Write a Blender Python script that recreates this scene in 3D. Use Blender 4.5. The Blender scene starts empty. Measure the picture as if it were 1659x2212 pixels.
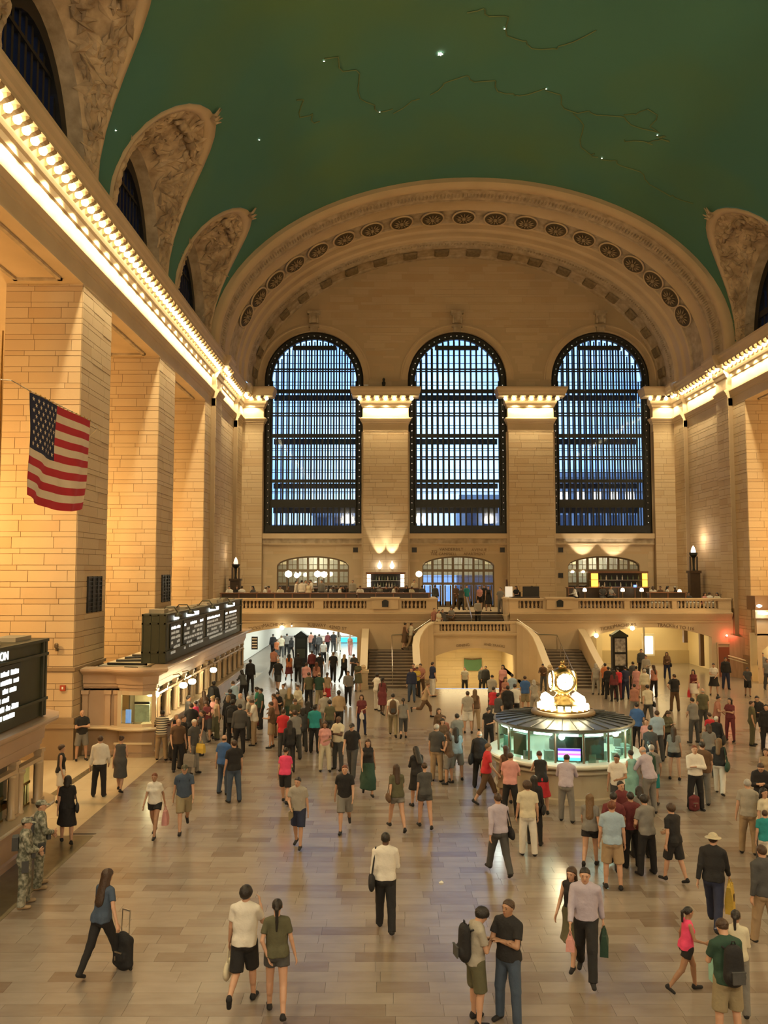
import bpy, math, random
import numpy as np
from mathutils import Vector, Matrix

C = bpy.context.scene.collection
PI = math.pi
rnd = random.Random(7)

# ------------------------------------------------------------------ camera
FPX, PITCH, CAMH = 1800.0, math.atan(125 / 1800.0), 6.9
cs, sn = math.cos(PITCH), math.sin(PITCH)
cam_data = bpy.data.cameras.new('camera')
cam_data.sensor_fit = 'VERTICAL'
cam_data.sensor_height = 24.0
cam_data.lens = FPX / 2212 * 24.0
cam_data.clip_end = 500
cam = bpy.data.objects.new('camera', cam_data)
cam.location = (0, 0, CAMH)
cam.rotation_euler = (PI / 2 + PITCH, 0, 0)
C.objects.link(cam)
bpy.context.scene.camera = cam


def P(px, py, Y):
    """world point seen at pixel (px,py) on the vertical plane at distance Y"""
    u, v = (px - 829.5) / FPX, (1106 - py) / FPX
    d = cs - v * sn
    return (Y * u / d, Y, CAMH + Y * (sn + v * cs) / d)


def G(px, py, z=0.0):
    """world point seen at pixel on the horizontal plane at height z"""
    u, v = (px - 829.5) / FPX, (1106 - py) / FPX
    d = cs - v * sn
    k = (sn + v * cs) / d
    Y = (z - CAMH) / k
    return (Y * u / d, Y, z)


def S(r, g, b):
    f = lambda c: (c / 255 / 12.92) if c / 255 <= 0.04045 else ((c / 255 + 0.055) / 1.055) ** 2.4
    return (f(r), f(g), f(b), 1.0)


# ------------------------------------------------------------------ world, lights, exposure
vs = bpy.context.scene.view_settings
vs.view_transform = 'Standard'
vs.look = 'None'
vs.gamma = 1.0
vs.use_curve_mapping = False
vs.exposure = 0.27
bpy.context.scene.cycles.use_denoising = True
bpy.context.scene.cycles.use_adaptive_sampling = True
bpy.context.scene.cycles.adaptive_threshold = 0.06
bpy.context.scene.cycles.max_bounces = 5
bpy.context.scene.cycles.diffuse_bounces = 3
bpy.context.scene.cycles.transparent_max_bounces = 12
bpy.context.scene.cycles.sample_clamp_indirect = 4.0
bpy.context.scene.cycles.caustics_reflective = False
bpy.context.scene.cycles.caustics_refractive = False

world = bpy.data.worlds.new('dusk_sky')
bpy.context.scene.world = world
world.use_nodes = True
wn = world.node_tree
wn.nodes.clear()
wo = wn.nodes.new('ShaderNodeOutputWorld')
wb = wn.nodes.new('ShaderNodeBackground')
wt = wn.nodes.new('ShaderNodeTexCoord')
wz = wn.nodes.new('ShaderNodeTexNoise')
wr = wn.nodes.new('ShaderNodeValToRGB')
wz.inputs['Scale'].default_value = 5.0
wz.inputs['Detail'].default_value = 3.0
wr.color_ramp.elements[0].position = 0.32
wr.color_ramp.elements[0].color = (0.10, 0.27, 0.80, 1)
wr.color_ramp.elements[1].position = 0.58
wr.color_ramp.elements[1].color = (0.36, 0.62, 1.0, 1)
wb.inputs['Strength'].default_value = 2.3
wn.links.new(wt.outputs['Generated'], wz.inputs['Vector'])
wn.links.new(wz.outputs['Fac'], wr.inputs['Fac'])
wn.links.new(wr.outputs['Color'], wb.inputs['Color'])
wn.links.new(wb.outputs['Background'], wo.inputs['Surface'])

WARM = (1.0, 0.79, 0.45)
WARM2 = (1.0, 0.60, 0.22)
LK = 1.0


def lamp(kind, loc, power, col=WARM, size=0.1, rot=None, size_y=None, spot=None, name='lamp_light'):
    d = bpy.data.lights.new(name, kind)
    d.energy = power * LK
    d.color = col
    if kind == 'AREA':
        d.shape = 'RECTANGLE'
        d.size = size
        d.size_y = size_y or size
    else:
        d.shadow_soft_size = size
    if spot:
        d.spot_size = spot
        d.spot_blend = 0.3
    o = bpy.data.objects.new(name, d)
    o.location = loc
    if rot:
        o.rotation_euler = rot
    C.objects.link(o)
    return o


# hall geometry
XL, XR, XC = -11.4, 23.0, 5.8
YF = 64.6          # window wall
YP = 52.5          # near end of the last piers
YB = 54.6          # front of the west balcony
DECK = 4.0
ZSOF, ZMOL, ZFR, ZBULB, ZCOR = 17.7, 18.5, 19.3, 20.2, 21.1
VA, VB_, VZ = 17.2, 11.1, 21.8      # vault half width, rise, springing

rad_ = math.radians
# cornice lamps: real lamps sitting in the coffers of the two long cornices
for y in np.arange(-9.0, 63.0, 1.24):
    lamp('SPOT', (XL + 0.56, y, ZBULB - 0.16), 340, WARM, 0.05, (0, 0, 0), spot=rad_(118))
    lamp('SPOT', (XR - 0.56, y, ZBULB - 0.16), 340, WARM, 0.05, (0, 0, 0), spot=rad_(118))
for xm in (0.13, 11.48):
    for dx in (-1.24, 0, 1.24):
        lamp('SPOT', (xm + dx, 64.0, ZBULB - 0.16), 460, WARM, 0.05, (0, 0, 0), spot=rad_(118))
for xm in (XL + 1.0, XR - 1.0):
    lamp('SPOT', (xm, 64.0, ZBULB - 0.16), 460, WARM, 0.05, (0, 0, 0), spot=rad_(118))
# chandeliers of the side aisles
for y in (17.0, 26.5, 37.0, 47.5):
    lamp('POINT', (XL - 4.6, y, 9.0), 1500, WARM2, 0.5)
    lamp('POINT', (XR + 4.6, y, 9.0), 1500, WARM2, 0.5)
for x in (-6.0, 5.8, 17.5):  # unseen fill lights added behind the camera to brighten arch, floor and crowd
    lamp('POINT', (x, -7.0, 15.0), 3300, (1.0, 0.84, 0.60), 1.0)
# passages under the balcony
lamp('AREA', (-5.5, 66, 3.35), 800, (0.92, 1.0, 0.9), 7, None, 14)
lamp('AREA', (-5.0, 84, 3.3), 600, (0.95, 1.0, 0.95), 7, None, 6)
lamp('AREA', (17.5, 60, 3.45), 330, (1.0, 0.82, 0.42), 7, None, 7)
lamp('AREA', (5.8, 57.0, 1.6), 190, (1.0, 0.80, 0.42), 4, None, 4)

# ------------------------------------------------------------------ materials
MATS = {}


def mat(name, col=(0.5, 0.5, 0.5, 1), rough=0.6, metal=0.0, emit=None, estr=0.0, var=0.0, nscale=3.0, namt=0.0,
        bump=0.0, bscale=20.0, spec=0.5, alpha=1.0, trans=0.0, col2=None, stretch=None, tint=None):
    if name in MATS:
        return MATS[name]
    m = bpy.data.materials.new(name)
    m.use_nodes = True
    nt = m.node_tree
    b = nt.nodes['Principled BSDF']
    b.inputs['Base Color'].default_value = col if len(col) == 4 else (*col, 1)
    b.inputs['Roughness'].default_value = rough
    b.inputs['Metallic'].default_value = metal
    b.inputs['Specular IOR Level'].default_value = spec
    if trans:
        b.inputs['Transmission Weight'].default_value = trans
    if alpha < 1:
        b.inputs['Alpha'].default_value = alpha
    if emit:
        b.inputs['Emission Color'].default_value = emit if len(emit) == 4 else (*emit, 1)
        b.inputs['Emission Strength'].default_value = estr
    src = None
    if namt or var or bump:
        tc = nt.nodes.new('ShaderNodeTexCoord')
        mp = nt.nodes.new('ShaderNodeMapping')
        geo = nt.nodes.new('ShaderNodeNewGeometry')
        nt.links.new(geo.outputs['Position'], mp.inputs['Vector'])
        if stretch:
            mp.inputs['Scale'].default_value = stretch
    if namt or var:
        mix = nt.nodes.new('ShaderNodeMix')
        mix.data_type = 'RGBA'
        c2 = col2 or (col[0] * 0.45, col[1] * 0.42, col[2] * 0.36, 1)
        mix.inputs['A'].default_value = col if len(col) == 4 else (*col, 1)
        mix.inputs['B'].default_value = c2
        add = nt.nodes.new('ShaderNodeMath')
        add.operation = 'ADD'
        add.use_clamp = True
        add.inputs[0].default_value = 0
        add.inputs[1].default_value = 0
        if namt:
            nz = nt.nodes.new('ShaderNodeTexNoise')
            nz.inputs['Scale'].default_value = nscale
            nz.inputs['Detail'].default_value = 5
            nt.links.new(mp.outputs['Vector'], nz.inputs['Vector'])
            ml = nt.nodes.new('ShaderNodeMapRange')
            ml.inputs[1].default_value = 0.35
            ml.inputs[2].default_value = 0.75
            ml.inputs[4].default_value = namt
            nt.links.new(nz.outputs['Fac'], ml.inputs[0])
            nt.links.new(ml.outputs[0], add.inputs[0])
        if var:
            oi = nt.nodes.new('ShaderNodeObjectInfo')
            ad2 = nt.nodes.new('ShaderNodeMath')
            ad2.operation = 'ADD'
            fr = nt.nodes.new('ShaderNodeMath')
            fr.operation = 'FRACT'
            pw = nt.nodes.new('ShaderNodeMath')
            pw.operation = 'POWER'
            pw.inputs[1].default_value = 2.2
            mv = nt.nodes.new('ShaderNodeMath')
            mv.operation = 'MULTIPLY'
            mv.inputs[1].default_value = var
            nt.links.new(oi.outputs['Random'], ad2.inputs[0])
            nt.links.new(geo.outputs['Random Per Island'], ad2.inputs[1])
            nt.links.new(ad2.outputs[0], fr.inputs[0])
            nt.links.new(fr.outputs[0], pw.inputs[0])
            nt.links.new(pw.outputs[0], mv.inputs[0])
            nt.links.new(mv.outputs[0], add.inputs[1])
        nt.links.new(add.outputs[0], mix.inputs['Factor'])
        nt.links.new(mix.outputs['Result'], b.inputs['Base Color'])
    if bump:
        nb = nt.nodes.new('ShaderNodeTexNoise')
        nb.inputs['Scale'].default_value = bscale
        nb.inputs['Detail'].default_value = 4
        nt.links.new(mp.outputs['Vector'], nb.inputs['Vector'])
        bp = nt.nodes.new('ShaderNodeBump')
        bp.inputs['Strength'].default_value = bump
        bp.inputs['Distance'].default_value = 0.05
        nt.links.new(nb.outputs['Fac'], bp.inputs['Height'])
        nt.links.new(bp.outputs['Normal'], b.inputs['Normal'])
    MATS[name] = m
    return m


STONE = mat('caen_stone', (0.56, 0.43, 0.265, 1), 0.75, var=0.38, nscale=0.7, namt=0.12, bump=0.15, bscale=9,
            col2=(0.42, 0.26, 0.12, 1))
FIELD = mat('stone_field', (0.50, 0.38, 0.23, 1), 0.8, nscale=.7, namt=.1)
STONEB = mat('stone_joint', (0.30, 0.21, 0.12, 1), 0.85, namt=0.2, nscale=1.5)
PLAIN = mat('plain_stone', (0.58, 0.44, 0.27, 1), 0.7, nscale=0.6, namt=0.25, bump=0.15, bscale=6)
CARVED = mat('carved_stone', (0.50, 0.40, 0.27, 1), 0.8, nscale=2.2, namt=0.7, bump=0.9, bscale=3.2)
CARVED2 = mat('carved_shell', (0.60, 0.46, 0.29, 1), 0.8, nscale=1.3, namt=0.9, bump=1.0, bscale=2.0,
              col2=(0.20, 0.13, 0.07, 1))
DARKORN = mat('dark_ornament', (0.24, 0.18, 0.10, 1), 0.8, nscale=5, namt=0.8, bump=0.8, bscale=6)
TILE = mat('marble_tile', (0.29, 0.245, 0.20, 1), 0.22, var=0.75, nscale=2.5, namt=0.35, spec=0.75,
           col2=(0.17, 0.12, 0.085, 1), stretch=(0.6, 1.8, 1))
TILEF = mat('far_marble', (0.28, 0.225, 0.17, 1), 0.22, var=0.08, nscale=0.5, namt=0.1, spec=0.75)
TILEB = mat('floor_bed', (0.24, 0.195, 0.155, 1), 0.3, nscale=1, namt=0.3)
TILEL = mat('pale_border_marble', (0.62, 0.52, 0.36, 1), 0.22, nscale=1.2, namt=0.25, stretch=(1.5, 0.3, 1))
TILED = mat('dark_border_and_shadow', (0.17, 0.14, 0.085, 1), 0.25, nscale=3, namt=0.4)
BRONZE = mat('dark_bronze', (0.030, 0.030, 0.026, 1), 0.45, 0.6, nscale=6, namt=0.3)
BRONZEL = mat('frame_bronze', (0.16, 0.115, 0.065, 1), 0.45, 0.4)
BOARD = mat('board_metal', (0.060, 0.062, 0.036, 1), 0.5, 0.4, nscale=3, namt=0.3)
BOARDD = mat('board_dark', (0.022, 0.024, 0.017, 1), 0.45, 0.3)
BLACK = mat('black', (0.012, 0.011, 0.010, 1), 0.5)
BRASS = mat('brass', (0.42, 0.30, 0.12, 1), 0.3, 1.0)
WHITE_E = mat('white_lit', (1, 1, 1, 1), 0.5, emit=(1, 0.97, 0.88), estr=7)
COOL_E = mat('cool_tube', (1, 1, 1, 1), 0.5, emit=(0.82, 1, 0.94), estr=9)
BULB_E = mat('bulb_glow', (1, 1, 1, 1), 0.5, emit=(1, 0.84, 0.48), estr=13)
GLOBE_E = mat('globe_glow', (1, 1, 1, 1), 0.5, emit=(1, 0.86, 0.55), estr=9)
OPAL_E = mat('clock_opal', (1, 1, 1, 1), 0.4, emit=(1, 0.88, 0.5), estr=2.6)
AMBER_E = mat('amber_panel', (1, 0.6, 0.15, 1), 0.5, emit=(1, 0.42, 0.05), estr=2.2)
TEXT_E = mat('board_text', (1, 1, 1, 1), 0.5, emit=(0.93, 1, 0.95), estr=1.6)
TEXT_D = mat('board_text_dim', (0.6, 0.62, 0.6, 1), 0.5, emit=(0.75, 0.8, 0.74), estr=0.15)
RED_E = mat('red_beacon', (1, 0.1, 0.1, 1), 0.5, emit=(1, 0.12, 0.10), estr=12)
WOOD = mat('brown_wood', (0.20, 0.085, 0.035, 1), 0.45, nscale=4, namt=0.4, stretch=(4, 4, 0.6))
DWOOD = mat('dark_wood', (0.05, 0.028, 0.014, 1), 0.4, nscale=4, namt=0.4)
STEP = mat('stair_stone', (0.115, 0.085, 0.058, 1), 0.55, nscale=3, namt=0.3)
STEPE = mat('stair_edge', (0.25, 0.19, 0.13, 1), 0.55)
METALR = mat('roof_metal', (0.20, 0.21, 0.18, 1), 0.32, 0.7, nscale=2, namt=0.3)
STEEL = mat('steel', (0.55, 0.53, 0.48, 1), 0.3, 1.0)
LINEN = mat('white_linen', (0.78, 0.74, 0.64, 1), 0.8)
PAPER = mat('paper', (0.75, 0.73, 0.66, 1), 0.8)


def glass_mat(name, tint, t=0.85, rough=0.05):
    m = bpy.data.materials.new(name)
    m.use_nodes = True
    nt = m.node_tree
    nt.nodes.clear()
    o = nt.nodes.new('ShaderNodeOutputMaterial')
    a = nt.nodes.new('ShaderNodeBsdfTransparent')
    g = nt.nodes.new('ShaderNodeBsdfGlossy')
    g.inputs['Roughness'].default_value = rough
    g.inputs['Color'].default_value = (0.9, 0.95, 1, 1)
    a.inputs['Color'].default_value = tint
    mx = nt.nodes.new('ShaderNodeMixShader')
    mx.inputs[0].default_value = 1 - t
    nt.links.new(a.outputs[0], mx.inputs[1])
    nt.links.new(g.outputs[0], mx.inputs[2])
    nt.links.new(mx.outputs[0], o.inputs['Surface'])
    MATS[name] = m
    return m


WGLASS = glass_mat('window_glass', (0.97, 0.99, 1, 1), 0.985)
DGLASS = glass_mat('dim_glass', (0.62, 0.66, 0.72, 1), 0.88)
BGLASS = glass_mat('booth_glass', (0.78, 0.92, 0.86, 1), 0.92)


# ------------------------------------------------------------------ mesh helpers
class MB:
    def __init__(s):
        s.v, s.f, s.m = [], [], []

    def add(s, vs_, fs, mi=0):
        n = len(s.v)
        s.v += [tuple(v) for v in vs_]
        s.f += [tuple(i + n for i in f) for f in fs]
        s.m += [mi] * len(fs)
        return s

    def box(s, x0, x1, y0, y1, z0, z1, mi=0):
        return s.add([(x0, y0, z0), (x1, y0, z0), (x1, y1, z0), (x0, y1, z0), (x0, y0, z1), (x1, y0, z1), (x1, y1, z1), (x0, y1, z1)],
                     [(0, 3, 2, 1), (4, 5, 6, 7), (0, 1, 5, 4), (1, 2, 6, 5), (2, 3, 7, 6), (3, 0, 4, 7)], mi)

    def quad(s, a, b, c, d, mi=0):
        return s.add([a, b, c, d], [(0, 1, 2, 3)], mi)

    def ring(s, rings, closed=True, cap=True, mi=0):
        """list of rings (same count) -> skin"""
        n = len(rings[0])
        base = len(s.v)
        for r in rings:
            s.v += [tuple(p) for p in r]
        for i in range(len(rings) - 1):
            for j in range(n if closed else n - 1):
                a = base + i * n + j
                b = base + i * n + (j + 1) % n
                s.f.append((a, b, b + n, a + n))
                s.m.append(mi)
        if cap and closed:
            s.f.append(tuple(base + j for j in reversed(range(n))))
            s.f.append(tuple(base + (len(rings) - 1) * n + j for j in range(n)))
            s.m += [mi, mi]
        return s

    def lathe(s, c, prof, n=24, mi=0, a0=0, a1=2 * PI):
        full = abs(a1 - a0 - 2 * PI) < 1e-6
        k = n if full else n + 1
        rings = [[(c[0] + r * math.cos(a0 + (a1 - a0) * j / n), c[1] + r * math.sin(a0 + (a1 - a0) * j / n), c[2] + z) for j in range(k)] for r, z in prof]
        return s.ring(rings, full, full, mi)

    def tube(s, pts, r, n=6, mi=0):
        pts = [Vector(p) for p in pts]
        rings = []
        for i, p in enumerate(pts):
            d = (pts[min(i + 1, len(pts) - 1)] - pts[max(i - 1, 0)]).normalized()
            up = Vector((0, 0, 1)) if abs(d.z) < 0.9 else Vector((0, 1, 0))
            a = d.cross(up).normalized()
            b = a.cross(d)
            rr = r[i] if isinstance(r, (list, tuple)) else r
            rings.append([p + a * rr * math.cos(2 * PI * j / n) + b * rr * math.sin(2 * PI * j / n) for j in range(n)])
        return s.ring(rings, True, True, mi)

    def sweep(s, prof, path, mi=0, closed=False):
        """prof: list of (out, z) ; path: list of (x,y,nx,ny) plan points with outward normal"""
        rings = [[(x + nx * o, y + ny * o, z) for o, z in prof] for x, y, nx, ny in path]
        return s.ring(rings, closed, False, mi)

    def build(s, name, mats, parent=None, smooth=False, kind=None):
        me = bpy.data.meshes.new(name)
        me.from_pydata(s.v, [], s.f)
        for m in (mats if isinstance(mats, (list, tuple)) else [mats]):
            me.materials.append(m)
        if len(me.polygons):
            me.polygons.foreach_set('material_index', s.m)
            if smooth:
                me.polygons.foreach_set('use_smooth', [True] * len(s.f))
        me.update()
        return link(name, me, parent, kind)


def link(name, me, parent=None, kind=None, loc=None):
    o = bpy.data.objects.new(name, me)
    C.objects.link(o)
    if parent is not None:
        o.parent = parent
    if loc is not None:
        o.location = loc
    if kind:
        o['kind'] = kind
    return o


def smooth_by_angle(o, deg=40):
    o.data.polygons.foreach_set('use_smooth', [True] * len(o.data.polygons))
    try:
        o.data.set_sharp_from_angle(angle=math.radians(deg))
    except Exception:
        pass
    return o


def thing(name, label, cat, loc=(0, 0, 0), rz=0.0, group=None, kind=None):
    o = bpy.data.objects.new(name, None)
    o.empty_display_size = 0.1
    C.objects.link(o)
    o.location = loc
    o.rotation_euler = (0, 0, rz)
    o['label'] = label
    o['category'] = cat
    if group:
        o['group'] = group
    if kind:
        o['kind'] = kind
    return o


def tag(o, label, cat, group=None, kind=None):
    o['label'] = label
    o['category'] = cat
    if group:
        o['group'] = group
    if kind:
        o['kind'] = kind
    return o


UNIT = {}


def unit_box(m):
    if m.name not in UNIT:
        b = MB().box(-0.5, 0.5, -0.5, 0.5, -0.5, 0.5)
        me = bpy.data.meshes.new('unit_' + m.name)
        me.from_pydata(b.v, [], b.f)
        me.materials.append(m)
        UNIT[m.name] = me
    return UNIT[m.name]


def ubox(name, m, x0, x1, y0, y1, z0, z1, parent=None):
    o = link(name, unit_box(m), parent)
    o.location = ((x0 + x1) / 2, (y0 + y1) / 2, (z0 + z1) / 2)
    o.scale = (x1 - x0, y1 - y0, z1 - z0)
    return o


def text(name, body, size, loc, rot, m, parent=None, ext=0.004, align='CENTER', sx=1.0):
    cu = bpy.data.curves.new(name, 'FONT')
    cu.body = body
    cu.size = size
    cu.extrude = ext
    cu.align_x = align
    cu.align_y = 'CENTER'
    cu.materials.append(m)
    o = bpy.data.objects.new(name, cu)
    C.objects.link(o)
    o.location = loc
    o.rotation_euler = rot
    o.scale = (sx, 1, 1)
    if parent is not None:
        o.parent = parent
    return o


def wall_strips(mb, xs, zlo, zhi, openings, y0, y1, mi=0):
    """wall in the XZ plane at y0 (front) to y1 (back, only as reveal depth); openings: (xa,xb,zb(x),zt(x))"""
    for i in range(len(xs) - 1):
        a, b = xs[i], xs[i + 1]
        m = (a + b) / 2
        segs = [(zlo(a), zlo(b))]
        for (xa, xb, zb, zt) in sorted([o for o in openings if o[0] - 1e-6 <= a and b <= o[1] + 1e-6], key=lambda o: o[2](m)):
            segs += [(zb(a), zb(b)), (zt(a), zt(b))]
            mb.quad((a, y0, zt(a)), (b, y0, zt(b)), (b, y1, zt(b)), (a, y1, zt(a)), mi)
            mb.quad((a, y0, zb(a)), (a, y1, zb(a)), (b, y1, zb(b)), (b, y0, zb(b)), mi)
        segs.append((zhi(a), zhi(b)))
        for k in range(0, len(segs), 2):
            (l0, l1), (h0, h1) = segs[k], segs[k + 1]
            if h0 - l0 > 1e-4 or h1 - l1 > 1e-4:
                mb.quad((a, y0, l0), (b, y0, l1), (b, y0, h1), (a, y0, h0), mi)
    for (xa, xb, zb, zt) in openings:
        for x in (xa, xb):
            mb.quad((x, y0, zb(x)), (x, y1, zb(x)), (x, y1, zt(x)), (x, y0, zt(x)), mi)


def blocks(parent, axis, fixed, a0, a1, z0, z1, m, nparts=300, test=None, L=1.25, out=0.02, sign=1, seed=0, hs=(0.42, 0.2), name='stone_block'):
    """courses of stones on a plane. axis 'x': face at y=fixed running along x; 'y': face at x=fixed running along y. sign: outward direction"""
    r = random.Random(seed)
    gap = 0.010
    items = []
    z, k = z0, 0
    while z < z1 - 0.05:
        h = hs[k % len(hs)]
        h = min(h, z1 - z)
        a = a0
        first = L * (0.35 + 0.5 * r.random())
        while a < a1 - 0.02:
            l = first if a == a0 else L * (0.75 + 0.5 * r.random())
            b = min(a + l, a1)
            if a1 - b < 0.3:
                b = a1
            if test is None or (test(a, z) and test(b, z) and test(a, z + h) and test(b, z + h) and test((a + b) / 2, z + h) and test((a + b) / 2, z)):
                items.append((a + gap, b - gap, z + gap, z + h - gap))
            a = b
        z += h
        k += 1
    mb = MB()
    for i, (a, b, lo, hi) in enumerate(items):
        t = out * (0.8 + 0.5 * r.random())
        f0, f1 = sorted((fixed - sign * 0.01, fixed + sign * t))
        if i < nparts:
            if axis == 'x':
                ubox(name, m, a, b, f0, f1, lo, hi, parent)
            else:
                ubox(name, m, f0, f1, a, b, lo, hi, parent)
        else:
            if axis == 'x':
                mb.box(a, b, f0, f1, lo, hi)
            else:
                mb.box(f0, f1, a, b, lo, hi)
    if mb.f:
        mb.build('stone_courses', m, parent, kind='stuff')
    return len(items)

# ================================================================== FLOOR
floor = tag(MB().box(-30, 36, -14, 49.2, -0.3, -0.03).box(-30, 3.0, 49.2, 92, -0.3, -0.03).box(8.6, 36, 49.2, 92, -0.3, -0.03)
            .box(3.0, 8.6, 66, 92, -0.3, -0.03).build('floor', TILEB), 'glossy beige and pink marble floor of staggered slabs across the hall', 'floor', kind='structure')
TX, TY = 0.92, 0.36
tl = []
r_ = random.Random(3)
y, row = 10.9, 0
while y < 78:
    x = -30 + (row % 2) * 0.46 + r_.uniform(-0.1, 0.1)
    while x < 34:
        w = TX * (0.72 + 0.56 * r_.random())
        xb, yb = x + w, y + TY
        x_in = -7.55 if y < 22.2 else -8.2
        hole = xb > 3.0 and x < 8.6 and yb > 49.2 and y < 66
        if not hole and xb > x_in:
            s_ = FPX / max(y, 1)
            pxl, pxr = 829.5 + x * s_, 829.5 + xb * s_
            if pxr > -60 and pxl < 2500 and x < 33:
                tl.append((max(x, x_in), xb, y, yb))
        x = xb
    y += TY
    row += 1
tl.sort(key=lambda t: t[2])
seen = [t for t in tl if t[2] > 13.0 and 829.5 + t[0] * FPX / t[2] < 1680]
near = [t for t in tl if not (t[2] > 13.0 and 829.5 + t[0] * FPX / t[2] < 1680)]
# the 300 slabs that show largest are parts
parts_ = seen[:300]
for (a, b, c, d) in parts_:
    ubox('floor_slab', TILE, a + 0.002, b - 0.002, c + 0.002, d - 0.002, -0.06, rnd.uniform(-0.0015, 0), floor)
mb, mf = MB(), MB()
for (a, b, c, d) in seen[300:] + near:
    n = len(mb.v)
    e_ = .002 if c < 28 else .0008
    (mb if c < 37 else mf).add([(a + e_, c + e_, -0.0), (b - e_, c + e_, -0.0), (b - e_, d - e_, -0.0), (a + e_, d - e_, -0.0),
            (a + e_, c + e_, -0.05), (b - e_, c + e_, -0.05), (b - e_, d - e_, -0.05), (a + e_, d - e_, -0.05)],
           [(0, 1, 2, 3), (4, 5, 1, 0), (5, 6, 2, 1), (6, 7, 3, 2), (7, 4, 0, 3)])
mb.build('floor_slabs', TILE, floor, kind='stuff')
mf.build('distant_floor_slabs', TILEF, floor, kind='stuff')
# pale border at the left wall, dark border and shadow beside the near booth
mb = MB()
yy = 22.2
while yy < 56:
    mb.box(-10.05, -8.2, yy + .004, yy + 1.5 - .004, -0.06, 0)
    yy += 1.5
mb.build('pale_border', TILEL, floor, kind='stuff')
MB().box(-30, -10.3, 22.2, 31.5, -0.06, 0.0).box(-30, -11.4, 31.5, 56, -0.06, 0).build('aisle_floor', TILEL, floor)
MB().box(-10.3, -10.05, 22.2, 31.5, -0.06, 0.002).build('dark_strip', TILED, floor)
MB().box(-11.4, -7.55, 4, 22.2, -0.06, 0.004).build('booth_border_shadow', TILED, floor)  # darker stone border, with the shadow at the booth's foot painted into its colour
# ramp that drops away below the central arch
rm = MB()
rm.quad((3.0, 49.2, 0.0), (8.6, 49.2, 0.0), (8.6, 60.5, -2.1), (3.0, 60.5, -2.1))
rm.quad((3.0, 60.5, -2.1), (8.6, 60.5, -2.1), (8.6, 61.6, -2.1), (3.0, 61.6, -2.1))
rm.build('ramp', TILEL, floor)

# ================================================================== SIDE WALLS: piers with courses
def side_wall(side):
    sgn = 1 if side == 'left' else -1
    X0 = XL if side == 'left' else XR
    root = thing('wall_' + side, 'tall pale stone piers of the %s side of the hall' % side, 'wall', kind='structure')
    spans = [(-14, -8.5), (-1.5, 2.0), (9.5, 13.0), (20.2, 23.6), (30.9, 34.2), (41.7, 44.8), (YP, YF + 0.6)]
    for i, (ya, yb) in enumerate(spans):
        if side == 'right' and i < 3:
            pass
        xo = X0 - sgn * 2.9
        lo, hi = sorted((X0, xo))
        pm = MB()
        if side == 'right' and i == 6:
            # opening below: hall face only above the aisle arch, low mass kept solid
            pm.box(lo, hi, ya, yb, -0.03, ZSOF)
        else:
            pm.box(lo, hi, ya, yb, -0.03, ZSOF)
        # plinth mouldings
        e = 0.10
        pm.box(lo - e, hi + e, ya - e, yb + (0 if i == 6 else e), -0.03, 1.15)
        pm.box(lo - e - .06, hi + e + .06, ya - e - .06, yb + (0 if i == 6 else e), 1.15, 1.28)
        pm.box(lo - e, hi + e, ya - e, yb + (0 if i == 6 else e), 1.28, 1.5)
        pm.box(lo - .08, hi + .08, ya - .08, yb + (0 if i == 6 else .08), 3.2, 3.32) if i == 4 else None
        pier = pm.build('pier', STONEB, root)
        vis = (side == 'left' and i >= 3) or (side == 'right' and i == 6)
        if vis:
            n1 = 170 if (side == 'left' and i in (4, 5)) else 0
            n2 = 130 if n1 else 0
            if i == 6:
                n1, n2 = 60, 120
            blocks(pier, 'x', ya, lo, hi, 1.5, ZSOF, STONE, n1, sign=-1, seed=i * 3 + (5 if side == 'right' else 0), L=1.35)
            blocks(pier, 'y', X0, ya, yb, 1.5, ZSOF, STONE, n2, sign=sgn, seed=i * 7 + 1, L=1.5)
        # dark vent grille high on the hall face
        if side == 'left' and i in (4, 5):
            yc = (ya + yb) / 2 + 0.25
            g = MB().box(X0 - .02, X0 + 0.05, yc - 0.78, yc + 0.78, 5.25, 6.65).build('vent_grille', BLACK, root)
            fr = MB()
            for k in range(9):
                z = 5.3 + k * 0.16
                fr.box(X0 + .05, X0 + .08, yc - .78, yc + .78, z, z + .04)
            for k in (-.78, -.27, .27, .74):
                fr.box(X0 + .05, X0 + .09, yc + k, yc + k + .05, 5.25, 6.65)
            fr.build('grille_bars', BRONZE, g)
    # soffits over the openings with a sunk moulded panel
    xs_ = sorted((X0, X0 - sgn * 2.9))
    for (a, b) in ((-8.5, -1.5), (2.0, 9.5), (13.0, 20.2), (23.6, 30.9), (34.2, 41.7), (44.8, YP)):
        sm = MB().box(xs_[0], xs_[1], a, b, ZSOF, ZSOF + .4)
        sm.build('soffit', PLAIN, root)
        pn = MB()
        x0, x1 = xs_[0] + .55, xs_[1] - .55
        for (u0, u1, v0, v1) in ((x0, x1, a + .6, a + .75), (x0, x1, b - .75, b - .6), (x0, x0 + .15, a + .6, b - .6), (x1 - .15, x1, a + .6, b - .6)):
            pn.box(u0, u1, v0, v1, ZSOF - .09, ZSOF + .01)
        pn.build('panel_moulding', CARVED, root)
    # aisle behind the piers
    xa, xb = sorted((X0 - sgn * 13, X0 - sgn * 2.9))
    am = MB().box(xa, xb, -14, YF, ZSOF + .1, ZSOF + .4)
    am.box(*(sorted((X0 - sgn * 13, X0 - sgn * 13.3))), -14, YF, 0, ZSOF + .4)
    am.box(xa, xb, YF - .3, YF, 0, ZSOF + .4)
    am.build('aisle_wall', PLAIN, root)
    return root


wall_left = side_wall('left')
wall_right = side_wall('right')
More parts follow.
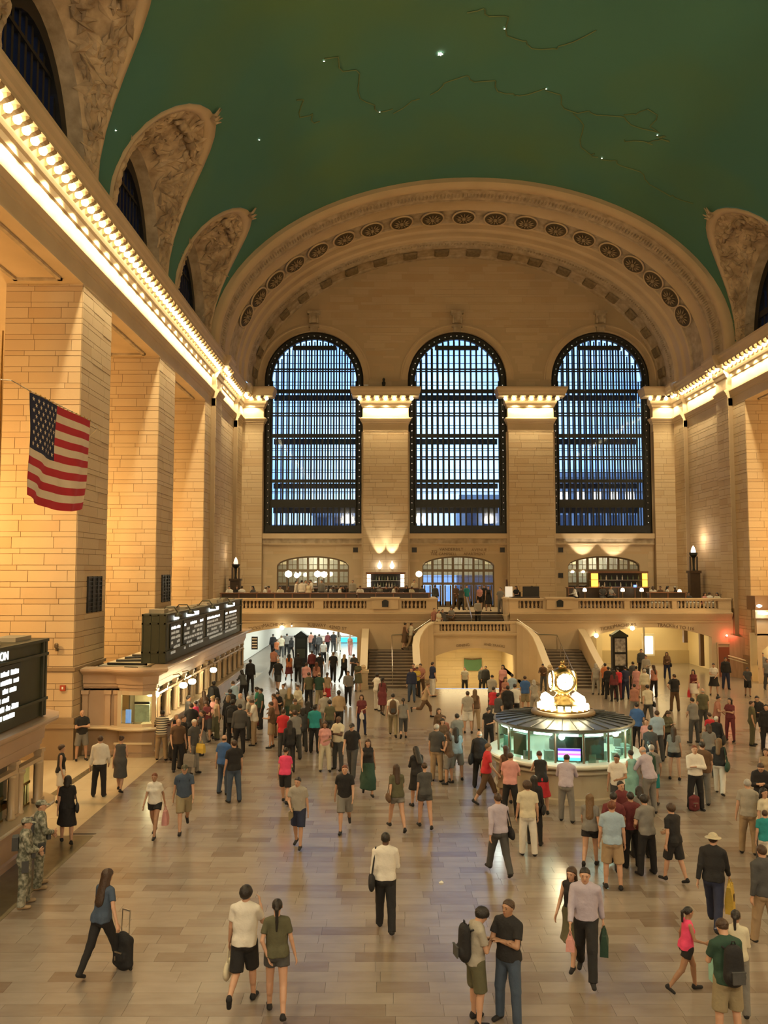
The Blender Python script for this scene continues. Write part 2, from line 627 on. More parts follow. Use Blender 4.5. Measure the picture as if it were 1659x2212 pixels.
# end bay pilasters
for (xa, xb, s_, root) in ((XL, XL + .3, 1, wall_left), (XR - .3, XR, -1, wall_right)):
    for (a, b) in ((54.3, 56.2), (62.5, YF)):
        p_ = MB().box(xa, xb, a, b, 0, ZSOF + .5).build('pilaster', STONEB, root)
        blocks(p_, 'y', xb if s_ > 0 else xa, a, b, 4.4, ZSOF + .4, STONE, 0, sign=s_, seed=int(a))

# ================================================================== CORNICES
CPROF = [(-.4, 17.69), (0.03, 17.69), (0.03, 18.25), (0.06, 18.27), (0.06, 18.36), (0.13, 18.42), (0.13, 18.48), (0.22, 18.62), (0.26, 18.66), (0.26, 18.74),
         (0.05, 18.82), (0.03, 19.55), (0.10, 19.62), (0.16, 19.80), (0.24, 19.88), (0.28, 20.02)]
CTOP = [(0.28, 20.38), (0.84, 20.38), (0.84, 20.52), (0.90, 20.6), (0.94, 20.78), (1.0, 20.9), (1.0, 21.05), (0.9, 21.1), (-0.6, 21.14)]


def bulb_mesh():
    b = MB()
    b.lathe((0, 0, 0), [(0.001, -0.15), (0.09, -0.12), (0.135, -0.03), (0.12, 0.06), (0.05, 0.13), (0.04, 0.18)], 10)
    me = bpy.data.meshes.new('light_bulb')
    me.from_pydata(b.v, [], b.f)
    me.polygons.foreach_set('use_smooth', [True] * len(me.polygons))
    me.materials.append(BULB_E)
    return me


BULB = bulb_mesh()


def bracket_mesh():
    b = MB()
    w = 0.12
    n = 7
    # S-scroll modillion from wall (out 0) to lip (out .52), swept in local +x = outward
    top, bot = 0.0, []
    for i in range(n):
        t = i / (n - 1)
        bot.append((0.55 * t, -0.30 + 0.24 * t + 0.05 * math.sin(t * 2 * PI), 0.05 * math.sin(t * 2 * PI)))
    rings = [[(o, k - w, 0.0), (o, k + w, 0.0), (o, k + w, z), (o, k - w, z)] for (o, z, k) in bot]
    b.ring(rings)
    me = bpy.data.meshes.new('bracket')
    me.from_pydata(b.v, [], b.f)
    me.materials.append(mat('bracket_stone', (.36, .25, .13, 1), .8))
    return me


BRK = bracket_mesh()
DENT = []


def cornice(name, label, path, bulbs, kind='structure'):
    """path [(x,y,nx,ny)], bulbs [(x,y,nx,ny)]"""
    root = thing(name, label, 'cornice', kind=kind)
    m = MB()
    m.sweep(CPROF[:11], path)
    smooth_by_angle(m.build('architrave', PLAIN, root), 25)
    m = MB()
    m.sweep(CPROF[10:], path)
    m.sweep([CPROF[-1], CTOP[0]], path)
    m.sweep(CTOP, path)
    m.build('crown_moulding', PLAIN, root)
    for (x, y, nx, ny, b) in bulbs:
        o = link('light_bulb', BULB, root)
        o.location = (x + nx * 0.56, y + ny * 0.56, ZBULB)
        a = math.atan2(ny, nx)
        tx, ty = -ny, nx
        o = link('bracket', BRK, root)
        o.location = (x + nx * 0.28 + tx * b, y + ny * 0.28 + ty * b, 20.38)
        o.rotation_euler = (0, 0, a)
    return root


SPC = 0.62
for (nm, lab, X0, s_) in (('trim_1', 'long stone cornice with a row of glowing bulbs on the left wall', XL, 1),
                          ('trim_2', 'long stone cornice with a row of glowing bulbs on the right wall', XR, -1)):
    path = [(X0, -14, s_, 0), (X0, 54.3, s_, 0), (X0 + s_ * .3, 54.3, s_, 0), (X0 + s_ * .3, 56.2, s_, 0), (X0, 56.2, s_, 0), (X0, 62.5, s_, 0),
            (X0 + s_ * .3, 62.5, s_, 0), (X0 + s_ * .3, YF, s_, 0)]
    bl = []
    y = 12.0 if s_ > 0 else 31.0
    while y < 63.6:
        x0 = X0 + s_ * (.3 if (54.3 < y < 56.2 or y > 62.5) else 0)
        bl.append((x0, y, s_, 0, SPC / 2))
        y += SPC
    cornice(nm, lab, path, bl)
k2 = math.sqrt(2)
WC = [XC - 11.35, XC, XC + 11.35]
WH = 3.92
caps = [(XL + .3, WC[0] - WH, 'corner capital left of the windows'), (WC[0] + WH, WC[1] - WH, 'capital between the left and middle windows'),
        (WC[1] + WH, WC[2] - WH, 'capital between the middle and right windows'), (WC[2] + WH, XR - .3, 'corner capital right of the windows')]
for i, (a, b, lab) in enumerate(caps):
    path, bl = [], []
    if i != 0:
        path += [(a, YF + .55, -1, 0), (a, YF, -1, -1)]
    else:
        path += [(a - .3, YF, 0, -1)]
    if i != 3:
        path += [(b, YF, 1, -1), (b, YF + .55, 1, 0)]
    else:
        path += [(b + .3, YF, 0, -1)]
    n = 7 if i in (1, 2) else 3
    L0, L1 = (a - .28, b + .28) if i in (1, 2) else ((a + 0.75, b + .35) if i == 0 else (a - .35, b - 0.75))
    for k in range(n):
        bl.append((L0 + (L1 - L0) * k / (n - 1), YF, 0, -1, (L1 - L0) / (n - 1) / 2 if k < n - 1 else -0.3))
    cornice('trim_%d' % (3 + i), 'bulb-lit stone ' + lab, path, bl)

# ================================================================== VAULT
def vpt(phi, Y, a=VA, b=VB_, zs=VZ):
    return (XC - a * math.cos(phi), Y, zs + b * math.sin(phi))


LUN = [16.65, 27.3, 37.95, 48.75]
LHW, PTIP = 4.45, math.radians(35.5)
YA0 = 53.8
NT = 20


def lshape(t):
    return math.sqrt(max(0.0, 1 - t * t)) ** 0.95


cols = []          # (Y, phi_low)
cols.append((-14.0, 0.0))
cols.append((8.0, 0.0))
for yc in LUN:
    for j in range(NT + 1):
        th = PI * j / NT
        t = -math.cos(th)
        cols.append((yc + LHW * t, PTIP * lshape(t)))
cols.append((YA0, 0.0))
NP = 48
mb = MB()
rings = []
for (Y, pl) in cols:
    rings.append([vpt(pl + (PI - 2 * pl) * k / NP, Y) for k in range(NP + 1)])
mb.ring(rings, closed=False, cap=False)
CEIL = bpy.data.materials.new('painted_green_ceiling')
CEIL.use_nodes = True
nt = CEIL.node_tree
b_ = nt.nodes['Principled BSDF']
b_.inputs['Roughness'].default_value = 0.8
g_ = nt.nodes.new('ShaderNodeNewGeometry')
n1 = nt.nodes.new('ShaderNodeTexNoise')
n1.inputs['Scale'].default_value = 0.13
n1.inputs['Detail'].default_value = 2
r1 = nt.nodes.new('ShaderNodeValToRGB')
r1.color_ramp.elements[0].position = 0.42
r1.color_ramp.elements[0].color = (0.058, 0.185, 0.14, 1)
r1.color_ramp.elements[1].position = 0.76
r1.color_ramp.elements[1].color = (0.088, 0.19, 0.085, 1)
nt.links.new(g_.outputs['Position'], n1.inputs['Vector'])
nt.links.new(n1.outputs['Fac'], r1.inputs['Fac'])
nt.links.new(r1.outputs['Color'], b_.inputs['Base Color'])
ceiling = tag(mb.build('ceiling', CEIL, smooth=True), 'green barrel vault with faint gold constellations', 'ceiling', kind='structure')
MATS['painted_green_ceiling'] = CEIL
STARM = mat('gold_paint', (0.13, 0.19, 0.08, 1), 0.7)
STARB = mat('star_lamp', (1, 1, 1, 1), 0.5, emit=(1, 0.95, 0.75), estr=5)


def ceil_at(px, py):
    """surface point of the vault seen at a pixel"""
    lo, hi = 8.0, 53.0
    f = lambda Y: ((P(px, py, Y)[0] - XC) / VA) ** 2 + (max(0, P(px, py, Y)[2] - VZ) / VB_) ** 2 - 1
    for _ in range(50):
        m_ = (lo + hi) / 2
        if f(m_) > 0:
            hi = m_
        else:
            lo = m_
    p = Vector(P(px, py, lo))
    return p


def on_vault(x, y, off=0.03):
    z = VZ + VB_ * math.sqrt(max(0, 1 - ((x - XC) / VA) ** 2))
    return Vector((x, y, z - off))


# painted constellation figures: thin gold lines on the vault
mb = MB()
fig = [[(930, 200), (985, 165), (1060, 175), (1110, 210), (1180, 190)], [(1180, 190), (1240, 240), (1330, 250), (1420, 290), (1405, 240), (1330, 250)],
       [(1300, 340), (1360, 360), (1440, 420), (1500, 440)], [(700, 120), (760, 150), (800, 230), (850, 240)], [(640, 210), (660, 250), (700, 260)],
       [(1010, 20), (1080, 30), (1120, 90), (1200, 110), (1290, 60)], [(1420, 290), (1440, 300), (1400, 310), (1330, 300)], [(850, 240), (930, 200)],
       [(1240, 240), (1270, 330), (1300, 340)]]
for pl in fig:
    pts = []
    for i in range(len(pl) - 1):
        A, B = ceil_at(*pl[i]), ceil_at(*pl[i + 1])
        for k in range(6):
            t = k / 6
            q = A.lerp(B, t)
            pts.append(on_vault(q.x + 0.25 * math.sin(i + k), q.y + 0.2 * math.cos(k * 1.3 + i)))
    mb.tube(pts, 0.035, 4)
mb.build('constellation_lines', STARM, ceiling, kind='stuff')
sb = MB()
sb.add([(0.09 * math.cos(k * PI / 5) * (1 if k % 2 == 0 else .45), 0.09 * math.sin(k * PI / 5) * (1 if k % 2 == 0 else .45), z) for z in (0, -.03) for k in range(10)],
       [tuple(range(10)), tuple(reversed(range(10, 20)))] + [(k, (k + 1) % 10, 10 + (k + 1) % 10, 10 + k) for k in range(10)])
sme = bpy.data.meshes.new('star_lamp')
sme.from_pydata(sb.v, [], sb.f)
sme.materials.append(STARB)
for k, (px, py) in enumerate([(951, 114), (700, 130), (560, 300), (1180, 190), (1420, 290), (250, 279), (1300, 340), (820, 240), (1090, 60)]):
    p = ceil_at(px, py)
    o = link('star', sme, ceiling)
    o.location = p - Vector((0, 0, 0.05))
    sc_ = 1.5 if k == 0 else 0.45
    o.scale = (sc_, sc_, sc_)

# lunettes
for side in (0, 1):
    for li, yc in enumerate(LUN):
        if side == 1 and li < 1:
            pass
        mir = (lambda p: p) if side == 0 else (lambda p: (2 * XC - p[0], p[1], p[2]))
        W_, H_ = 3.55, 5.2
        arch, arch2, vc = [], [], []
        for j in range(NT + 1):
            th = PI * j / NT
            t = -math.cos(th)
            s_ = math.sin(th)
            arch2.append(mir((XL - 0.9, yc + W_ * t, 21.1 + H_ * s_)))
            arch.append(mir((XL - 0.05, yc + (W_ + .15) * t, 21.1 + (H_ + .2) * s_)))
            v_ = vpt(PTIP * lshape(t), yc + LHW * t)
            vc.append(mir(v_))
        # carved shell surface
        rows = []
        R = 8
        for k in range(R + 1):
            q = k / R
            rows.append([tuple(arch[j][c] * (1 - q) + vc[j][c] * q for c in range(3)) for j in range(NT + 1)])
        sh = MB()
        sh.ring(rows[:8], closed=False, cap=False)
        shell = sh.build('carved_shell', CARVED2, ceiling, smooth=True)
        # rim moulding round the penetration, proud of shell and vault
        rm = MB()
        inn = rows[7]
        cen = Vector(mir((XL, yc, 23)))
        rr = []
        for j in range(NT + 1):
            v0, v1 = Vector(vc[j]), Vector(inn[j])
            down = Vector((mir((1, 0, 0))[0] - mir((0, 0, 0))[0], 0, -0.5)).normalized() * 0.14
            rr.append([v0 + (v0 - v1).normalized() * 0.12, v0 + (v0 - v1).normalized() * 0.1 + down, v1 + down * .8, v1])
        rm.ring([[tuple(r[k]) for r in rr] for k in range(4)], closed=False, cap=False)
        rm.build('rim_moulding', PLAIN, ceiling, smooth=True)
        # carved foliage: raised lumps scattered over the shell
        fo = MB()
        rq = random.Random(li * 2 + side)
        for q_ in range(260):
            j = rq.randrange(1, NT)
            k = rq.randrange(1, 7)
            a, b, c_ = Vector(rows[k][j]), Vector(rows[k][j + 1] if j < NT else rows[k][j - 1]), Vector(rows[k + 1][j])
            n_ = (b - a).cross(c_ - a)
            if n_.length < 1e-5:
                continue
            n_.normalize()
            if n_.z > 0:
                n_ = -n_
            p = a + (b - a) * rq.random() + (c_ - a) * rq.random()
            d1 = ((b - a).normalized() * rq.uniform(-1, 1) + (c_ - a).normalized() * rq.uniform(-1, 1)).normalized()
            d2 = n_.cross(d1)
            L_, w_, h_ = rq.uniform(.22, .62), rq.uniform(.08, .2), rq.uniform(.08, .2)
            fo.add([p - d1 * L_, p + d2 * w_ + n_ * h_ * .3, p + d1 * L_, p - d2 * w_ + n_ * h_ * .3, p + n_ * h_, p + d1 * L_ * .5 + n_ * h_ * .9],
                   [(0, 4, 1), (1, 4, 5), (1, 5, 2), (2, 5, 3), (3, 5, 4), (3, 4, 0)])
        fo.build('carved_foliage', CARVED2, shell, kind='stuff')
        # cartouche hanging near the tip
        tipv = Vector(vc[NT // 2])
        ca = MB()
        base = Vector(rows[5][NT // 2])
        out_ = Vector((1 if side == 0 else -1, 0, -0.6)).normalized()
        for q_ in range(-2, 3):
            ca.lathe(tuple(base + Vector((0, q_ * .45, -abs(q_) * .12)) + out_ * .12), [(0.01, -.22), (.22, -.1), (.26, .05), (.12, .2), (0.01, .26)], 8)
        ca.tube([base + Vector((0, -1.5, -.5)), base + Vector((0, -.8, .1)) + out_ * .2, base + out_ * .3 + Vector((0, 0, -.2)), base + Vector((0, .8, .1)) + out_ * .2, base + Vector((0, 1.5, -.5))], .11, 6)
        ca.build('cartouche', CARVED2, shell, smooth=True)
        fi = MB()
        for q_ in range(5):
            a_ = q_ * 2 * PI / 5
            fi.tube([tipv, tipv + Vector((out_.x * .35, .16 * math.cos(a_), .2 * math.sin(a_) - .1)), tipv + Vector((out_.x * .6, .3 * math.cos(a_), .34 * math.sin(a_) + .1))], [.1, .08, .02], 5)
        fi.build('finial', CARVED2, shell)
        # reveal and window
        rv = MB()
        rv.ring([arch2, arch], closed=False, cap=False)
        rv.build('reveal', CARVED, ceiling, smooth=True)
        wn_ = 4 + side * 4 + li
        wroot = thing('window_%d' % wn_, 'half-round clerestory window %s above the %s cornice' % (('nearest the camera', 'over the second opening', 'over the third opening', 'nearest the far wall')[li], ('left', 'right')[side]), 'window', kind='structure')
        pane = MB()
        pane.add(arch2, [tuple(range(NT + 1))])
        LG = MATS.get('lunette_glass') or glass_mat('lunette_glass', (0.085, 0.10, 0.16, 1), 0.9, 0.3)
        pane.build('pane', LG, wroot)
        ba = MB()
        sx = 1 if side == 0 else -1
        xw = arch2[0][0]
        y_ = yc - W_ + .25
        while y_ < yc + W_:
            t = (y_ - yc) / W_
            zt = 21.1 + H_ * math.sqrt(max(0, 1 - t * t))
            ba.box(*sorted((xw, xw + sx * .16)), y_, y_ + .17, 21.1, zt)
            y_ += .5
        ba.box(*sorted((xw, xw + sx * .25)), yc - W_ * .93, yc + W_ * .93, 22.7, 23.1)
        ba.box(*sorted((xw, xw + sx * .2)), yc - W_ * .7, yc + W_ * .7, 24.7, 24.85)
        ba.build('glazing_bars', BRONZE, wroot)
        fb = MB()
        i2 = [(p[0] + sx * .3, yc + (p[1] - yc) * .86, 21.1 + (p[2] - 21.1) * .88) for p in arch2]
        o2 = [(p[0] + sx * .3, p[1], p[2]) for p in arch2]
        fb.ring([arch2, o2, i2, [(p[0] - sx * .3, p[1], p[2]) for p in i2]], closed=False, cap=False)
        fb.build('window_frame', BRONZE, wroot)
# wall strip between cornice top and springing
MB().box(XL - .4, XL, -14, 12.2, 21.0, VZ).box(XR, XR + .4, -14, 12.2, 21.0, VZ).box(XL - .4, XL, 52.9, YA0, 21.0, VZ).box(XR, XR + .4, 52.9, YA0, 21, VZ).build('springing_wall', PLAIN, ceiling)
sw = MB()
for i in range(len(LUN) - 1):
    a, b = LUN[i] + LHW - .2, LUN[i + 1] - LHW + .2
    sw.box(XL - .35, XL, a, b, 21.0, VZ + .5)
    sw.box(XR, XR + .35, a, b, 21.0, VZ + .5)
sw.build('springing_blocks', PLAIN, ceiling)

# ================================================================== ARCHIVOLT
def ell(t, phi, off=0.0):
    a = 17.2 + (15.85 - 17.2) * t - off
    b = 11.1 + (10.4 - 11.1) * t - off
    zs = 21.8 + (21.4 - 21.8) * t
    return (XC - a * math.cos(phi), YA0 + (YF + .5 - YA0) * t, zs + b * math.sin(phi))


arch_root = thing('trim_7', 'deep coffered stone arch framing the end wall, with a ring of rosettes', 'arch moulding', kind='structure')
NA = 72
phis = [PI * k / NA for k in range(NA + 1)]


def aband(name, prof, m, smooth=True):
    mb = MB()
    rings = []
    for (t, o) in prof:
        e0, e1 = ell(t, 0, o), ell(t, PI, o)
        rings.append([(e0[0], e0[1], 21.05)] + [ell(t, p, o) for p in phis] + [(e1[0], e1[1], 21.05)])
    mb.ring(rings, closed=False, cap=False)
    o_ = mb.build(name, m, arch_root)
    return smooth_by_angle(o_, 35) if smooth else o_


aband('outer_roll', [(-.012, -.3), (-.012, .30), (0.0, .48), (.02, .55), (.04, .50), (.05, .38)], PLAIN)
aband('leaf_band', [(.05, .38), (.06, .30), (.075, .33), (.09, .24), (.10, .27), (.19, .16), (.2, .2), (.215, .12), (.23, .14), (.245, .02)], CARVED)
aband('plain_band', [(.245, .02), (.26, -.03), (.345, -.08), (.36, -.02), (.37, -.08)], PLAIN)
aband('rosette_band', [(.37, -.10), (.52, -.16), (.525, -.08)], CARVED)
aband('stepped_band', [(.525, -.08), (.54, -.04), (.55, -.1), (.61, -.12), (.62, -.02), (.64, 0.0), (.65, -.06), (.70, -.06), (.71, .04), (.74, .06)], PLAIN)
aband('lower_leaf_band', [(.74, .06), (.76, .10), (.80, .02), (.84, .08), (.86, .0)], CARVED)
aband('inner_ornament_band', [(.86, .0), (.87, -.05), (.97, -.05), (.975, .05), (1.0, .05)], CARVED)
# raised squares of the inner ornament band and leaf lumps of the outer band
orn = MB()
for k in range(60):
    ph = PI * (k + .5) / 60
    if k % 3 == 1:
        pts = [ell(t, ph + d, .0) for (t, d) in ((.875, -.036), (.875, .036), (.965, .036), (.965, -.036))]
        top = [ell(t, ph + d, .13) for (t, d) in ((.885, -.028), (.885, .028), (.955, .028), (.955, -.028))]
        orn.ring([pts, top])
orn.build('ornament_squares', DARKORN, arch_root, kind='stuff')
lv = MB()
for k in range(210):
    ph = PI * (k + .5) / 210
    for (t0, t1, o) in ((.105, .18, .22), (.765, .795, .07)):
        tm = (t0 + t1) / 2
        d = .0052
        lv.add([ell(t0, ph, o), ell(tm, ph - d, o), ell(t1, ph, o), ell(tm, ph + d, o), ell(tm, ph, o + .12)], [(0, 1, 4), (1, 2, 4), (2, 3, 4), (3, 0, 4)])
lv.build('leaf_carving', CARVED, arch_root, kind='stuff')
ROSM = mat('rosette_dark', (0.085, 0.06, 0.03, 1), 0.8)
for k in range(19):
    ph = PI * (0.105 + 0.79 * k / 18)
    c_ = Vector(ell(.445, ph, .0))
    tu = (Vector(ell(.445, ph + .01)) - Vector(ell(.445, ph - .01))).normalized()
    tt = (Vector(ell(.5, ph)) - Vector(ell(.39, ph))).normalized()
    n_ = tu.cross(tt)
    if n_.dot(Vector((XC, c_.y, 18)) - c_) < 0:
        n_ = -n_
    M = Matrix((tu, tt, n_)).transposed().to_4x4()
    M.translation = c_
    if k == 0:
        RO1 = MB().lathe((0, 0, 0), [(0.88, 0.0), (0.88, .06), (0.82, .10), (0.77, .06), (.76, .0), (.72, -.0)], 28)
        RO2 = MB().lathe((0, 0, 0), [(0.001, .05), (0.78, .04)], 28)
        RO3 = MB()
        for q in range(12):
            a_ = q * PI / 6
            ca_, sa_ = math.cos(a_), math.sin(a_)
            f_ = lambda r, w, z: (r * ca_ - w * sa_, r * sa_ + w * ca_, z)
            RO3.add([f_(.16, 0, .14), f_(.4, .055, .12), f_(.62, 0, .1), f_(.4, -.055, .12), f_(.4, 0, .2)], [(0, 1, 4), (1, 2, 4), (2, 3, 4), (3, 0, 4)])
        RO3.lathe((0, 0, .1), [(0.15, 0), (.12, .1), (0.001, .13)], 12)
        M0 = []
        for (nm, rb, m_) in (('rosette_ring', RO1, PLAIN), ('rosette_ground', RO2, ROSM), ('rosette_flower', RO3, mat('flower_tan', (.34, .25, .14, 1), .8))):
            me = bpy.data.meshes.new(nm)
            me.from_pydata(rb.v, [], rb.f)
            me.materials.append(m_)
            M0.append((nm, me))
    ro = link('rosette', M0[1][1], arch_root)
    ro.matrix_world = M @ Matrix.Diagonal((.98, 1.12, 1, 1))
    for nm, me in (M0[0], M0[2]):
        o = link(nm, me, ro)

# ================================================================== END WALL
YW = YF + .5
def iz(x):
    t = (x - XC) / 15.85
    return 21.4 + 10.4 * math.sqrt(1 - t * t) if abs(t) < 1 else 21.2


def warch(c):
    return lambda x: 21.9 + math.sqrt(max(0, WH * WH - (x - c) ** 2))


DH = 2.81
def darch(c):
    return lambda x: 7.2 + 0.77 * math.sqrt(max(0, 1 - ((x - c) / DH) ** 2)) ** 1.0


opn = []
for c in WC:
    opn.append((c - WH, c + WH, lambda x: 9.73, warch(c)))
    opn.append((c - DH, c + DH, lambda x: DECK, darch(c)))
xs = set([XL, XR])
for c in WC:
    for k in range(37):
        xs.add(round(c - WH * math.cos(PI * k / 36), 5))
    xs.update([round(c - DH * math.cos(PI * k / 16), 5) for k in range(17)])
for k in range(40):
    xs.add(round(XC - 15.849 * math.cos(PI * k / 39), 5))
xs = sorted(xs)
def _o(o):
    return (round(o[0], 5), round(o[1], 5), o[2], o[3])
mb = MB()
wall_strips(mb, xs, lambda x: 3.9, iz, [_o(o) for o in opn], YW, YW + 1.1)
wall_far = tag(mb.build('wall_far', FIELD), 'pale stone end wall with three tall arched windows', 'wall', kind='structure')


def far_test(x, z):
    if abs(x - XC) > 15.7 and z > 20.8:
        return False
    if z > iz(x) - .15:
        return False
    for c in WC:
        if abs(x - c) < WH + .28 and 9.0 < z < 21.9:
            return False
        if z >= 21.9 and (x - c) ** 2 + (z - 21.9) ** 2 < (WH + .62) ** 2:
            return False
        if abs(x - c) < DH + .12 and z < darch(c)(max(min(x, c + DH), c - DH)) + .12:
            return False
    return True


blocks(wall_far, 'x', YW, XL, XR, DECK, 32, STONE, 0, test=far_test, sign=-1, seed=44, L=1.5)
# piers (pilasters) between windows
for i, (a, b, lab) in enumerate(caps):
    a2, b2 = (XL, b) if i == 0 else ((a, XR) if i == 3 else (a, b))
    p_ = MB().box(a2, b2, YF, YW, DECK, 18.3).build('pilaster', STONEB, wall_far)
    blocks(p_, 'x', YF, a2, b2, DECK, 18.2, STONE, 75, sign=-1, seed=60 + i, L=1.3)
    if i in (1, 2):
        e = MB().box(a2 - .12, a2, YF + .1, YW, DECK, 17.7).box(b2, b2 + .12, YF + .1, YW, DECK, 17.7).build('pilaster_edge', PLAIN, wall_far)
# window surrounds, sills, consoles, vents
for i, c in enumerate(WC):
    s = MB()
    rr = [[(c - r * math.cos(PI * k / 40), yy, 21.9 + r * math.sin(PI * k / 40)) for k in range(41)] for (r, yy) in
          ((WH + .58, YW - .01), (WH + .58, YW - .07), (WH + .48, YW - .09), (WH + .42, YW - .04), (WH + .12, YW - .05), (WH + .06, YW - .10), (WH, YW - .10), (WH, YW + .3))]
    s.ring(rr, closed=False, cap=False)
    smooth_by_angle(s.build('arch_surround', PLAIN, wall_far))
    s = MB()
    s.box(c - WH, c + WH, YW - .32, YW + .2, 9.33, 9.73)
    s.build('window_sill', PLAIN, wall_far)
    MB().box(c - WH, c + WH, YW - .16, YW, 8.95, 9.33).build('leaf_frieze', CARVED, wall_far)
    MB().box(c - WH, c + WH, YW - .22, YW, 8.87, 8.95).build('frieze_fillet', PLAIN, wall_far)
    k_ = MB().box(c - .5, c + .5, YW - .55, YW, 27.15, 27.35).box(c - .36, c + .36, YW - .42, YW, 26.45, 27.15).box(c - .42, c + .42, YW - .3, YW, 26.1, 26.25).box(c - .3, c + .3, YW - .34, YW, 25.75, 26.1)
    k_.tube([(c - .3, YW - .42, 26.9), (c - .3, YW - .5, 26.7), (c - .3, YW - .36, 26.4)], .09, 6).tube([(c + .3, YW - .42, 26.9), (c + .3, YW - .5, 26.7), (c + .3, YW - .36, 26.4)], .09, 6)
    k_.build('keystone_console', CARVED, wall_far)
for (px, py) in ((768, 1188), (895, 1188), (1085, 1188), (1211, 1188), (1211, 1243)):
    x, y, z = P(px, py, YW)
    v = MB().box(x - .17, x + .17, YW - .06, YW + .05, z - .17, z + .17).build('speaker_vent', BLACK, wall_far)
    MB().box(x - .2, x + .2, YW - .05, YW, z + .17, z + .2).box(x - .2, x + .2, YW - .05, YW, z - .2, z - .17).box(x - .2, x - .17, YW - .05, YW, z - .2, z + .2).box(x + .17, x + .2, YW - .05, YW, z - .2, z + .2).build('vent_rim', BRONZEL, v)
# carved inscription over the middle door
INS = mat('incised_letters', (0.20, 0.13, 0.07, 1), 0.8)
for (word, px, py, sz) in (('TO', 938, 1192, .32), ('VANDERBILT', 975, 1187, .32), ('AVENUE', 1035, 1188, .32), ('THE CAMPBELL', 958, 1197, .3), ('APARTMENT', 1025, 1197, .3)):
    x, y, z = P(px, py, YW)
    text('inscription', word, sz, (x, YW - .035, z), (PI / 2, 0, 0), INS, wall_far, .006)

# ---- tall windows
PXROW = [(1131, 1097), (1083, 1043), (1036, 994), (987, 946), (938, 900), (893, 850), (842, 803), (798, 757), (748, 716)]
def zpix(py, Y=YF + 1.0):
    return P(829, py, Y)[2]


for wi, c in enumerate(WC):
    wr_ = thing('window_%d' % (wi + 1), 'tall arched bronze-framed window, %s of the three in the end wall' % ('left', 'middle', 'right')[wi], 'window', kind='structure')
    yg = YW + .45
    # ornamental frame: band from opening edge inwards
    def outline(r, zb, yy):
        return [(c - r, yy, zb)] + [(c - r * math.cos(PI * k / 36), yy, 21.9 + r * math.sin(PI * k / 36)) for k in range(37)] + [(c + r, yy, zb)]
    fr = MB()
    fr.ring([outline(WH, 9.73, yg), outline(WH, 9.73, yg - .22), outline(WH - .12, 9.9, yg - .26), outline(WH - .2, 9.9, yg - .18), outline(WH - .46, 10.2, yg - .18), outline(WH - .52, 10.25, yg - .24), outline(WH - .58, 10.3, yg - .2), outline(WH - .58, 10.3, yg + .12)], closed=False, cap=False)
    fr.box(c - WH, c + WH, yg - .24, yg, 9.73, 10.38)
    fr.box(c - WH + .5, c + WH - .5, yg - .3, yg - .24, 9.85, 9.92)
    fr.build('window_frame', BRONZE, wr_)
    # pierced studs of the ornamental band that catch the sky
    st = MB()
    for sx in (-1, 1):
        for k in range(22):
            z = 10.6 + k * .52
            st.lathe((c + sx * (WH - .32), yg - .2, z), [(0.001, -.09), (.08, -.04), (.09, .03), (0.001, .09)], 6)
    for k in range(1, 24):
        a_ = PI * k / 24
        st.lathe((c - (WH - .32) * math.cos(a_), yg - .2, 21.9 + (WH - .32) * math.sin(a_)), [(0.001, -.09), (.08, -.04), (.09, .03), (0.001, .09)], 6)
    st.build('frame_studs', mat('stud_silver', (0.5, 0.55, 0.65, 1), 0.25, 1.0), wr_, kind='stuff')
    ri = WH - .58
    n = 15
    pitch_ = 2 * ri / n
    vb, vb2 = MB(), MB()
    for k in range(n + 1):
        x = c - ri + k * pitch_
        t = min(1, abs(x - c) / ri)
        zt = 21.9 + ri * math.sqrt(max(0, 1 - t * t))
        vb.box(x - .068, x + .068, yg - .10, yg + .06, 10.3, max(zt, 21.9))
        x2 = x + pitch_ * .32
        t = min(1, abs(x2 - c) / ri)
        zt = 21.9 + ri * math.sqrt(max(0, 1 - t * t))
        vb2.box(x2 - .05, x2 + .05, yg + 1.15, yg + 1.25, 10.3, max(zt, 21.9) + .2)
    bars = []
    for (py0, py1, d) in ((748, 757, 0), (842, 850, 0), (938, 946, 0), (1036, 1043, 0), (1079, 1097, 0), (797, 799.6, 0), (802, 804.4, 0), (892, 894.6, 0), (897.5, 900, 0),
                          (986, 988.6, 0), (991.5, 994, 0), (825, 826, 1), (832, 833, 1), (785, 786, 1), (870, 871, 1), (878, 879, 1), (919, 920, 1), (925, 926, 1), (968, 969, 1), (973, 974, 1),
                          (1015, 1016, 1), (1020, 1021, 1), (1061, 1062, 1), (1064.5, 1065.5, 1), (768, 769, 1)):
        z1_, z0_ = zpix(py0), zpix(py1)
        rr_ = ri
        if z1_ > 21.9:
            rr_ = math.sqrt(max(0.2, ri * ri - (z1_ - 21.9) ** 2))
        vb.box(c - rr_, c + rr_, yg - (.14 if not d else .03), yg + .06, z0_, z1_)
        if py1 - py0 > 5 and py0 > 760:
            vb2.box(c - rr_, c + rr_, yg + 1.1, yg + 1.3, z0_ - .35, z1_ - .2)
    vb.build('glazing_bars', BRONZE, wr_)
    vb2.build('outer_glazing_bars', mat('outer_bars', (0.03, 0.05, 0.11, 1), 0.6), wr_)
    for k in range(n):
        xa, xb = c - ri + k * pitch_, c - ri + (k + 1) * pitch_
        te = max(abs(xa - c), abs(xb - c)) / ri
        ztop = 21.9 + ri * math.sqrt(max(0, 1 - min(1, te) ** 2)) + .1
        for (p0, p1) in PXROW:
            z0_, z1_ = zpix(p0), zpix(p1)
            z1_ = min(z1_, ztop)
            if z1_ - z0_ > .2:
                ubox('pane', WGLASS, xa + .06, xb - .06, yg - .015, yg, z0_, z1_, wr_)
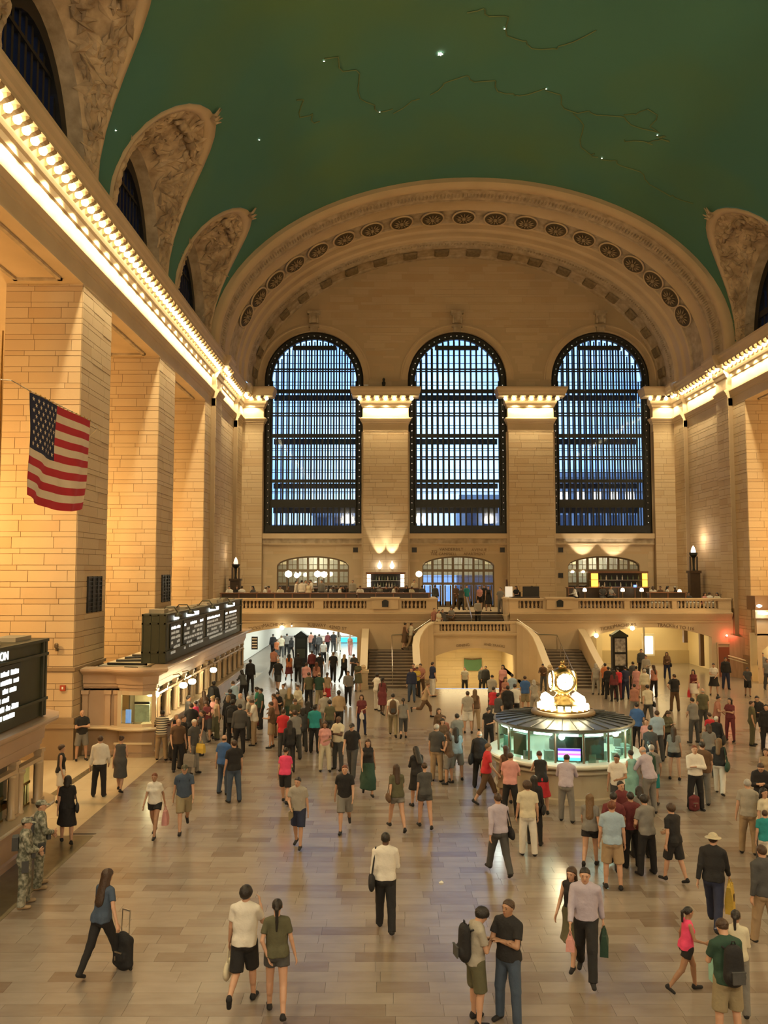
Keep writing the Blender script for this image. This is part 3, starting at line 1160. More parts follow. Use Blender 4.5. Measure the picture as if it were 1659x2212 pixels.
tag(MB().box(-26, 38, -14.4, -14, -.3, 34).build('wall_back', FIELD), 'stone wall behind the camera closing the hall', 'wall', kind='structure')
# daylight side: dark box behind each window keeps the hall tight
ow = MB()
ow.box(XL - 4, XL, YW + .2, YW + .4, 0, 32).box(XR, XR + 4, YW + .2, YW + .4, 0, 32)
tag(ow.build('wall_outer', PLAIN), 'outer return walls beside the end wall', 'wall', kind='structure')
# buildings across the street
BLD = mat('street_facade', (0.28, 0.30, 0.36, 1), 0.8, nscale=.4, namt=.3)
BWIN = mat('street_window_dark', (0.05, 0.07, 0.12, 1), 0.2)
BLIT = mat('street_window_lit', (1, .9, .7, 1), .5, emit=(1, .93, .8), estr=2.2)
BLIT2 = mat('street_window_yellow', (1, .8, .3, 1), .5, emit=(1, .75, .22), estr=2.6)
for (x0, x1, y0, h, seed, lab) in ((8.5, 15.5, 92, 15, 1, 'grey office block across the street behind the middle and right windows'), (15.9, 30, 96, 18, 2, 'taller office block with a lit floor behind the right window'),
                                   (-26, -9, 98, 12, 3, 'low office block across the street behind the left window'), (-8.6, 3.5, 100, 13.8, 4, 'squat street building with one yellow lit window')):
    bt = thing('street_building', lab, 'building', ((x0 + x1) / 2, y0, 0))
    def loc(o):
        o.location = (-(x0 + x1) / 2, -y0, 0)
        return o
    loc(MB().box(x0, x1, y0, y0 + 6, -3, h).box(x0 - .2, x1 + .2, y0 - .3, y0, h - .4, h + .2).build('facade', BLD, bt))
    q = random.Random(seed)
    zz = 9.0
    while zz < h - 1.8:
        xx = x0 + .6
        while xx < x1 - 1.4:
            lit = (seed == 2 and 13.5 < zz < 15.6) or q.random() < .06
            m_ = BLIT if lit else BWIN
            if seed == 4 and 11 < zz < 13.4 and -2 < xx - 2 < 3:
                m_ = BLIT2
            o = ubox('window', m_, xx, xx + 1.1, y0 - .05, y0 + .1, zz, zz + 1.5, bt)
            o.location = Vector(o.location) - Vector(((x0 + x1) / 2, y0, 0))
            xx += 1.9
        zz += 2.7

TER = .4

def PX(px, py, X):
    u, v = (px - 829.5) / FPX, (1106 - py) / FPX
    d = cs - v * sn
    Y = X * d / u
    return (X, Y, CAMH + Y * (sn + v * cs) / d)


def mitre(pts, side=1):
    out = []
    n = len(pts)
    for i in range(n):
        ns = []
        for a, b in ((i - 1, i), (i, i + 1)):
            if 0 <= a and b < n:
                dx, dy = pts[b][0] - pts[a][0], pts[b][1] - pts[a][1]
                L = math.hypot(dx, dy)
                ns.append((dy / L * side, -dx / L * side))
        nx, ny = sum(q[0] for q in ns) / len(ns), sum(q[1] for q in ns) / len(ns)
        k = 1 / max(0.35, nx * nx + ny * ny)
        out.append((pts[i][0], pts[i][1], nx * k, ny * k))
    return out


def lathe_mesh(name, prof, m, n=12, smooth=True):
    b = MB().lathe((0, 0, 0), prof, n)
    me = bpy.data.meshes.new(name)
    me.from_pydata(b.v, [], b.f)
    me.materials.append(m)
    if smooth:
        me.polygons.foreach_set('use_smooth', [True] * len(me.polygons))
    return me


# ================================================================== WEST BALCONY
balc = thing('balcony', 'stone balcony with balustrade crossing the end of the hall above two arches', 'balcony', kind='structure')
bops = []
AR = [(-9.7, -1.75), (13.35, 21.3)]
def seg(xa, xb, zs, rise):
    c, h = (xa + xb) / 2, (xb - xa) / 2
    R = (h * h + rise * rise) / (2 * rise)
    return lambda x: zs + rise - R + math.sqrt(max(0, R * R - (x - c) ** 2))


for (a, b) in AR:
    bops.append((a, b, lambda x: -0.03, seg(a, b, 2.55, .62)))
bops.append((3.0, 8.6, lambda x: -2.2, lambda x: 2.4))
bops.append((3.45, 8.15, lambda x: 2.7, lambda x: 3.96))
xs = {XL, XR, 3.0, 8.6, 3.45, 8.15}
for (a, b) in AR:
    xs.update(round(a + (b - a) * k / 24, 5) for k in range(25))
mb = MB()
wall_strips(mb, sorted(xs), lambda x: -2.2 if 3.0 <= x <= 8.6 else -0.03, lambda x: 3.96, [(round(o[0], 5), round(o[1], 5), o[2], o[3]) for o in bops], YB, YB + .5)
mb.build('arcade_wall', PLAIN, balc)
MB().box(XL, 3.45, YB, YW, 3.7, 4.0).box(8.15, XR, YB, YW, 3.7, 4.0).box(3.45, 8.15, 58.1, YW, 3.7, 4.0).build('deck_slab', PLAIN, balc)
# string course and cornice below the parapet
BPROF = [(0.0, 3.45), (0.05, 3.47), (0.05, 3.62), (0.12, 3.66), (0.16, 3.78), (0.26, 3.9), (0.30, 4.0), (0.34, 4.06), (0.34, 4.13), (0.10, 4.17), (0.08, 4.36)]
for (a, b) in ((XL + .3, 3.45), (8.15, XR - .4)):
    path = mitre([(a, YB), (b, YB)], 1)
    m = MB().sweep(BPROF, path)
    m.box(a, b, YB, YB + .34, 3.96, 4.40)
    smooth_by_angle(m.build('parapet_base', PLAIN, balc), 25)
    m = MB().box(a, b, YB - .14, YB + .42, 4.90, 4.98).box(a, b, YB - .18, YB + .46, 4.98, 5.05)
    m.build('parapet_rail', PLAIN, balc)
BAL = lathe_mesh('baluster', [(.07, 0), (.07, .05), (.045, .07), (.075, .16), (.08, .22), (.05, .36), (.04, .42), (.065, .45), (.065, .52)], PLAIN, 8)
def balrow(parent, xa, xb, y, z, h, sp=0.245):
    n = int((xb - xa) / sp)
    for k in range(n):
        o = link('baluster', BAL, parent)
        o.location = (xa + (xb - xa) * (k + .5) / n, y, z)
        o.scale = (1.15, 1.15, h / .52)


bays = [(-10.6, -7.15), (-6.95, -4.55), (-3.95, -1.15), (1.15, 2.75), (8.75, 10.35), (12.65, 15.65), (16.0, 18.75), (19.05, 21.75)]
for (a, b) in bays:
    balrow(balc, a, b, YB + .13, 4.40, .5)
edges = [XL + .3] + [q for bb in bays for q in bb] + [XR - .4]
for k in range(0, len(edges), 2):
    a, b = edges[k], edges[k + 1]
    if a < 3.4 < b:
        for (p, q) in ((a, 3.45), (8.15, b)):
            MB().box(p, q, YB - .1, YB + .4, 4.36, 4.92).build('pedestal', PLAIN, balc)
    elif b - a > .05:
        MB().box(a, b, YB - .1, YB + .4, 4.36, 4.92).build('pedestal', PLAIN, balc)
for x in (P(832, 1298, YB)[0], P(1208, 1298, YB)[0]):
    p_ = MB().box(x - .85, x + .85, YB - .2, YB + .48, 4.36, 5.0).box(x - .95, x + .95, YB - .26, YB + .52, 5.0, 5.12).build('plaque_pedestal', PLAIN, balc)
    s = MB()
    o_ = [(x - .2, 4.5), (x + .2, 4.5), (x + .22, 4.86), (x + .12, 4.93), (x, 4.97), (x - .12, 4.93), (x - .22, 4.86)]
    s.ring([[(a, YB - .2, z) for a, z in o_], [(a, YB - .27, z) for a, z in o_]])
    s.build('shield_plaque', BRONZE, p_)
def letters(words, y, m=INS, parent=balc):
    for (w, px, py, sz, rot) in words:
        x, _, z = P(px, py, y)
        text('inscription', w, sz, (x, y - .02, z), (PI / 2, rot, 0), m, parent, .006)


letters([('TICKET', 553, 1357, .30, -.17), ('MACHINES', 592, 1350, .30, -.07), ('SUBWAY', 684, 1351, .30, .05), ('· 42ND ST', 727, 1356, .30, .14),
         ('WEST BALCONY', 846, 1342, .26, 0), ('WEST BALCONY', 1192, 1341, .26, 0),
         ('TICKET', 1312, 1357, .30, -.16), ('MACHINES', 1350, 1351, .30, -.06), ('TRACKS', 1438, 1351, .30, .04), ('14 TO 116', 1477, 1356, .30, .13)], YB)

# passages beneath
psg = thing('passage', 'bright low passages running back beneath the balcony', 'passage', kind='structure')
YEL = mat('yellow_plaster', (0.78, 0.62, 0.36, 1), 0.6, nscale=.6, namt=.15)
WHT = mat('white_plaster', (0.8, 0.8, 0.74, 1), 0.6)
MB().box(-10.9, -1.0, YB + .5, 90, 3.5, 3.7).build('passage_ceiling', WHT, psg)
MB().box(-11.4, -10.6, YB + .5, 90, 0, 3.6).box(-1.2, 2.9, YB + .5, 66, -2.2, 3.6).box(-1.2, -.8, 66, 90, 0, 3.6).box(-11.4, -.8, 88, 88.4, 0, 3.6).build('passage_wall', WHT, psg)
MB().box(8.7, 13.0, YB + .5, 64, -2.2, 3.6).box(13, 15.4, 66, 66.3, 0, 3.6).box(15.3, 15.7, 60.5, 66.3, 0, 3.6).box(15.7, 23.4, 62.5, 62.8, 0, 3.6).box(22.6, 23.2, YB + .5, 62.8, 0, 3.6).build('passage_wall', YEL, psg)
MB().box(12.8, 23.4, YB + .5, 66, 3.55, 3.7).build('passage_ceiling', YEL, psg)
MB().box(2.7, 3.0, 49.2, 54.6, -2.2, -.04).box(8.6, 8.9, 49.2, 54.6, -2.2, -.04).build('ramp_side', YEL, psg)
MB().box(2.7, 3.0, 54.6, 61.6, -2.2, 2.4).box(8.6, 8.9, 54.6, 61.6, -2.2, 2.4).box(2.7, 8.9, 61.5, 61.8, -2.3, 2.7).box(2.7, 8.9, 53.9, 61.6, 2.3, 2.5).build('ramp_hall', YEL, psg)
# pale blocks on the lit ramp wall
blocks(psg, 'x', 61.5, 3.0, 8.6, -2.0, 2.3, mat('yellow_blocks', (0.80, 0.64, 0.38, 1), 0.6, var=.15), 0, sign=-1, seed=9)
MB().box(15.7, 22.6, 62.3, 62.5, 0, .95).build('dado', mat('tan_dado', (0.55, 0.42, 0.22, 1), .6), psg)
for px in (1481, 1516):
    x = P(px, 1400, 58)[0]
    MB().box(x - .13, x + .13, 57.9, 58.2, .3 if px == 1516 else 1.9, 3.6).build('dark_post', mat('brown_post', (0.16, 0.09, 0.04, 1), .5), psg)
x0, _, _z = P(1389, 1400, 60.4)
tag(MB().box(x0, x0 + .08, 60.2, 60.4, .6, 3.3).build('screen_post', STEEL), 'thin steel post beside the bright display in the right passage', 'post')
a, b = P(1390, 1375, 61), P(1410, 1412, 61)
dd = thing('display_case', 'white backlit display panel in the right-hand passage', 'display', (0, 0, 0))
MB().box(a[0] - .1, b[0] + .15, 61, 61.2, b[2] - .15, a[2] + .2).build('case_frame', mat('cream_frame', (.7, .6, .4, 1), .5), dd)
MB().box(a[0], b[0], 60.97, 61.0, b[2], a[2]).build('lit_panel', WHITE_E, dd)
# kiosks
def kiosk(name, label, px0, px1, ytop, Y, cap_m, panels):
    xa, _, zt = P(px0, ytop, Y)
    xb = P(px1, ytop, Y)[0]
    w = xb - xa
    k = thing(name, label, 'kiosk', ((xa + xb) / 2, Y, 0))
    h = zt
    MB().box(-w / 2 - .06, w / 2 + .06, -.3, .3, 0, .3).box(-w / 2, w / 2, -.25, .25, .3, h - .35).build('body', BRONZE, k)
    c = MB().box(-w / 2 - .07, w / 2 + .07, -.32, .32, h - .35, h - .2)
    c.add([(-w / 2, -.3, h - .2), (w / 2, -.3, h - .2), (0, -.3, h + .12), (-w / 2, .3, h - .2), (w / 2, .3, h - .2), (0, .3, h + .12)], [(0, 1, 2), (5, 4, 3), (0, 2, 5, 3), (1, 4, 5, 2), (0, 3, 4, 1)])
    c.build('pediment', cap_m, k)
    for (z0, z1, m_) in panels:
        MB().box(-w / 2 + .13, w / 2 - .13, -.29, -.25, z0, z1).build('poster', m_, k)
    return k


kiosk('directory_kiosk', 'dark pedimented directory kiosk standing in the bright left passage', 638, 664, 1366, 60.5, BRONZE, [(.6, 1.25, BOARD), (1.35, 2.15, BOARDD)])
kiosk('poster_kiosk', 'dark kiosk with two framed posters in the right passage', 1321, 1352, 1364, 54.5 + 2.2, BOARD,
      [(.5, 1.25, mat('poster_a', (.55, .5, .42, 1), .5, nscale=4, namt=1.0, col2=(.1, .08, .07, 1))), (1.4, 2.3, mat('poster_b', (.6, .58, .52, 1), .5, nscale=5, namt=1.0, col2=(.12, .08, .06, 1)))])
# left poster with striped lettering rows, shop displays
x, _, z = P(549, 1390, 54.1)
p_ = thing('wall_poster', 'black and white striped poster on the left jamb of the passage', 'poster', (x, 54.3, 0))
MB().box(-.2, .2, -.02, .03, z - .4, z + .42).build('backing', BLACK, p_)
for k in range(4):
    MB().box(-.16, .16, -.035, -.02, z - .3 + k * .18, z - .22 + k * .18).build('print_row', PAPER, p_)
TURQ = mat('turquoise_light', (.1, .6, .7, 1), .5, emit=(.04, .55, .75), estr=1.5)
for (p0, p1, lab) in ((735, 754, 'turquoise lit shop counter, left one, at the end of the left passage'), (758, 777, 'turquoise lit shop counter, right one, at the end of the left passage')):
    a, b = P(p0, 1377, 80), P(p1, 1387, 80)
    s_ = thing('shop_counter', lab, 'counter', ((a[0] + b[0]) / 2, 80, 0))
    w = (b[0] - a[0]) / 2
    MB().box(-w, w, -.1, .3, b[2], a[2]).build('lit_sign', TURQ, s_)
    MB().box(-w - .1, w + .1, -.05, .6, 0, b[2] - .02).build('counter_front', STEEL, s_)
ex = thing('hanging_sign', 'green hanging sign on the lit ramp wall under the landing', 'sign', (0, 0, 0))
a, b = P(1003, 1424, 61.2), P(1041, 1449, 61.2)
s_ = MB()
cx, w, = (a[0] + b[0]) / 2, (b[0] - a[0]) / 2
out_ = [(cx - w, a[2]), (cx - w * .4, a[2] - .06), (cx, a[2] - .08), (cx + w * .5, a[2] - .03), (cx + w, a[2] + .0), (cx + w, b[2] + .25), (cx + w * .6, b[2]), (cx - w * .6, b[2]), (cx - w, b[2] + .25)]
s_.ring([[(x, 61.42, z) for x, z in out_], [(x, 61.3, z) for x, z in out_]])
s_.build('sign_body', mat('sign_green', (.12, .27, .13, 1), .6, nscale=2, namt=.3), ex)
MB().tube([(cx - w, 61.3, a[2] + .03), (cx - w * .2, 61.25, a[2] + .0), (cx + w, 61.3, a[2] + .05)], .05, 6).build('garland', DARKORN, ex)
for (px, py, lab) in ((609, 1356, 'bright round lamp hanging at the left arch'), (630, 1352, 'small spotlight above the left arch'), (1366, 1357, 'round lamp glowing at the crown of the right arch'), (1288, 1373, 'bright round lamp at the left springing of the right arch')):
    x, y, z = P(px, py, YB + .25 if py < 1353 else YB + .1)
    y = YB - .22
    x, y, z = P(px, py, y)
    l_ = thing('arch_lamp', lab, 'lamp', (x, y, z))
    r = .05 if px == 630 else .15
    MB().lathe((0, 0, 0), [(0.001, -r), (r * .8, -r * .6), (r, 0), (r * .7, r * .7), (0.001, r)], 12).build('glowing_globe', GLOBE_E, l_, smooth=True)
    MB().tube([(0, 0, r * .9), (0, .1, r + .1), (0, .24, r + .1)], .02, 6).build('arm', BRONZE, l_)

# ================================================================== STAIRS
stc = thing('staircase', 'double stone staircase with curved parapets rising to the balcony', 'staircase', kind='structure')
RI, TR = 1.75 / 12, 0.385
for side in (0, 1):
    X = (lambda x: x) if side == 0 else (lambda x: 2 * 5.8 - x)
    def bx(m, x0, x1, *a, **k):
        a0, a1 = sorted((X(x0), X(x1)))
        return m.box(a0, a1, *a, **k)
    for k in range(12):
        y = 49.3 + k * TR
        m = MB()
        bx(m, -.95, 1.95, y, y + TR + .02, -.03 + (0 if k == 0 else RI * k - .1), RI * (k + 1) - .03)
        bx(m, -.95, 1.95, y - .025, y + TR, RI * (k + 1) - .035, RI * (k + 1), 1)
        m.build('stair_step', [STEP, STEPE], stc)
    m = MB()
    bx(m, -1.3, 3.0, 53.9, YB, 1.5, 1.75)
    bx(m, 1.9, 3.0, 53.6, YB, 1.5, 1.75)
    m.build('half_landing', STEP, stc)
    for k in range(7):
        x = 1.25 + k * .3
        m = MB()
        bx(m, x, x + .34, 53.75, YB, 1.6, 1.75 + (k + 1) * .14)
        m.build('stair_step', STEP, stc)
    # parapets: path of (x, y, ztop)
    pin = [(1.95, 49.0, 1.10), (1.95, 50, 1.42), (1.95, 51, 1.82), (1.97, 52, 2.3), (2.07, 52.7, 2.72), (2.35, 53.15, 3.1), (2.72, 53.45, 3.42), (3.1, 53.6, 3.6)]
    pout = [(-1.2, 49.0, 1.10), (-1.2, 50.2, 1.5), (-1.2, 51.6, 2.05), (-1.2, 53.0, 2.65), (-1.2, 54.5, 3.1)]
    for nm, pth, th in (('inner_parapet', pin, .15), ('outer_parapet', pout, .15)):
        pl = mitre([(X(p[0]), p[1]) for p in pth], 1)
        m = MB()
        rings = []
        for (x, y, nx, ny), p in zip(pl, pth):
            zt = p[2]
            zb = -.03
            rings.append([(x - nx * th, y - ny * th, zb), (x + nx * th, y + ny * th, zb), (x + nx * th, y + ny * th, zt - .1), (x - nx * th, y - ny * th, zt - .1)])
        m.ring(rings)
        pr = m.build(nm, PLAIN, stc)
        m = MB()
        rings = []
        for (x, y, nx, ny), p in zip(pl, pth):
            zt, t2 = p[2], th + .07
            rings.append([(x - nx * t2, y - ny * t2, zt - .1), (x + nx * t2, y + ny * t2, zt - .1), (x + nx * t2, y + ny * t2, zt), (x - nx * t2, y - ny * t2, zt)])
        m.ring(rings)
        m.build('coping', mat('pale_coping', (0.66, 0.55, 0.38, 1), .5), pr)
        # newel with scroll
        m = MB()
        x = X(pth[0][0])
        m.box(x - .26, x + .26, 48.75, 49.25, 0, .95).box(x - .32, x + .32, 48.7, 49.3, .95, 1.08).box(x - .3, x + .3, 48.7, 49.3, -.0, .18)
        m.lathe((x, 48.95, 1.08), [(.2, 0), (.2, .06), (.12, .1), (.16, .2), (.1, .3), (0.001, .34)], 12)
        m.build('newel', PLAIN, pr)
    # steel rail up the middle
    xm = X(.5)
    m = MB().tube([(xm, 49.25, .95), (xm, 53.95, 2.72)], .03, 6).tube([(xm, 53.95, 2.72), (X(1.6), 54.2, 2.75), (X(3.0), 54.2, 3.7)], .03, 6)
    for k in range(5):
        y = 49.5 + k * 1.1
        z = (y - 49.3) / TR * RI
        m.tube([(xm, y, z), (xm, y, z + .93)], .02, 5)
    m.build('handrail', STEEL, stc)
# front of the landing with arch
m = MB()
xs = sorted({3.1, 8.5} | {round(3.3 + 5.0 * k / 24, 5) for k in range(25)} | {8.3, 3.3})
wall_strips(m, xs, lambda x: -2.2, lambda x: 2.72, [(3.3, 8.3, lambda x: -2.19, seg(3.3, 8.3, 1.43, .5))], 53.6, 54.2)
m.build('landing_front', PLAIN, stc)
LP = [(0, 2.55), (.05, 2.6), (.05, 2.66), (.14, 2.72), (.17, 2.8), (.17, 2.86), (.06, 2.9), (.06, 3.0)]
smooth_by_angle(MB().sweep(LP, mitre([(3.1, 53.6), (8.5, 53.6)], 1)).box(3.1, 8.5, 53.6, 53.9, 2.7, 3.0).build('landing_cornice', PLAIN, stc), 25)
MB().box(3.1, 8.5, 53.48, 53.92, 3.45, 3.6).build('landing_rail', PLAIN, stc)
MB().box(3.1, 3.55, 53.52, 53.88, 2.95, 3.47).box(8.05, 8.5, 53.52, 53.88, 2.95, 3.47).build('landing_pier', PLAIN, stc)
balrow(stc, 3.55, 8.05, 53.72, 3.0, .46, .215)
MB().box(1.9, 9.7, 53.9, 54.9, 2.5, 2.73).build('landing_slab', STEP, stc)
letters([('DINING', 1000, 1394, .24, -.1), ('AND TRACKS', 1068, 1394, .22, .12)], 53.6, parent=stc)
# upper flight
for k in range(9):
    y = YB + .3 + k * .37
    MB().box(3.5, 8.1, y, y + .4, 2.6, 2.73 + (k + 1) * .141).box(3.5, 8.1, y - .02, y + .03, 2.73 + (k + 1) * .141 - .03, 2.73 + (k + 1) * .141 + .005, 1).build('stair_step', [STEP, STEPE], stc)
for x in (3.3, 8.3):
    MB().box(x - .17, x + .17, YB + .1, 58.3, 2.7, 4.92).box(x - .24, x + .24, YB + .05, 58.4, 4.92, 5.04).build('flight_parapet', PLAIN, stc)
MB().tube([(5.75, YB + .2, 3.7), (5.75, 58.2, 5.0)], .03, 6).tube([(5.75, YB + .4, 2.8), (5.75, YB + .4, 3.8)], .02, 5).tube([(5.75, 58, 4.0), (5.75, 58, 4.93)], .02, 5).build('handrail', STEEL, stc)

# ================================================================== DOORS (arched glazed screens on the balcony)
for i, c in enumerate(WC):
    d_ = thing('door_%d' % (i + 1), 'arched glazed wooden door screen behind the balcony, %s of three' % ('left', 'middle', 'right')[i], 'door', kind='structure')
    yd = YW + .35
    FW = BRONZEL
    m = MB()
    n = 7
    pw = 2 * DH / n
    za = darch(c)
    for k in range(n + 1):
        x = c - DH + k * pw
        m.box(x - .09, x + .09, yd - .08, yd + .08, DECK, za(max(c - DH + .01, min(c + DH - .01, x))))
    for (z0, z1) in ((6.75, 6.95), (5.72, 5.92), (DECK, DECK + .12)):
        m.box(c - DH, c + DH, yd - .1, yd + .08, z0, z1)
    aps = [(c - DH + 2 * DH * k / 24) for k in range(25)]
    m.ring([[(x, yd - .12, za(x)) for x in aps], [(x, yd - .12, za(x) - .12) for x in aps], [(x, yd + .1, za(x) - .12) for x in aps]], closed=False, cap=False)
    m.build('door_frame', FW, d_)
    m = MB()
    for k in range(n):
        x = c - DH + (k + .5) * pw
        m.box(x - .02, x + .02, yd - .03, yd + .02, 5.9, za(x))
        m.box(x - pw / 2, x + pw / 2, yd - .03, yd + .02, 6.33, 6.37)
        m.box(x - pw / 2, x + pw / 2, yd - .03, yd + .02, 7.28, 7.32)
    m.build('glazing_bars', FW, d_)
    q = random.Random(i)
    for k in range(n):
        x0, x1 = c - DH + k * pw + .09, c - DH + (k + 1) * pw - .09
        zt = min(za(x0), za(x1)) - .1
        ubox('pane', DGLASS, x0, x1, yd, yd + .01, 6.95, zt, d_)
        ubox('pane', DGLASS, x0, x1, yd, yd + .01, 5.92, 6.75, d_)
    if i != 1:
        for k in range(n):
            x0, x1 = c - DH + k * pw + .1, c - DH + (k + 1) * pw - .1
            ubox('door_panel', DWOOD, x0, x1, yd, yd + .05, DECK + .12, 5.7, d_)
    else:
        for k in range(n):
            x0, x1 = c - DH + k * pw + .12, c - DH + (k + 1) * pw - .12
            dl = MB().box(x0, x0 + .12, yd - .03, yd + .03, DECK + .1, 5.7).box(x1 - .12, x1, yd - .03, yd + .03, DECK + .1, 5.7).box(x0, x1, yd - .03, yd + .03, DECK + .1, DECK + .45)
            dl.build('door_leaf', FW, d_)
            ubox('pane', DGLASS, x0 + .12, x1 - .12, yd, yd + .01, DECK + .45, 5.7, d_)
# vestibule rooms behind the doors: cream walls lit by their own lamps
vs_ = thing('vestibule', 'cream lobby rooms behind the glazed balcony doors', 'lobby', kind='structure')
CRM = mat('cream_wall', (0.72, 0.68, 0.50, 1), .7)
for i, c in enumerate(WC):
    if i != 1:
        MB().box(c - 4, c + 4, YW + 3.8, YW + 4, 3.9, 9).box(c - 4, c - 3.8, YW + 1.1, YW + 4, 3.9, 9).box(c + 3.8, c + 4, YW + 1.1, YW + 4, 3.9, 9).box(c - 4, c + 4, YW + 1.1, YW + 4, 8.3, 8.5).box(c - 4, c + 4, YW + 1.1, YW + 4, 3.8, 4.0).build('lobby_wall', CRM, vs_)
    else:
        MB().box(c - 4, c - 3.8, YW + 1.1, YW + 6, 3.9, 9).box(c + 3.8, c + 4, YW + 1.1, YW + 6, 3.9, 9).box(c - 4, c + 4, YW + 1.1, YW + 6, 8.3, 8.5).box(c - 4, c + 4, YW + 1.1, YW + 6, 3.8, 4.0).box(c - 4, c + 4, YW + 5.9, YW + 6, 6.45, 8.4).build('lobby_wall', CRM, vs_)
    lamp('POINT', (c, YW + 2.4, 7.7), 260 if i != 1 else 300, (1, .85, .6), .3)

# ================================================================== TICKET BOOTHS
def ticket_booth(y0, y1, label, bay):
    root = thing('ticket_booth', label, 'booth', (0, 0, 0))
    XF, XB = -8.72, -11.3
    if bay:
        base = [(XB, y0 + .15), (-9.95, y0 + .15), (-9.9, y0 - .05), (-9.45, y0 - .28), (-8.95, y0 - .3), (-8.55, y0 - .05), (XF + .02, y0 + .45), (XF, y0 + .6), (XF, y1)]
        base += [(XB, y1)]
    else:
        base = [(XF, y0), (XF, y1 - .55), (-8.85, y1 - .2), (-9.1, y1), (XB, y1)]
    pth = mitre(base, 1)
    # plinth, counter
    m = MB().sweep([(.06, 0), (.06, .14), (.0, .18), (.0, .95), (.12, 1.0)], pth)
    smooth_by_angle(m.build('counter_front', mat('booth_marble', (0.46, 0.33, 0.22, 1), .35, nscale=1.5, namt=.3), root), 30)
    m = MB()
    m.sweep([(-.5, 1.0), (.36, 1.0), (.40, 1.03), (.40, 1.07), (.36, 1.09), (-.5, 1.09)], pth)
    m.build('counter_top', mat('booth_counter', (0.62, 0.50, 0.34, 1), .25), root)
    # entablature
    ent = [(-.12, 2.38), (.0, 2.38), (.0, 2.5), (.05, 2.52), (.05, 2.62), (.10, 2.66), (.12, 2.95), (.18, 2.98), (.30, 3.06), (.40, 3.1), (.44, 3.16), (.44, 3.22), (-.15, 3.25)]
    smooth_by_angle(MB().sweep(ent, pth).build('entablature', mat('booth_fascia', (0.52, 0.37, 0.25, 1), .35, nscale=1.2, namt=.25), root), 30)
    MB().box(XB, XF - .1, y0 + .1, y1 - .1, 3.0, 3.12).build('roof_deck', mat('roof_dusty', (0.50, 0.44, 0.32, 1), .8, nscale=1.5, namt=.5), root)
    q = random.Random(int(y0))
    rf = MB()
    for k in range(5):
        yy = y0 + .8 + k * 1.1
        MB().tube([(XB + .3, yy, 3.18), (XF - .6, yy + q.uniform(-.6, .9), 3.2)], .05, 5).build('roof_rail', BLACK, root)
    rf.tube([(XB + .4, y1 - 1.2, 3.16), (-9.3, y1 - .3, 3.2), (-9.0, y1 - 1.5, 3.16)], .025, 5)
    rf.build('roof_cable', BLACK, root)
    # interior back panel (dark glass room)
    MB().box(XF - .95, XF - .9, y0 + .4, y1 - .3, 1.0, 2.5).build('back_panel', mat('booth_inside', (0.10, 0.075, 0.05, 1), .5), root)
    n = int((y1 - y0 - 1.2) / 1.42)
    st = (y1 - y0 - 1.2) / n
    colp = [(.11, 0), (.11, .06), (.085, .09), (.08, .9), (.095, .93), (.12, .97), (.12, 1.02)]
    CM = MATS.get('booth_col') or mat('booth_col', (0.55, 0.42, 0.27, 1), .3)
    if 'COLM' not in UNIT:
        UNIT['COLM'] = lathe_mesh('column', colp, CM, 10)
        b = MB().box(-.09, .09, -.09, .09, 0, 1.29).box(-.12, .12, -.12, .12, 0, .07).box(-.12, .12, -.12, .12, 1.2, 1.29)
        me = bpy.data.meshes.new('pilaster')
        me.from_pydata(b.v, [], b.f)
        me.materials.append(CM)
        UNIT['PIL'] = me
        b = MB()
        for k in range(5):
            b.box(-.01, .01, -.5 + k * .2, -.48 + k * .2, .05, .55)
        b.box(-.015, .015, -.52, .52, .52, .58).box(-.015, .015, -.52, .52, .0, .05)
        me = bpy.data.meshes.new('window_grille')
        me.from_pydata(b.v, [], b.f)
        me.materials.append(BRASS)
        UNIT['GRI'] = me
    for k in range(n + 1):
        y = y0 + .75 + k * st
        if y < 11.5:
            continue
        o = link('pilaster', UNIT['PIL'], root)
        o.location = (XF - .05, y, 1.09)
        if k < n:
            for dy in (.22, st - .22):
                o = link('column', UNIT['COLM'], root)
                o.location = (XF + .02, y + dy, 1.09)
            g = link('window_grille', UNIT['GRI'], root)
            g.location = (XF - .12, y + st / 2, 1.09)
            g.scale = (1, (st - .7) / 1.04, 1)
            ubox('transom', CM, XF - .12, XF + .06, y + .05, y + st - .05, 2.11, 2.2, root)
            ubox('booth_pane', BGLASS, XF - .16, XF - .15, y + .3, y + st - .3, 1.1, 2.1, root)
    return root, XF, pth


bf, XF, pthf = ticket_booth(31.6, 52.3, 'long stone ticket booth with lit bay window and hanging lamps, farther along the left wall', True)
bn, _, pthn = ticket_booth(4.8, 22.0, 'dark stone ticket booth in the near left corner behind two soldiers', False)
# end face of the far booth: pilasters and panel, bay window
FM = MATS['booth_fascia']
MB().box(-11.3, -9.95, 31.75, 31.85, 1.0, 2.45).build('end_panel', FM, bf)
for x in (-11.2, -10.35, -10.0):
    MB().box(x - .1, x + .1, 31.62, 31.8, 1.09, 2.4).box(x - .14, x + .14, 31.58, 31.8, 2.25, 2.4).build('pilaster', FM, bf)
wf = MB()
bayp = [(-9.86, 31.52), (-9.45, 31.34), (-8.95, 31.32), (-8.58, 31.52)]
for (x, y) in (bayp[0], bayp[3]):
    wf.box(x - .07, x + .07, y - .07, y + .07, 1.09, 2.4)
wf.ring([[(x, y - .03, 1.09), (x, y + .03, 1.09), (x, y + .03, 1.2), (x, y - .03, 1.2)] for x, y in bayp])
wf.ring([[(x, y - .03, 2.26), (x, y + .03, 2.26), (x, y + .03, 2.4), (x, y - .03, 2.4)] for x, y in bayp])
wf.build('bay_frame', mat('bay_frame_stone', (0.62, 0.50, 0.34, 1), .3), bf)
gm = MB()
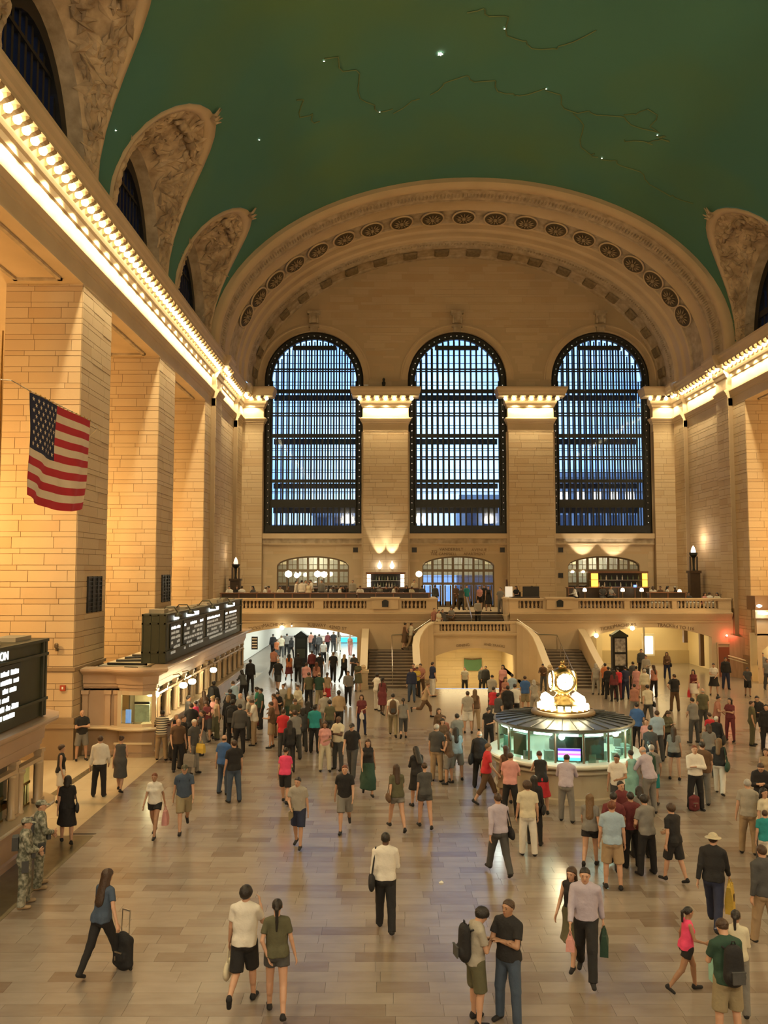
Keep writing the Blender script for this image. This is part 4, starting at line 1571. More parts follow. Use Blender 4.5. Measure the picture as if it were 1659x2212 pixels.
for k in range(3):
    (xa, ya), (xb, yb) = bayp[k], bayp[k + 1]
    gm.quad((xa, ya, 1.2), (xb, yb, 1.2), (xb, yb, 2.26), (xa, ya, 2.26))
gm.build('bay_glass', BGLASS, bf)
MB().box(-9.8, -8.7, 32.6, 32.65, 1.0, 2.45).build('bay_back', mat('bay_back', (0.45, 0.36, 0.22, 1), .6), bf)
MB().box(-9.35, -8.8, 31.7, 31.75, 1.22, 1.85).build('timetable_panel', mat('timetable_grey', (0.42, 0.47, 0.42, 1), .5, nscale=6, namt=.6), bf)
MB().box(-9.36, -8.78, 31.66, 31.72, 1.88, 1.96).build('notice_strip', BLACK, bf)
MB().box(-9.9, -8.5, 31.0, 31.08, .52, .58).build('foot_rail', MATS['bay_frame_stone'], bf)
clk = thing('ticket_sign', 'small blue notice beside the clerk in the booth bay window', 'notice', (-9.62, 31.8, 1.1))
MB().box(-.1, .1, 0, .04, .05, .55).build('blue_card', mat('blue_card', (.2, .35, .75, 1), .5, emit=(.2, .35, .8), estr=.6), clk)
MB().box(-.12, .12, -.05, .1, 0, .06).build('stand', STEEL, clk)
# hanging lamps of the booth
def booth_lamp(x, y, z, lab, r=.17, p=38):
    l_ = thing('booth_lamp', lab, 'lamp', (x, y, z))
    MB().lathe((0, 0, 0), [(0.001, -r * .75), (r * .7, -r * .6), (r, -.02), (r * .85, r * .4), (.07, r * .65), (.05, r * .8)], 14).build('glass_shade', GLOBE_E, l_, smooth=True)
    MB().tube([(0, 0, r * .7), (0, 0, r + .12), (-.18, 0, r + .28), (-.42, 0, r + .24)], .022, 6).lathe((0, 0, r * .72), [(.08, 0), (.05, .07), (.02, .1)], 8).build('bracket', BRASS, l_)
    lamp('POINT', (x + .02, y, z - .32), p, (1, .78, .42), .12)
    return l_


lamps_ = [(325, 1498, -9.05, 'lamp glowing inside the booth bay window, left of two', 31.9), (336, 1500, -8.75, 'lamp glowing inside the booth bay window, right of two', 31.8)]
for (px, py, X_, lab, Y_) in lamps_:
    x, y, z = P(px, py, Y_)
    booth_lamp(x, y, z, lab, .15, 25)
for (px, py, lab) in ((396, 1480, 'brightest hanging lamp on the booth front nearest its bay'), (415, 1472, 'hanging lamp just behind the brightest booth lamp'), (461, 1447, 'single hanging lamp above the crowd half way along the booth')):
    x, y, z = PX(px, py, -8.05)
    booth_lamp(x, y, z, lab)

# ================================================================== DEPARTURE BOARDS
def board(y0, y1, label, screens, header):
    root = thing('departure_board', label, 'sign board', (0, 0, 0))
    XF_, XB_ = -8.5, -9.42
    z0, z1 = 3.27, 5.16
    MB().box(XB_, XF_ - .06, y0, y1, z0, z1 - .04).build('case', BOARD, root)
    m = MB()
    for y in (y0, y0 + .16, y1 - .16, y1):
        m.box(XB_ - .03, XF_ + .0, y - .05, y + .05, z0, z1)
    for z in (z0 + .42, z1 - .36, z1 - .02):
        m.box(XB_ - .04, XF_ + .03, y0 - .07, y1 + .07, z - .035, z + .035)
    for x in (XB_, XB_ + .3, XB_ + .62, XF_ - .05):
        m.box(x - .03, x + .03, y0 - .07, y0 - .02, z0, z1)
        m.box(x - .03, x + .03, y1 + .02, y1 + .07, z0, z1)
    m.build('frame_rails', BOARD, root)
    q = random.Random(int(y0))
    for si, (a, b, bright) in enumerate(screens):
        s_ = ubox('screen', BOARDD, XF_ - .07, XF_ - .02, a, b, z0 + .5, z1 - .42, root)
        nrow = 6
        rows, dim = MB(), MB()
        for r in range(nrow):
            zc = z1 - .6 - r * .195
            mb_ = rows if (bright or r == 0) else dim
            yy = a + .14
            while yy < b - .25:
                w = q.uniform(.16, .6)
                w = min(w, b - .12 - yy)
                if q.random() < .82:
                    k = yy
                    while k < yy + w:
                        hh = q.uniform(.085, .12)
                        mb_.box(XF_ - .03, XF_ - .012, k, k + .055, zc - .055, zc - .055 + hh)
                        k += .07
                yy += w + .12
        if rows.f:
            rows.build('lettering', TEXT_E, root, kind='stuff')
        if dim.f:
            dim.build('lettering', TEXT_D, root, kind='stuff')
        h = MB()
        if header[si]:
            text('header_letters', header[si], .27, (XF_ + .0, (a + b) / 2 + .3, z1 - .2), (PI / 2, 0, PI / 2), TEXT_E, root, .01)
        else:
            k = a + .5
            while k < a + (b - a) * .72:
                h.box(XF_ - .03, XF_ + .0, k, k + .13, z1 - .29, z1 - .12)
                k += .17
            h.build('header_letters', TEXT_E, root, kind='stuff')
        # gooseneck lamp
        g = MB()
        yc = a + .25
        g.tube([(XF_ - .5, yc, z1), (XF_ - .3, yc, z1 + .25), (XF_ + .05, yc, z1 + .25), (XF_ + .2, yc, z1 + .02)], .025, 6)
        g.lathe((XF_ + .22, yc, z1 - .12), [(.17, -.02), (.15, .05), (.06, .14), (0.001, .16)], 12)
        g.build('gooseneck_lamp', BOARD, root, smooth=True)
    t = MB()
    for k in range(int((y1 - y0) / 1.3)):
        y = y0 + .4 + k * 1.3
        t.box(XB_ + q.uniform(.05, .3), XB_ + q.uniform(.45, .8), y, y + q.uniform(.3, .9), z1 - .03, z1 + q.uniform(.05, .2))
    t.build('top_gear', mat('dusty_metal', (0.34, 0.29, 0.2, 1), .7), root)
    return root


board(32.8, 50.1, 'long green-black departure board with dim rows, on the far ticket booth', [(33.5, 35.2, False), (35.7, 39.6, False), (40.3, 44.3, False), (44.9, 48.7, False)], ['', '', '', ''])
board(8.0, 21.2, 'dark board with bright white lettering above the near ticket booth, cut by the left edge', [(8.6, 11.5, True), (12.0, 15.4, True), (15.9, 19.75, True)], ['', '', 'INFORMATION'])
lm = tag(MB().lathe((0, 0, 0), [(0.001, -.14), (.05, -.1), (.05, .1), (0.001, .14)], 10).build('exit_light', WHITE_E, smooth=True), 'small white upright light on the near booth roof beside the board', 'lamp')
lm.location = P(92, 1514, 21.55)
MB().box(-.03, .03, -.03, .03, 3.13 - lm.location.z, -.12).build('stem', BRONZE, lm)

# ================================================================== FLAG
FX = -9.6
fl = thing('flag', 'large American flag hanging over the left side of the hall', 'flag', (0, 0, 0))
A, B, D_, E_ = PX(65, 847, FX), PX(194, 910, FX), PX(188, 1107, FX), PX(59, 1079, FX)
def fpt(u, v):
    """u along fly (Y), v down"""
    y = (A[1] + (B[1] - A[1]) * u) + (-.12 * v * v)
    zt = A[2] + (B[2] - A[2]) * u
    zb = E_[2] + (D_[2] - E_[2]) * u - 0.28 * math.sin(PI * (u * .9 + .05)) * 1.0 + .16
    z = zt + (zb - zt) * v
    x = FX + .10 * math.sin(u * 9 + v * 2.2) * (0.3 + .7 * v) + .05 * math.sin(u * 23 + v * 6) * v
    return (x, y, z)


def fpatch(u0, u1, v0, v1, nu, nv, off=0.0):
    m = MB()
    g = [[fpt(u0 + (u1 - u0) * i / nu, v0 + (v1 - v0) * j / nv) for i in range(nu + 1)] for j in range(nv + 1)]
    f = [[(p[0] + off, p[1], p[2]) for p in r] for r in g]
    b = [[(p[0] + off - .015, p[1], p[2]) for p in r] for r in g]
    m.ring(f, closed=False, cap=False)
    m.ring(b, closed=False, cap=False)
    return m


def clothm(name, col):
    return mat(name, col, .85, namt=.12, nscale=3)


RED, WHI, NAVY = clothm('flag_red', (0.50, 0.025, 0.04, 1)), clothm('flag_white', (0.78, 0.66, 0.50, 1)), clothm('flag_navy', (0.016, 0.022, 0.062, 1))
for k in range(13):
    u0 = 0.42 if k < 7 else 0.0
    st_ = fpatch(u0, 1, k / 13, (k + 1) / 13, 24, 2)
    st_.build('stripe', RED if k % 2 == 0 else WHI, fl, smooth=True)
fpatch(0, .42, 0, 7 / 13, 14, 8).build('canton', NAVY, fl, smooth=True)
sm_ = MB()
for r in range(9):
    for c_ in range(6 if r % 2 == 0 else 5):
        u = .42 * (c_ * 2 + 1 + (r % 2)) / 12
        v = 7 / 13 * (r + 1) / 10
        pts = []
        for k in range(10):
            rr_ = (1 if k % 2 == 0 else .42)
            p = fpt(u + .019 * rr_ * math.sin(k * PI / 5), v - .019 * rr_ * math.cos(k * PI / 5) * 1.4)
            pts.append((p[0] + .02, p[1], p[2]))
        sm_.add(pts, [tuple(range(10))])
sm_.build('stars', WHI, fl, kind='stuff')
w0, w1 = PX(25, 822, FX), PX(212, 925, FX)
MB().tube([(XL, 21.2, w0[2] + .15), w0, tuple(Vector(A) + Vector((0, 0, .03))), tuple(Vector(B) + Vector((0, 0, .03))), w1, (XL, 31.1, w1[2] - .1)], .014, 5).build('hanging_wire', STEEL, fl)
hk = MB()
for k in range(16):
    p = fpt(k / 15, 0)
    hk.lathe((p[0], p[1], p[2] + .02), [(.02, -.03), (.03, 0), (.02, .03)], 6)
hk.build('wire_rings', BRASS, fl)

# ================================================================== INFORMATION BOOTH + CLOCK
IX, IY = 5.75, 27.15
ib = thing('information_booth', 'round glazed information booth with pale stone drum under the brass clock', 'booth', (IX, IY, 0))
BM = mat('drum_stone', (0.50, 0.43, 0.31, 1), .4, nscale=1.2, namt=.25)
MB().lathe((0, 0, 0), [(2.22, 0), (2.22, .14), (2.15, .18), (2.15, 1.02), (2.2, 1.05)], 64).build('drum', BM, ib, smooth=True).data.set_sharp_from_angle(angle=.6)
o = MB().lathe((0, 0, 0), [(2.15, 1.05), (2.38, 1.06), (2.42, 1.10), (2.42, 1.15), (2.38, 1.19), (1.5, 1.19)], 64).build('counter_ring', mat('counter_pale', (0.68, 0.66, 0.54, 1), .2), ib, smooth=True)
o.data.set_sharp_from_angle(angle=.6)
MB().lathe((0, 0, 0), [(2.28, .88), (2.31, .92), (2.28, .96)], 64).build('drum_moulding', BM, ib, smooth=True)
NPN = 16
RG = 2.1
cam_a = math.atan2(-IY, -IX)          # direction to the camera
offa = cam_a + math.radians(-6.5)
fr, tb = MB(), []
for k in range(NPN):
    a = offa + k * 2 * PI / NPN
    x, y = RG * math.cos(a), RG * math.sin(a)
    mm = MB().lathe((x, y, 1.19), [(.035, 0), (.035, .92)], 6)
    mm.build('mullion', BRONZEL, ib)
    a2 = a + 2 * PI / NPN
    am = (a + a2) / 2
    L = 2 * RG * math.sin(PI / NPN)
    g = link('glass_pane', unit_box(BGLASS), ib)
    g.location = (RG * math.cos(PI / NPN) * math.cos(am), RG * math.cos(PI / NPN) * math.sin(am), 1.62)
    g.rotation_euler = (0, 0, am)
    g.scale = (.012, L - .06, .84)
    t = link('light_tube', unit_box(COOL_E), ib)
    rr_ = RG * math.cos(PI / NPN) - .10
    t.location = (rr_ * math.cos(am), rr_ * math.sin(am), 2.0)
    t.rotation_euler = (0, 0, am)
    t.scale = (.12, L * .66, .07)
rfo = MB().lathe((0, 0, 0), [(2.02, 2.04), (2.18, 2.06), (2.22, 2.10), (2.22, 2.14), (2.16, 2.17), (.95, 2.30)], 64)
rfo.build('roof', METALR, ib)
rb = MB()
for k in range(28):
    a = 2 * PI * k / 28
    c_, s_ = math.cos(a), math.sin(a)
    rb.tube([(2.16 * c_, 2.16 * s_, 2.185), (.96 * c_, .96 * s_, 2.315)], .014, 4)
rb.build('roof_seams', BRONZE, ib)
MB().lathe((0, 0, 0), [(.86, 2.28), (1.0, 2.28), (1.02, 2.36), (.98, 2.42), (.84, 2.43), (.001, 2.43)], 48).build('roof_ring', BRONZEL, ib, smooth=True)
# contents
MB().lathe((0, 0, 0), [(.45, 0.2), (.45, 1.5), (.4, 1.55), (.001, 1.55)], 24).build('inner_core', mat('core_dark', (0.05, 0.06, 0.05, 1), .5), ib)
cont = MB()
q = random.Random(5)
for k in range(30):
    a = q.uniform(0, 2 * PI)
    r = q.uniform(1.75, 2.0)
    x, y = r * math.cos(a), r * math.sin(a)
    s1, s2, h = q.uniform(.04, .14), q.uniform(.04, .12), q.uniform(.05, .3)
    cont.box(x - s1, x + s1, y - s2, y + s2, 1.19, 1.19 + h)
cont.build('desk_clutter', mat('clutter', (0.35, 0.42, 0.38, 1), .6, var=.9, col2=(.03, .04, .04, 1)), ib)
def ipanel(name, ang, w, z0, z1, m, r=2.02, d=.03):
    o = link(name, unit_box(m), ib)
    a = cam_a + math.radians(ang)
    o.location = (r * math.cos(a), r * math.sin(a), (z0 + z1) / 2)
    o.rotation_euler = (0, 0, a)
    o.scale = (d, w, z1 - z0)
    return o


SCR = bpy.data.materials.new('monitor_screen')
SCR.use_nodes = True
nt = SCR.node_tree
b_ = nt.nodes['Principled BSDF']
tc = nt.nodes.new('ShaderNodeTexCoord')
sp = nt.nodes.new('ShaderNodeSeparateXYZ')
cr = nt.nodes.new('ShaderNodeValToRGB')
cr.color_ramp.interpolation = 'CONSTANT'
cr.color_ramp.elements[0].color = (0.1, .75, .7, 1)
for (p_, c_) in ((.25, (.65, .6, 1, 1)), (.45, (.8, .15, .8, 1)), (.6, (.6, .5, .95, 1)), (.8, (.12, .03, .8, 1))):
    e = cr.color_ramp.elements.new(p_)
    e.color = c_
nt.links.new(tc.outputs['Generated'], sp.inputs[0])
nt.links.new(sp.outputs['Z'], cr.inputs['Fac'])
nt.links.new(cr.outputs['Color'], b_.inputs['Emission Color'])
b_.inputs['Emission Strength'].default_value = 1.4
b_.inputs['Base Color'].default_value = (0.02, 0.02, 0.03, 1)
MATS['monitor_screen'] = SCR
ipanel('notice_board', 4.5, .76, 1.22, 1.96, BOARDD, 2.03)
ipanel('monitor', 4.5, .66, 1.27, 1.62, SCR, 2.06)
ipanel('notice_board', 27, .62, 1.25, 1.93, mat('board_grey', (.045, .05, .05, 1), .5), 1.98)
ipanel('notice_board', -41, .52, 1.25, 1.9, mat('board_brown', (.07, .055, .04, 1), .5), 1.98)
ipanel('notice_board', -62, .5, 1.3, 1.7, mat('board_teal', (.10, .22, .19, 1), .5), 1.95)
ipanel('leaflet_rack', 47, .55, 1.25, 1.78, mat('rack_pale', (.45, .6, .5, 1), .5), 1.3)
for k in range(6):
    a = cam_a + k * PI / 3
    lamp('POINT', (IX + 1.45 * math.cos(a), IY + 1.45 * math.sin(a), 1.9), 22, (.8, 1, .9), .15)
for k in range(3):
    a = cam_a + (k - 1) * 1.0
    lamp('POINT', (IX + 2.36 * math.cos(a), IY + 2.36 * math.sin(a), 1.9), 14, (.85, 1, .92), .1)
# clock
ck = thing('clock', 'brass four-faced ball clock glowing on top of the information booth', 'clock', (IX, IY, 2.43))
MB().lathe((0, 0, 0), [(.82, 0), (.82, .05), (.62, .12), (.6, .2), (.44, .24), (.36, .34), (.25, .42), (.2, .52), (.24, .56), (.3, .6), (.2, .66)], 32).build('pedestal', BRASS, ck, smooth=True)
CZ, CR_ = .92, .42
MB().lathe((0, 0, CZ), [(CR_ * math.sin(t), -CR_ * math.cos(t)) for t in [0.02 + (PI - .04) * k / 24 for k in range(25)]], 40).lathe((0, 0, CZ), [(.12, .40), (.14, .44), (.08, .48), (.05, .52), (.08, .56), (.06, .6), (0.001, .66)], 16).build('ball', BRASS, ck, smooth=True)
for k in range(4):
    a = -PI / 2 + k * PI / 2
    ux = Vector((math.cos(a), math.sin(a), 0))
    face = MB()
    tilt = Matrix.Rotation(a, 4, 'Z') @ Matrix.Rotation(PI / 2, 4, 'Y')
    f = MB().lathe((0, 0, 0), [(.31, -.06), (.30, .0), (.22, .045), (.12, .065), (0.001, .07)], 32)
    o = f.build('clock_face', OPAL_E, ck, smooth=True)
    o.location = ux * .372 + Vector((0, 0, CZ))
    o.rotation_euler = (0, PI / 2, a)
    rg = MB().lathe((0, 0, 0), [(.30, -.02), (.34, -.01), (.345, .02), (.315, .04), (.30, .02)], 32).build('face_rim', BRASS, o, smooth=True)
    nm = MB()
    for h in range(12):
        an = h * PI / 6
        c_, s_ = math.cos(an), math.sin(an)
        nm.box(.255 * c_ - .012, .255 * c_ + .012, .255 * s_ - .012, .255 * s_ + .012, .02, .04)
    nm.build('hour_marks', BLACK, o)
    # local -x is up after the rotation
    hh = MB()
    for (an, L, w) in ((math.radians(95), .15, .007), (math.radians(20), .22, .005)):
        d = Vector((-math.cos(an), math.sin(an), 0))
        pvec = Vector((-d.y, d.x, 0)) * w
        hh.add([tuple(-d * .04 + pvec + Vector((0, 0, .08))), tuple(-d * .04 - pvec + Vector((0, 0, .08))), tuple(d * L + Vector((0, 0, .078)))], [(0, 1, 2), (2, 1, 0)])
    hh.build('clock_hands', BLACK, o)
for k, sx in enumerate((-1, 1)):
    for sy in (-1, 1):
        g = MB().lathe((sx * .5, sy * .3, .32), [(0.001, -.2), (.12, -.14), (.17, 0), (.13, .12), (0.001, .2)], 16).build('base_globe', GLOBE_E, ck, smooth=True)
lg = MB()
for k in range(20):
    a = 2 * PI * k / 20
    lg.box(.74 * math.cos(a) - .07, .74 * math.cos(a) + .07, .74 * math.sin(a) - .07, .74 * math.sin(a) + .07, .04, .19)
lg.build('base_light_ring', GLOBE_E, ck, kind='stuff')
lamp('POINT', (IX - .3, IY - 1.1, 2.75), 60, (1, .85, .5), .2)
lamp('POINT', (IX - .3, IY + 1.1, 2.75), 40, (1, .85, .5), .2)

# ================================================================== BALCONY FURNITURE
def sconce(px, py, lab, r=.16, m=GLOBE_E, Y=62.0, pole=True):
    x, y, z = P(px, py, Y)
    l_ = thing('globe_lamp', lab, 'lamp', (x, y, DECK + TER if x < 3 else DECK))
    h = z - l_.location.z
    MB().lathe((0, 0, h), [(0.001, -r), (r * .8, -r * .6), (r, 0), (r * .8, r * .6), (0.001, r)], 14).build('globe', m, l_, smooth=True)
    MB().lathe((0, 0, 0), [(.12, 0), (.12, .05), (.03, .1), (.03, h - r - .05), (.06, h - r)], 8).build('post', BRONZE, l_)
    return l_


for (px, py, lab, r) in ((623, 1240, 'largest globe lamp at the left of the balcony bar', .27), (641, 1243, 'smaller globe lamp second from left on the balcony bar', .2), (686, 1240, 'globe lamp third from left on the balcony bar', .25),
                         (700, 1241, 'globe lamp touching the third one on the balcony bar', .24), (905, 1240, 'globe lamp just left of the middle balcony door', .24)):
    sconce(px, py, lab, r)
lamp('POINT', (P(660, 1240, 61)[0], 61, 5.7), 60, (1, .8, .5), .2)
# wooden bar and partition rails, left terrace
for (a, b, y0_) in ((XL + .35, 3.0, 57.0), (8.6, XR - .35, 57.0)):
    MB().box(a, b, y0_, 63.4, DECK, DECK + TER).build('raised_terrace', DWOOD, balc)
def bar(name, lab, px0, px1, y, z0, z1, m=DWOOD, cat='bar counter'):
    x0, x1 = P(px0, 1280, y)[0], P(px1, 1280, y)[0]
    b_ = thing(name, lab, cat, ((x0 + x1) / 2, y, DECK))
    w = (x1 - x0) / 2
    MB().box(-w, w, -.25, .25, z0, z1 - .06).build('front', m, b_)
    MB().box(-w - .05, w + .05, -.32, .32, z1 - .06, z1).build('top', WOOD, b_)
    for k in range(int(2 * w / 1.2) + 1):
        x = -w + k * 1.2
        if x + .05 < w:
            MB().box(x, x + .08, -.29, -.25, z0, z1 - .06).build('panel_stile', WOOD, b_)
    return b_


bar('terrace_partition', 'long brown wooden partition rail on the left terrace', 478, 770, 56.6, 0, 1.36, cat='partition')
bar('terrace_partition', 'dark wooden partition rail right of centre on the left terrace', 772, 930, 56.75, 0, 1.36, cat='partition')
bar('bar_counter', 'dark bar counter before the left glazed door', 640, 905, 60.8, TER, 1.2 + TER)
bar('bar_counter', 'dark bar counter below the bottle shelves on the right terrace', 1225, 1400, 60.6, TER, 1.25 + TER)
bar('terrace_partition', 'low brown partition rail on the right terrace beside the tables', 1400, 1480, 56.7, 0, 1.4, cat='partition')
def shelf_unit(lab, px0, px1, py0, py1, Y, shelves, side_m, cols_px, bottles, grp):
    x0, _, zt = P(px0, py0, Y)
    x1, _, zb = P(px1, py1, Y)
    u_ = thing('bottle_shelf', lab, 'shelf', ((x0 + x1) / 2, Y, DECK))
    w = (x1 - x0) / 2
    zt -= DECK
    MB().box(-w, w, .1, .16, 0, zt).build('back_board', BLACK, u_)
    MB().box(-w - .1, w + .1, -.2, .2, zt, zt + .14).build('cornice', WOOD, u_)
    for s in range(shelves):
        z = (zb - DECK) + (zt - (zb - DECK)) * s / shelves
        MB().box(-w, w, -.15, .12, z - .03, z).build('shelf', STEEL, u_)
    for (pa, pb) in cols_px:
        xa, xb = P(pa, py0, Y)[0] - (x0 + x1) / 2, P(pb, py0, Y)[0] - (x0 + x1) / 2
        nseg = 3
        for k in range(nseg):
            z0_ = (zb - DECK) + (zt - (zb - DECK)) * k / nseg
            z1_ = (zb - DECK) + (zt - (zb - DECK)) * (k + 1) / nseg
            MB().box(xa, xb, -.24, -.1, z0_ + .02, z1_ - .02).build('lit_panel', side_m, u_)
    q = random.Random(len(lab))
    bme = lathe_mesh('bottle', [(.045, 0), (.05, .02), (.05, .2), (.02, .26), (.018, .34)], mat('bottle_glass', (.12, .16, .10, 1), .12), 8)
    bme2 = lathe_mesh('bottle', [(.045, 0), (.05, .02), (.05, .2), (.02, .26), (.018, .34)], mat('bottle_pale', (.55, .5, .42, 1), .15), 8)
    for k in range(bottles):
        s = k % shelves
        z = zb + (zt + DECK - zb) * s / shelves
        o = link('bottle', bme if q.random() < .6 else bme2)
        o.location = ((x0 + x1) / 2 + q.uniform(-w + .5, w - .5) if not cols_px else (x0 + x1) / 2 - w + .55 + (2 * w - 1.1) * (k + .5) / bottles, Y - .05, z)
        tag(o, 'bottle on %s, number %s from the left, %s' % (('the bottom shelf', 'the middle shelf' if shelves == 3 else 'the top shelf', 'the top shelf')[s], ('one', 'two', 'three', 'four', 'five', 'six', 'seven', 'eight')[k // shelves], lab_b), 'bottle', grp)
    return u_


lab_b = 'between the amber columns'
shelf_unit('tall black bottle shelf with two amber lit columns on the right terrace', 1272, 1397, 1238, 1282, 62.6, 3, AMBER_E, [(1276, 1290), (1386, 1396)], 24, 'bottles between the amber columns')
lab_b = 'of the lit back bar'
shelf_unit('brightly lit back bar with bottles under two wall uplights', 793, 873, 1240, 1268, YF - .5, 2, mat('white_panel', (1, 1, 1, 1), .5, emit=(1, .8, .6), estr=2.5), [(793, 801), (865, 873)], 16, 'bottles on the lit back bar')
for (px, lab) in ((820, 'left flame-shaped uplight on the pier above the back bar'), (847, 'right flame-shaped uplight on the pier above the back bar')):
    x, y, z = P(px, 1226, YF - .3)
    u_ = thing('wall_uplight', lab, 'lamp', (x, YF - .3, z))
    MB().lathe((0, 0, 0), [(.05, -.1), (.16, .05), (.17, .14), (.09, .3), (0.001, .52)], 12).build('flame_shade', WHITE_E, u_, smooth=True)
    MB().box(-.05, .05, 0, .3, -.12, -.05).build('bracket', BRASS, u_)
    lamp('SPOT', (x, YF - .55, z + .5), 350, (1, .85, .6), .08, (PI - .25, 0, 0), spot=.9)
for (px, py, lab) in ((1263, 1274, 'glowing table lamp at the left foot of the left amber column'), (1345, 1274, 'glowing table lamp in the middle of the right bar counter'), (1386, 1274, 'glowing table lamp at the foot of the right amber column'), (1468, 1277, 'glowing table lamp among diners on the right terrace')):
    x, y, z = P(px, py, 59.0)
    l_ = thing('table_lamp', lab, 'lamp', (x, y, DECK + TER))
    h = z - DECK - TER
    MB().lathe((0, 0, h), [(0.12, -.12), (.14, -.05), (.1, .1), (0.001, .13)], 12).build('lamp_shade', GLOBE_E, l_, smooth=True)
    MB().lathe((0, 0, 0), [(.1, 0), (.1, .03), (.02, .06), (.02, h - .12)], 8).build('stem', BRASS, l_)
bl_ = tag(MB().box(-.1, .1, -.03, .03, 0, .16).build('till_screen', mat('blue_screen', (.1, .2, 1, 1), .5, emit=(.1, .2, 1), estr=3)), 'small bright blue till screen on the right bar counter', 'screen')
bl_.location = P(1372, 1280, 60.4)[0], 60.4, DECK + 1.25 + TER
for (px, lab) in ((1237, 'left small lamp behind the left panes of the right door'), (1260, 'right small lamp behind the left panes of the right door')):
    x, y, z = P(px, 1235, YW + .1)
    l_ = thing('door_lamp', lab, 'lamp', (x, y, z))
    MB().lathe((0, 0, 0), [(0.001, -.1), (.12, -.03), (.12, .05), (0.001, .1)], 10).build('glowing_cap', GLOBE_E, l_, smooth=True)
    MB().box(-.02, .02, 0, .25, -.02, .02).build('arm', BRASS, l_)
lamp('SPOT', (P(1262, 1230, YF)[0], YF - .5, 7.1), 500, (1, .85, .62), .1, (PI - .2, 0, 0), spot=1.2)
lamp('SPOT', (P(1330, 1230, YF)[0], YF - .5, 7.1), 380, (1, .85, .62), .1, (PI - .2, 0, 0), spot=1.3)
# pedestals with torch lights at both ends
for (px, ptop, lab, pw) in ((1514, 1180, 'tall dark pedestal with bright torch light at the right end of the terrace', 1.0), (492, 1208, 'dark pedestal with dim torch at the left end of the terrace', .25)):
    x, y, z = P(px, ptop, 60.0)
    x = min(max(x, XL + .75), XR - .75)
    t_ = thing('torch_pedestal', lab, 'pedestal', (x, y, DECK))
    h = z - DECK
    MB().box(-.35, .35, -.3, .3, 0, h * .58).box(-.42, .42, -.36, .36, h * .58, h * .62).build('plinth', DWOOD, t_)
    MB().lathe((0, 0, h * .62), [(.1, 0), (.07, .2), (.1, h * .2), (.26, h * .24), (.3, h * .28)], 12).build('torch_stem', BRONZE, t_)
    MB().box(-.28, -.2, -.1, .1, h * .62, h * .84).box(.2, .28, -.1, .1, h * .62, h * .84).build('torch_arms', DWOOD, t_)
    MB().lathe((0, 0, h * .88), [(0.001, -.05), (.14, 0), (.17, .2), (.1, .45), (0.001, .6)], 12).build('torch_flame', mat('torch_%s' % pw, (1, .9, .8, 1), .5, emit=(1, .85, .75), estr=2.5 * pw), t_, smooth=True)
    lamp('POINT', (x, y - .1, DECK + h + .5), 70 * pw, (1, .8, .6), .15)
# door and odd items on the terrace
tag(MB().box(-.22, .22, -.05, .05, 0, 2.15).box(-.17, .17, -.08, -.05, .15, 1.0, 1).box(-.17, .17, -.08, -.05, 1.15, 2.0, 1).build('service_door', [WOOD, DWOOD]), 'narrow brown door right of the middle balcony door', 'door').location = (P(1099, 1265, YW - .1)[0], YW - .11, DECK)
hs_ = thing('host_station', 'black host station with white screen at the right head of the stairs', 'counter', (P(1130, 1280, 58)[0], 58, DECK))
MB().box(-1.0, 1.1, -.3, .3, 0, 1.05).build('desk', DWOOD, hs_)
MB().box(-1.25, -.75, -.1, .0, 1.0, 1.75).build('white_screen', mat('white_card', (.8, .75, .6, 1), .5, emit=(.9, .85, .7), estr=.4), hs_)
MB().box(.0, 1.1, -.1, .2, 1.05, 1.75).build('black_cabinet', BLACK, hs_)
# restaurant tables
def table(px, Y, lab, grp, cloth=True, r=.42):
    x = P(px, 1280, Y)[0]
    t_ = thing('dining_table', lab, 'table', (x, Y, DECK + (TER if Y > 57.2 else 0)), group=grp)
    MB().lathe((0, 0, 0), [(.25, 0), (.25, .04), (.04, .08), (.04, .72), (.001, .72)], 12).build('table_base', BRONZE, t_)
    MB().lathe((0, 0, 0), [(r + .02, .45), (r + .01, .74), (r, .77), (0.001, .77)], 16).build('tablecloth' if cloth else 'table_top', LINEN if cloth else DWOOD, t_, smooth=False)
    return t_


for i, px in enumerate((495, 528, 560, 592)):
    table(px, 57.9, 'white clothed dining table on the left terrace, %s of four' % ('leftmost', 'second', 'third', 'rightmost')[i], 'white clothed tables on the left terrace')
for i, px in enumerate((1418, 1452, 1496, 1537)):
    table(px, 55.7, 'white clothed table by the right balustrade, %s of four' % ('leftmost', 'second', 'third', 'rightmost')[i], 'white clothed tables on the right terrace')

# ================================================================== RIGHT-HAND CORNER
rc = thing('panelled_ramp_wall', 'low marble panelled wall with handrail at the foot of the right pier', 'wall', kind='structure')
g0, g1 = G(1571, 1461), G(1638, 1471)
MB().add([(g0[0], g0[1], 0), (g1[0] + .25, g1[1], 0), (g1[0] + .25, g1[1], 2.45), (g0[0], g0[1], 2.75), (g0[0], g0[1] + .3, 0), (g1[0] + .25, g1[1] + .3, 0), (g1[0] + .25, g1[1] + .3, 2.45), (g0[0], g0[1] + .3, 2.75)],
         [(0, 1, 2, 3), (7, 6, 5, 4), (3, 2, 6, 7), (0, 4, 5, 1), (1, 5, 6, 2), (0, 3, 7, 4)]).build('marble_panel', mat('pink_marble', (.50, .33, .21, 1), .4, nscale=2, namt=.4, stretch=(3, 3, .5)), rc)
dv = Vector((g1[0] - g0[0], g1[1] - g0[1], 0)).normalized()
nv = Vector((dv.y, -dv.x, 0))
pA, pB = Vector((g0[0], g0[1], 1.35)) + nv * .12 + dv * .25, Vector((g1[0], g1[1], 1.08)) + nv * .12
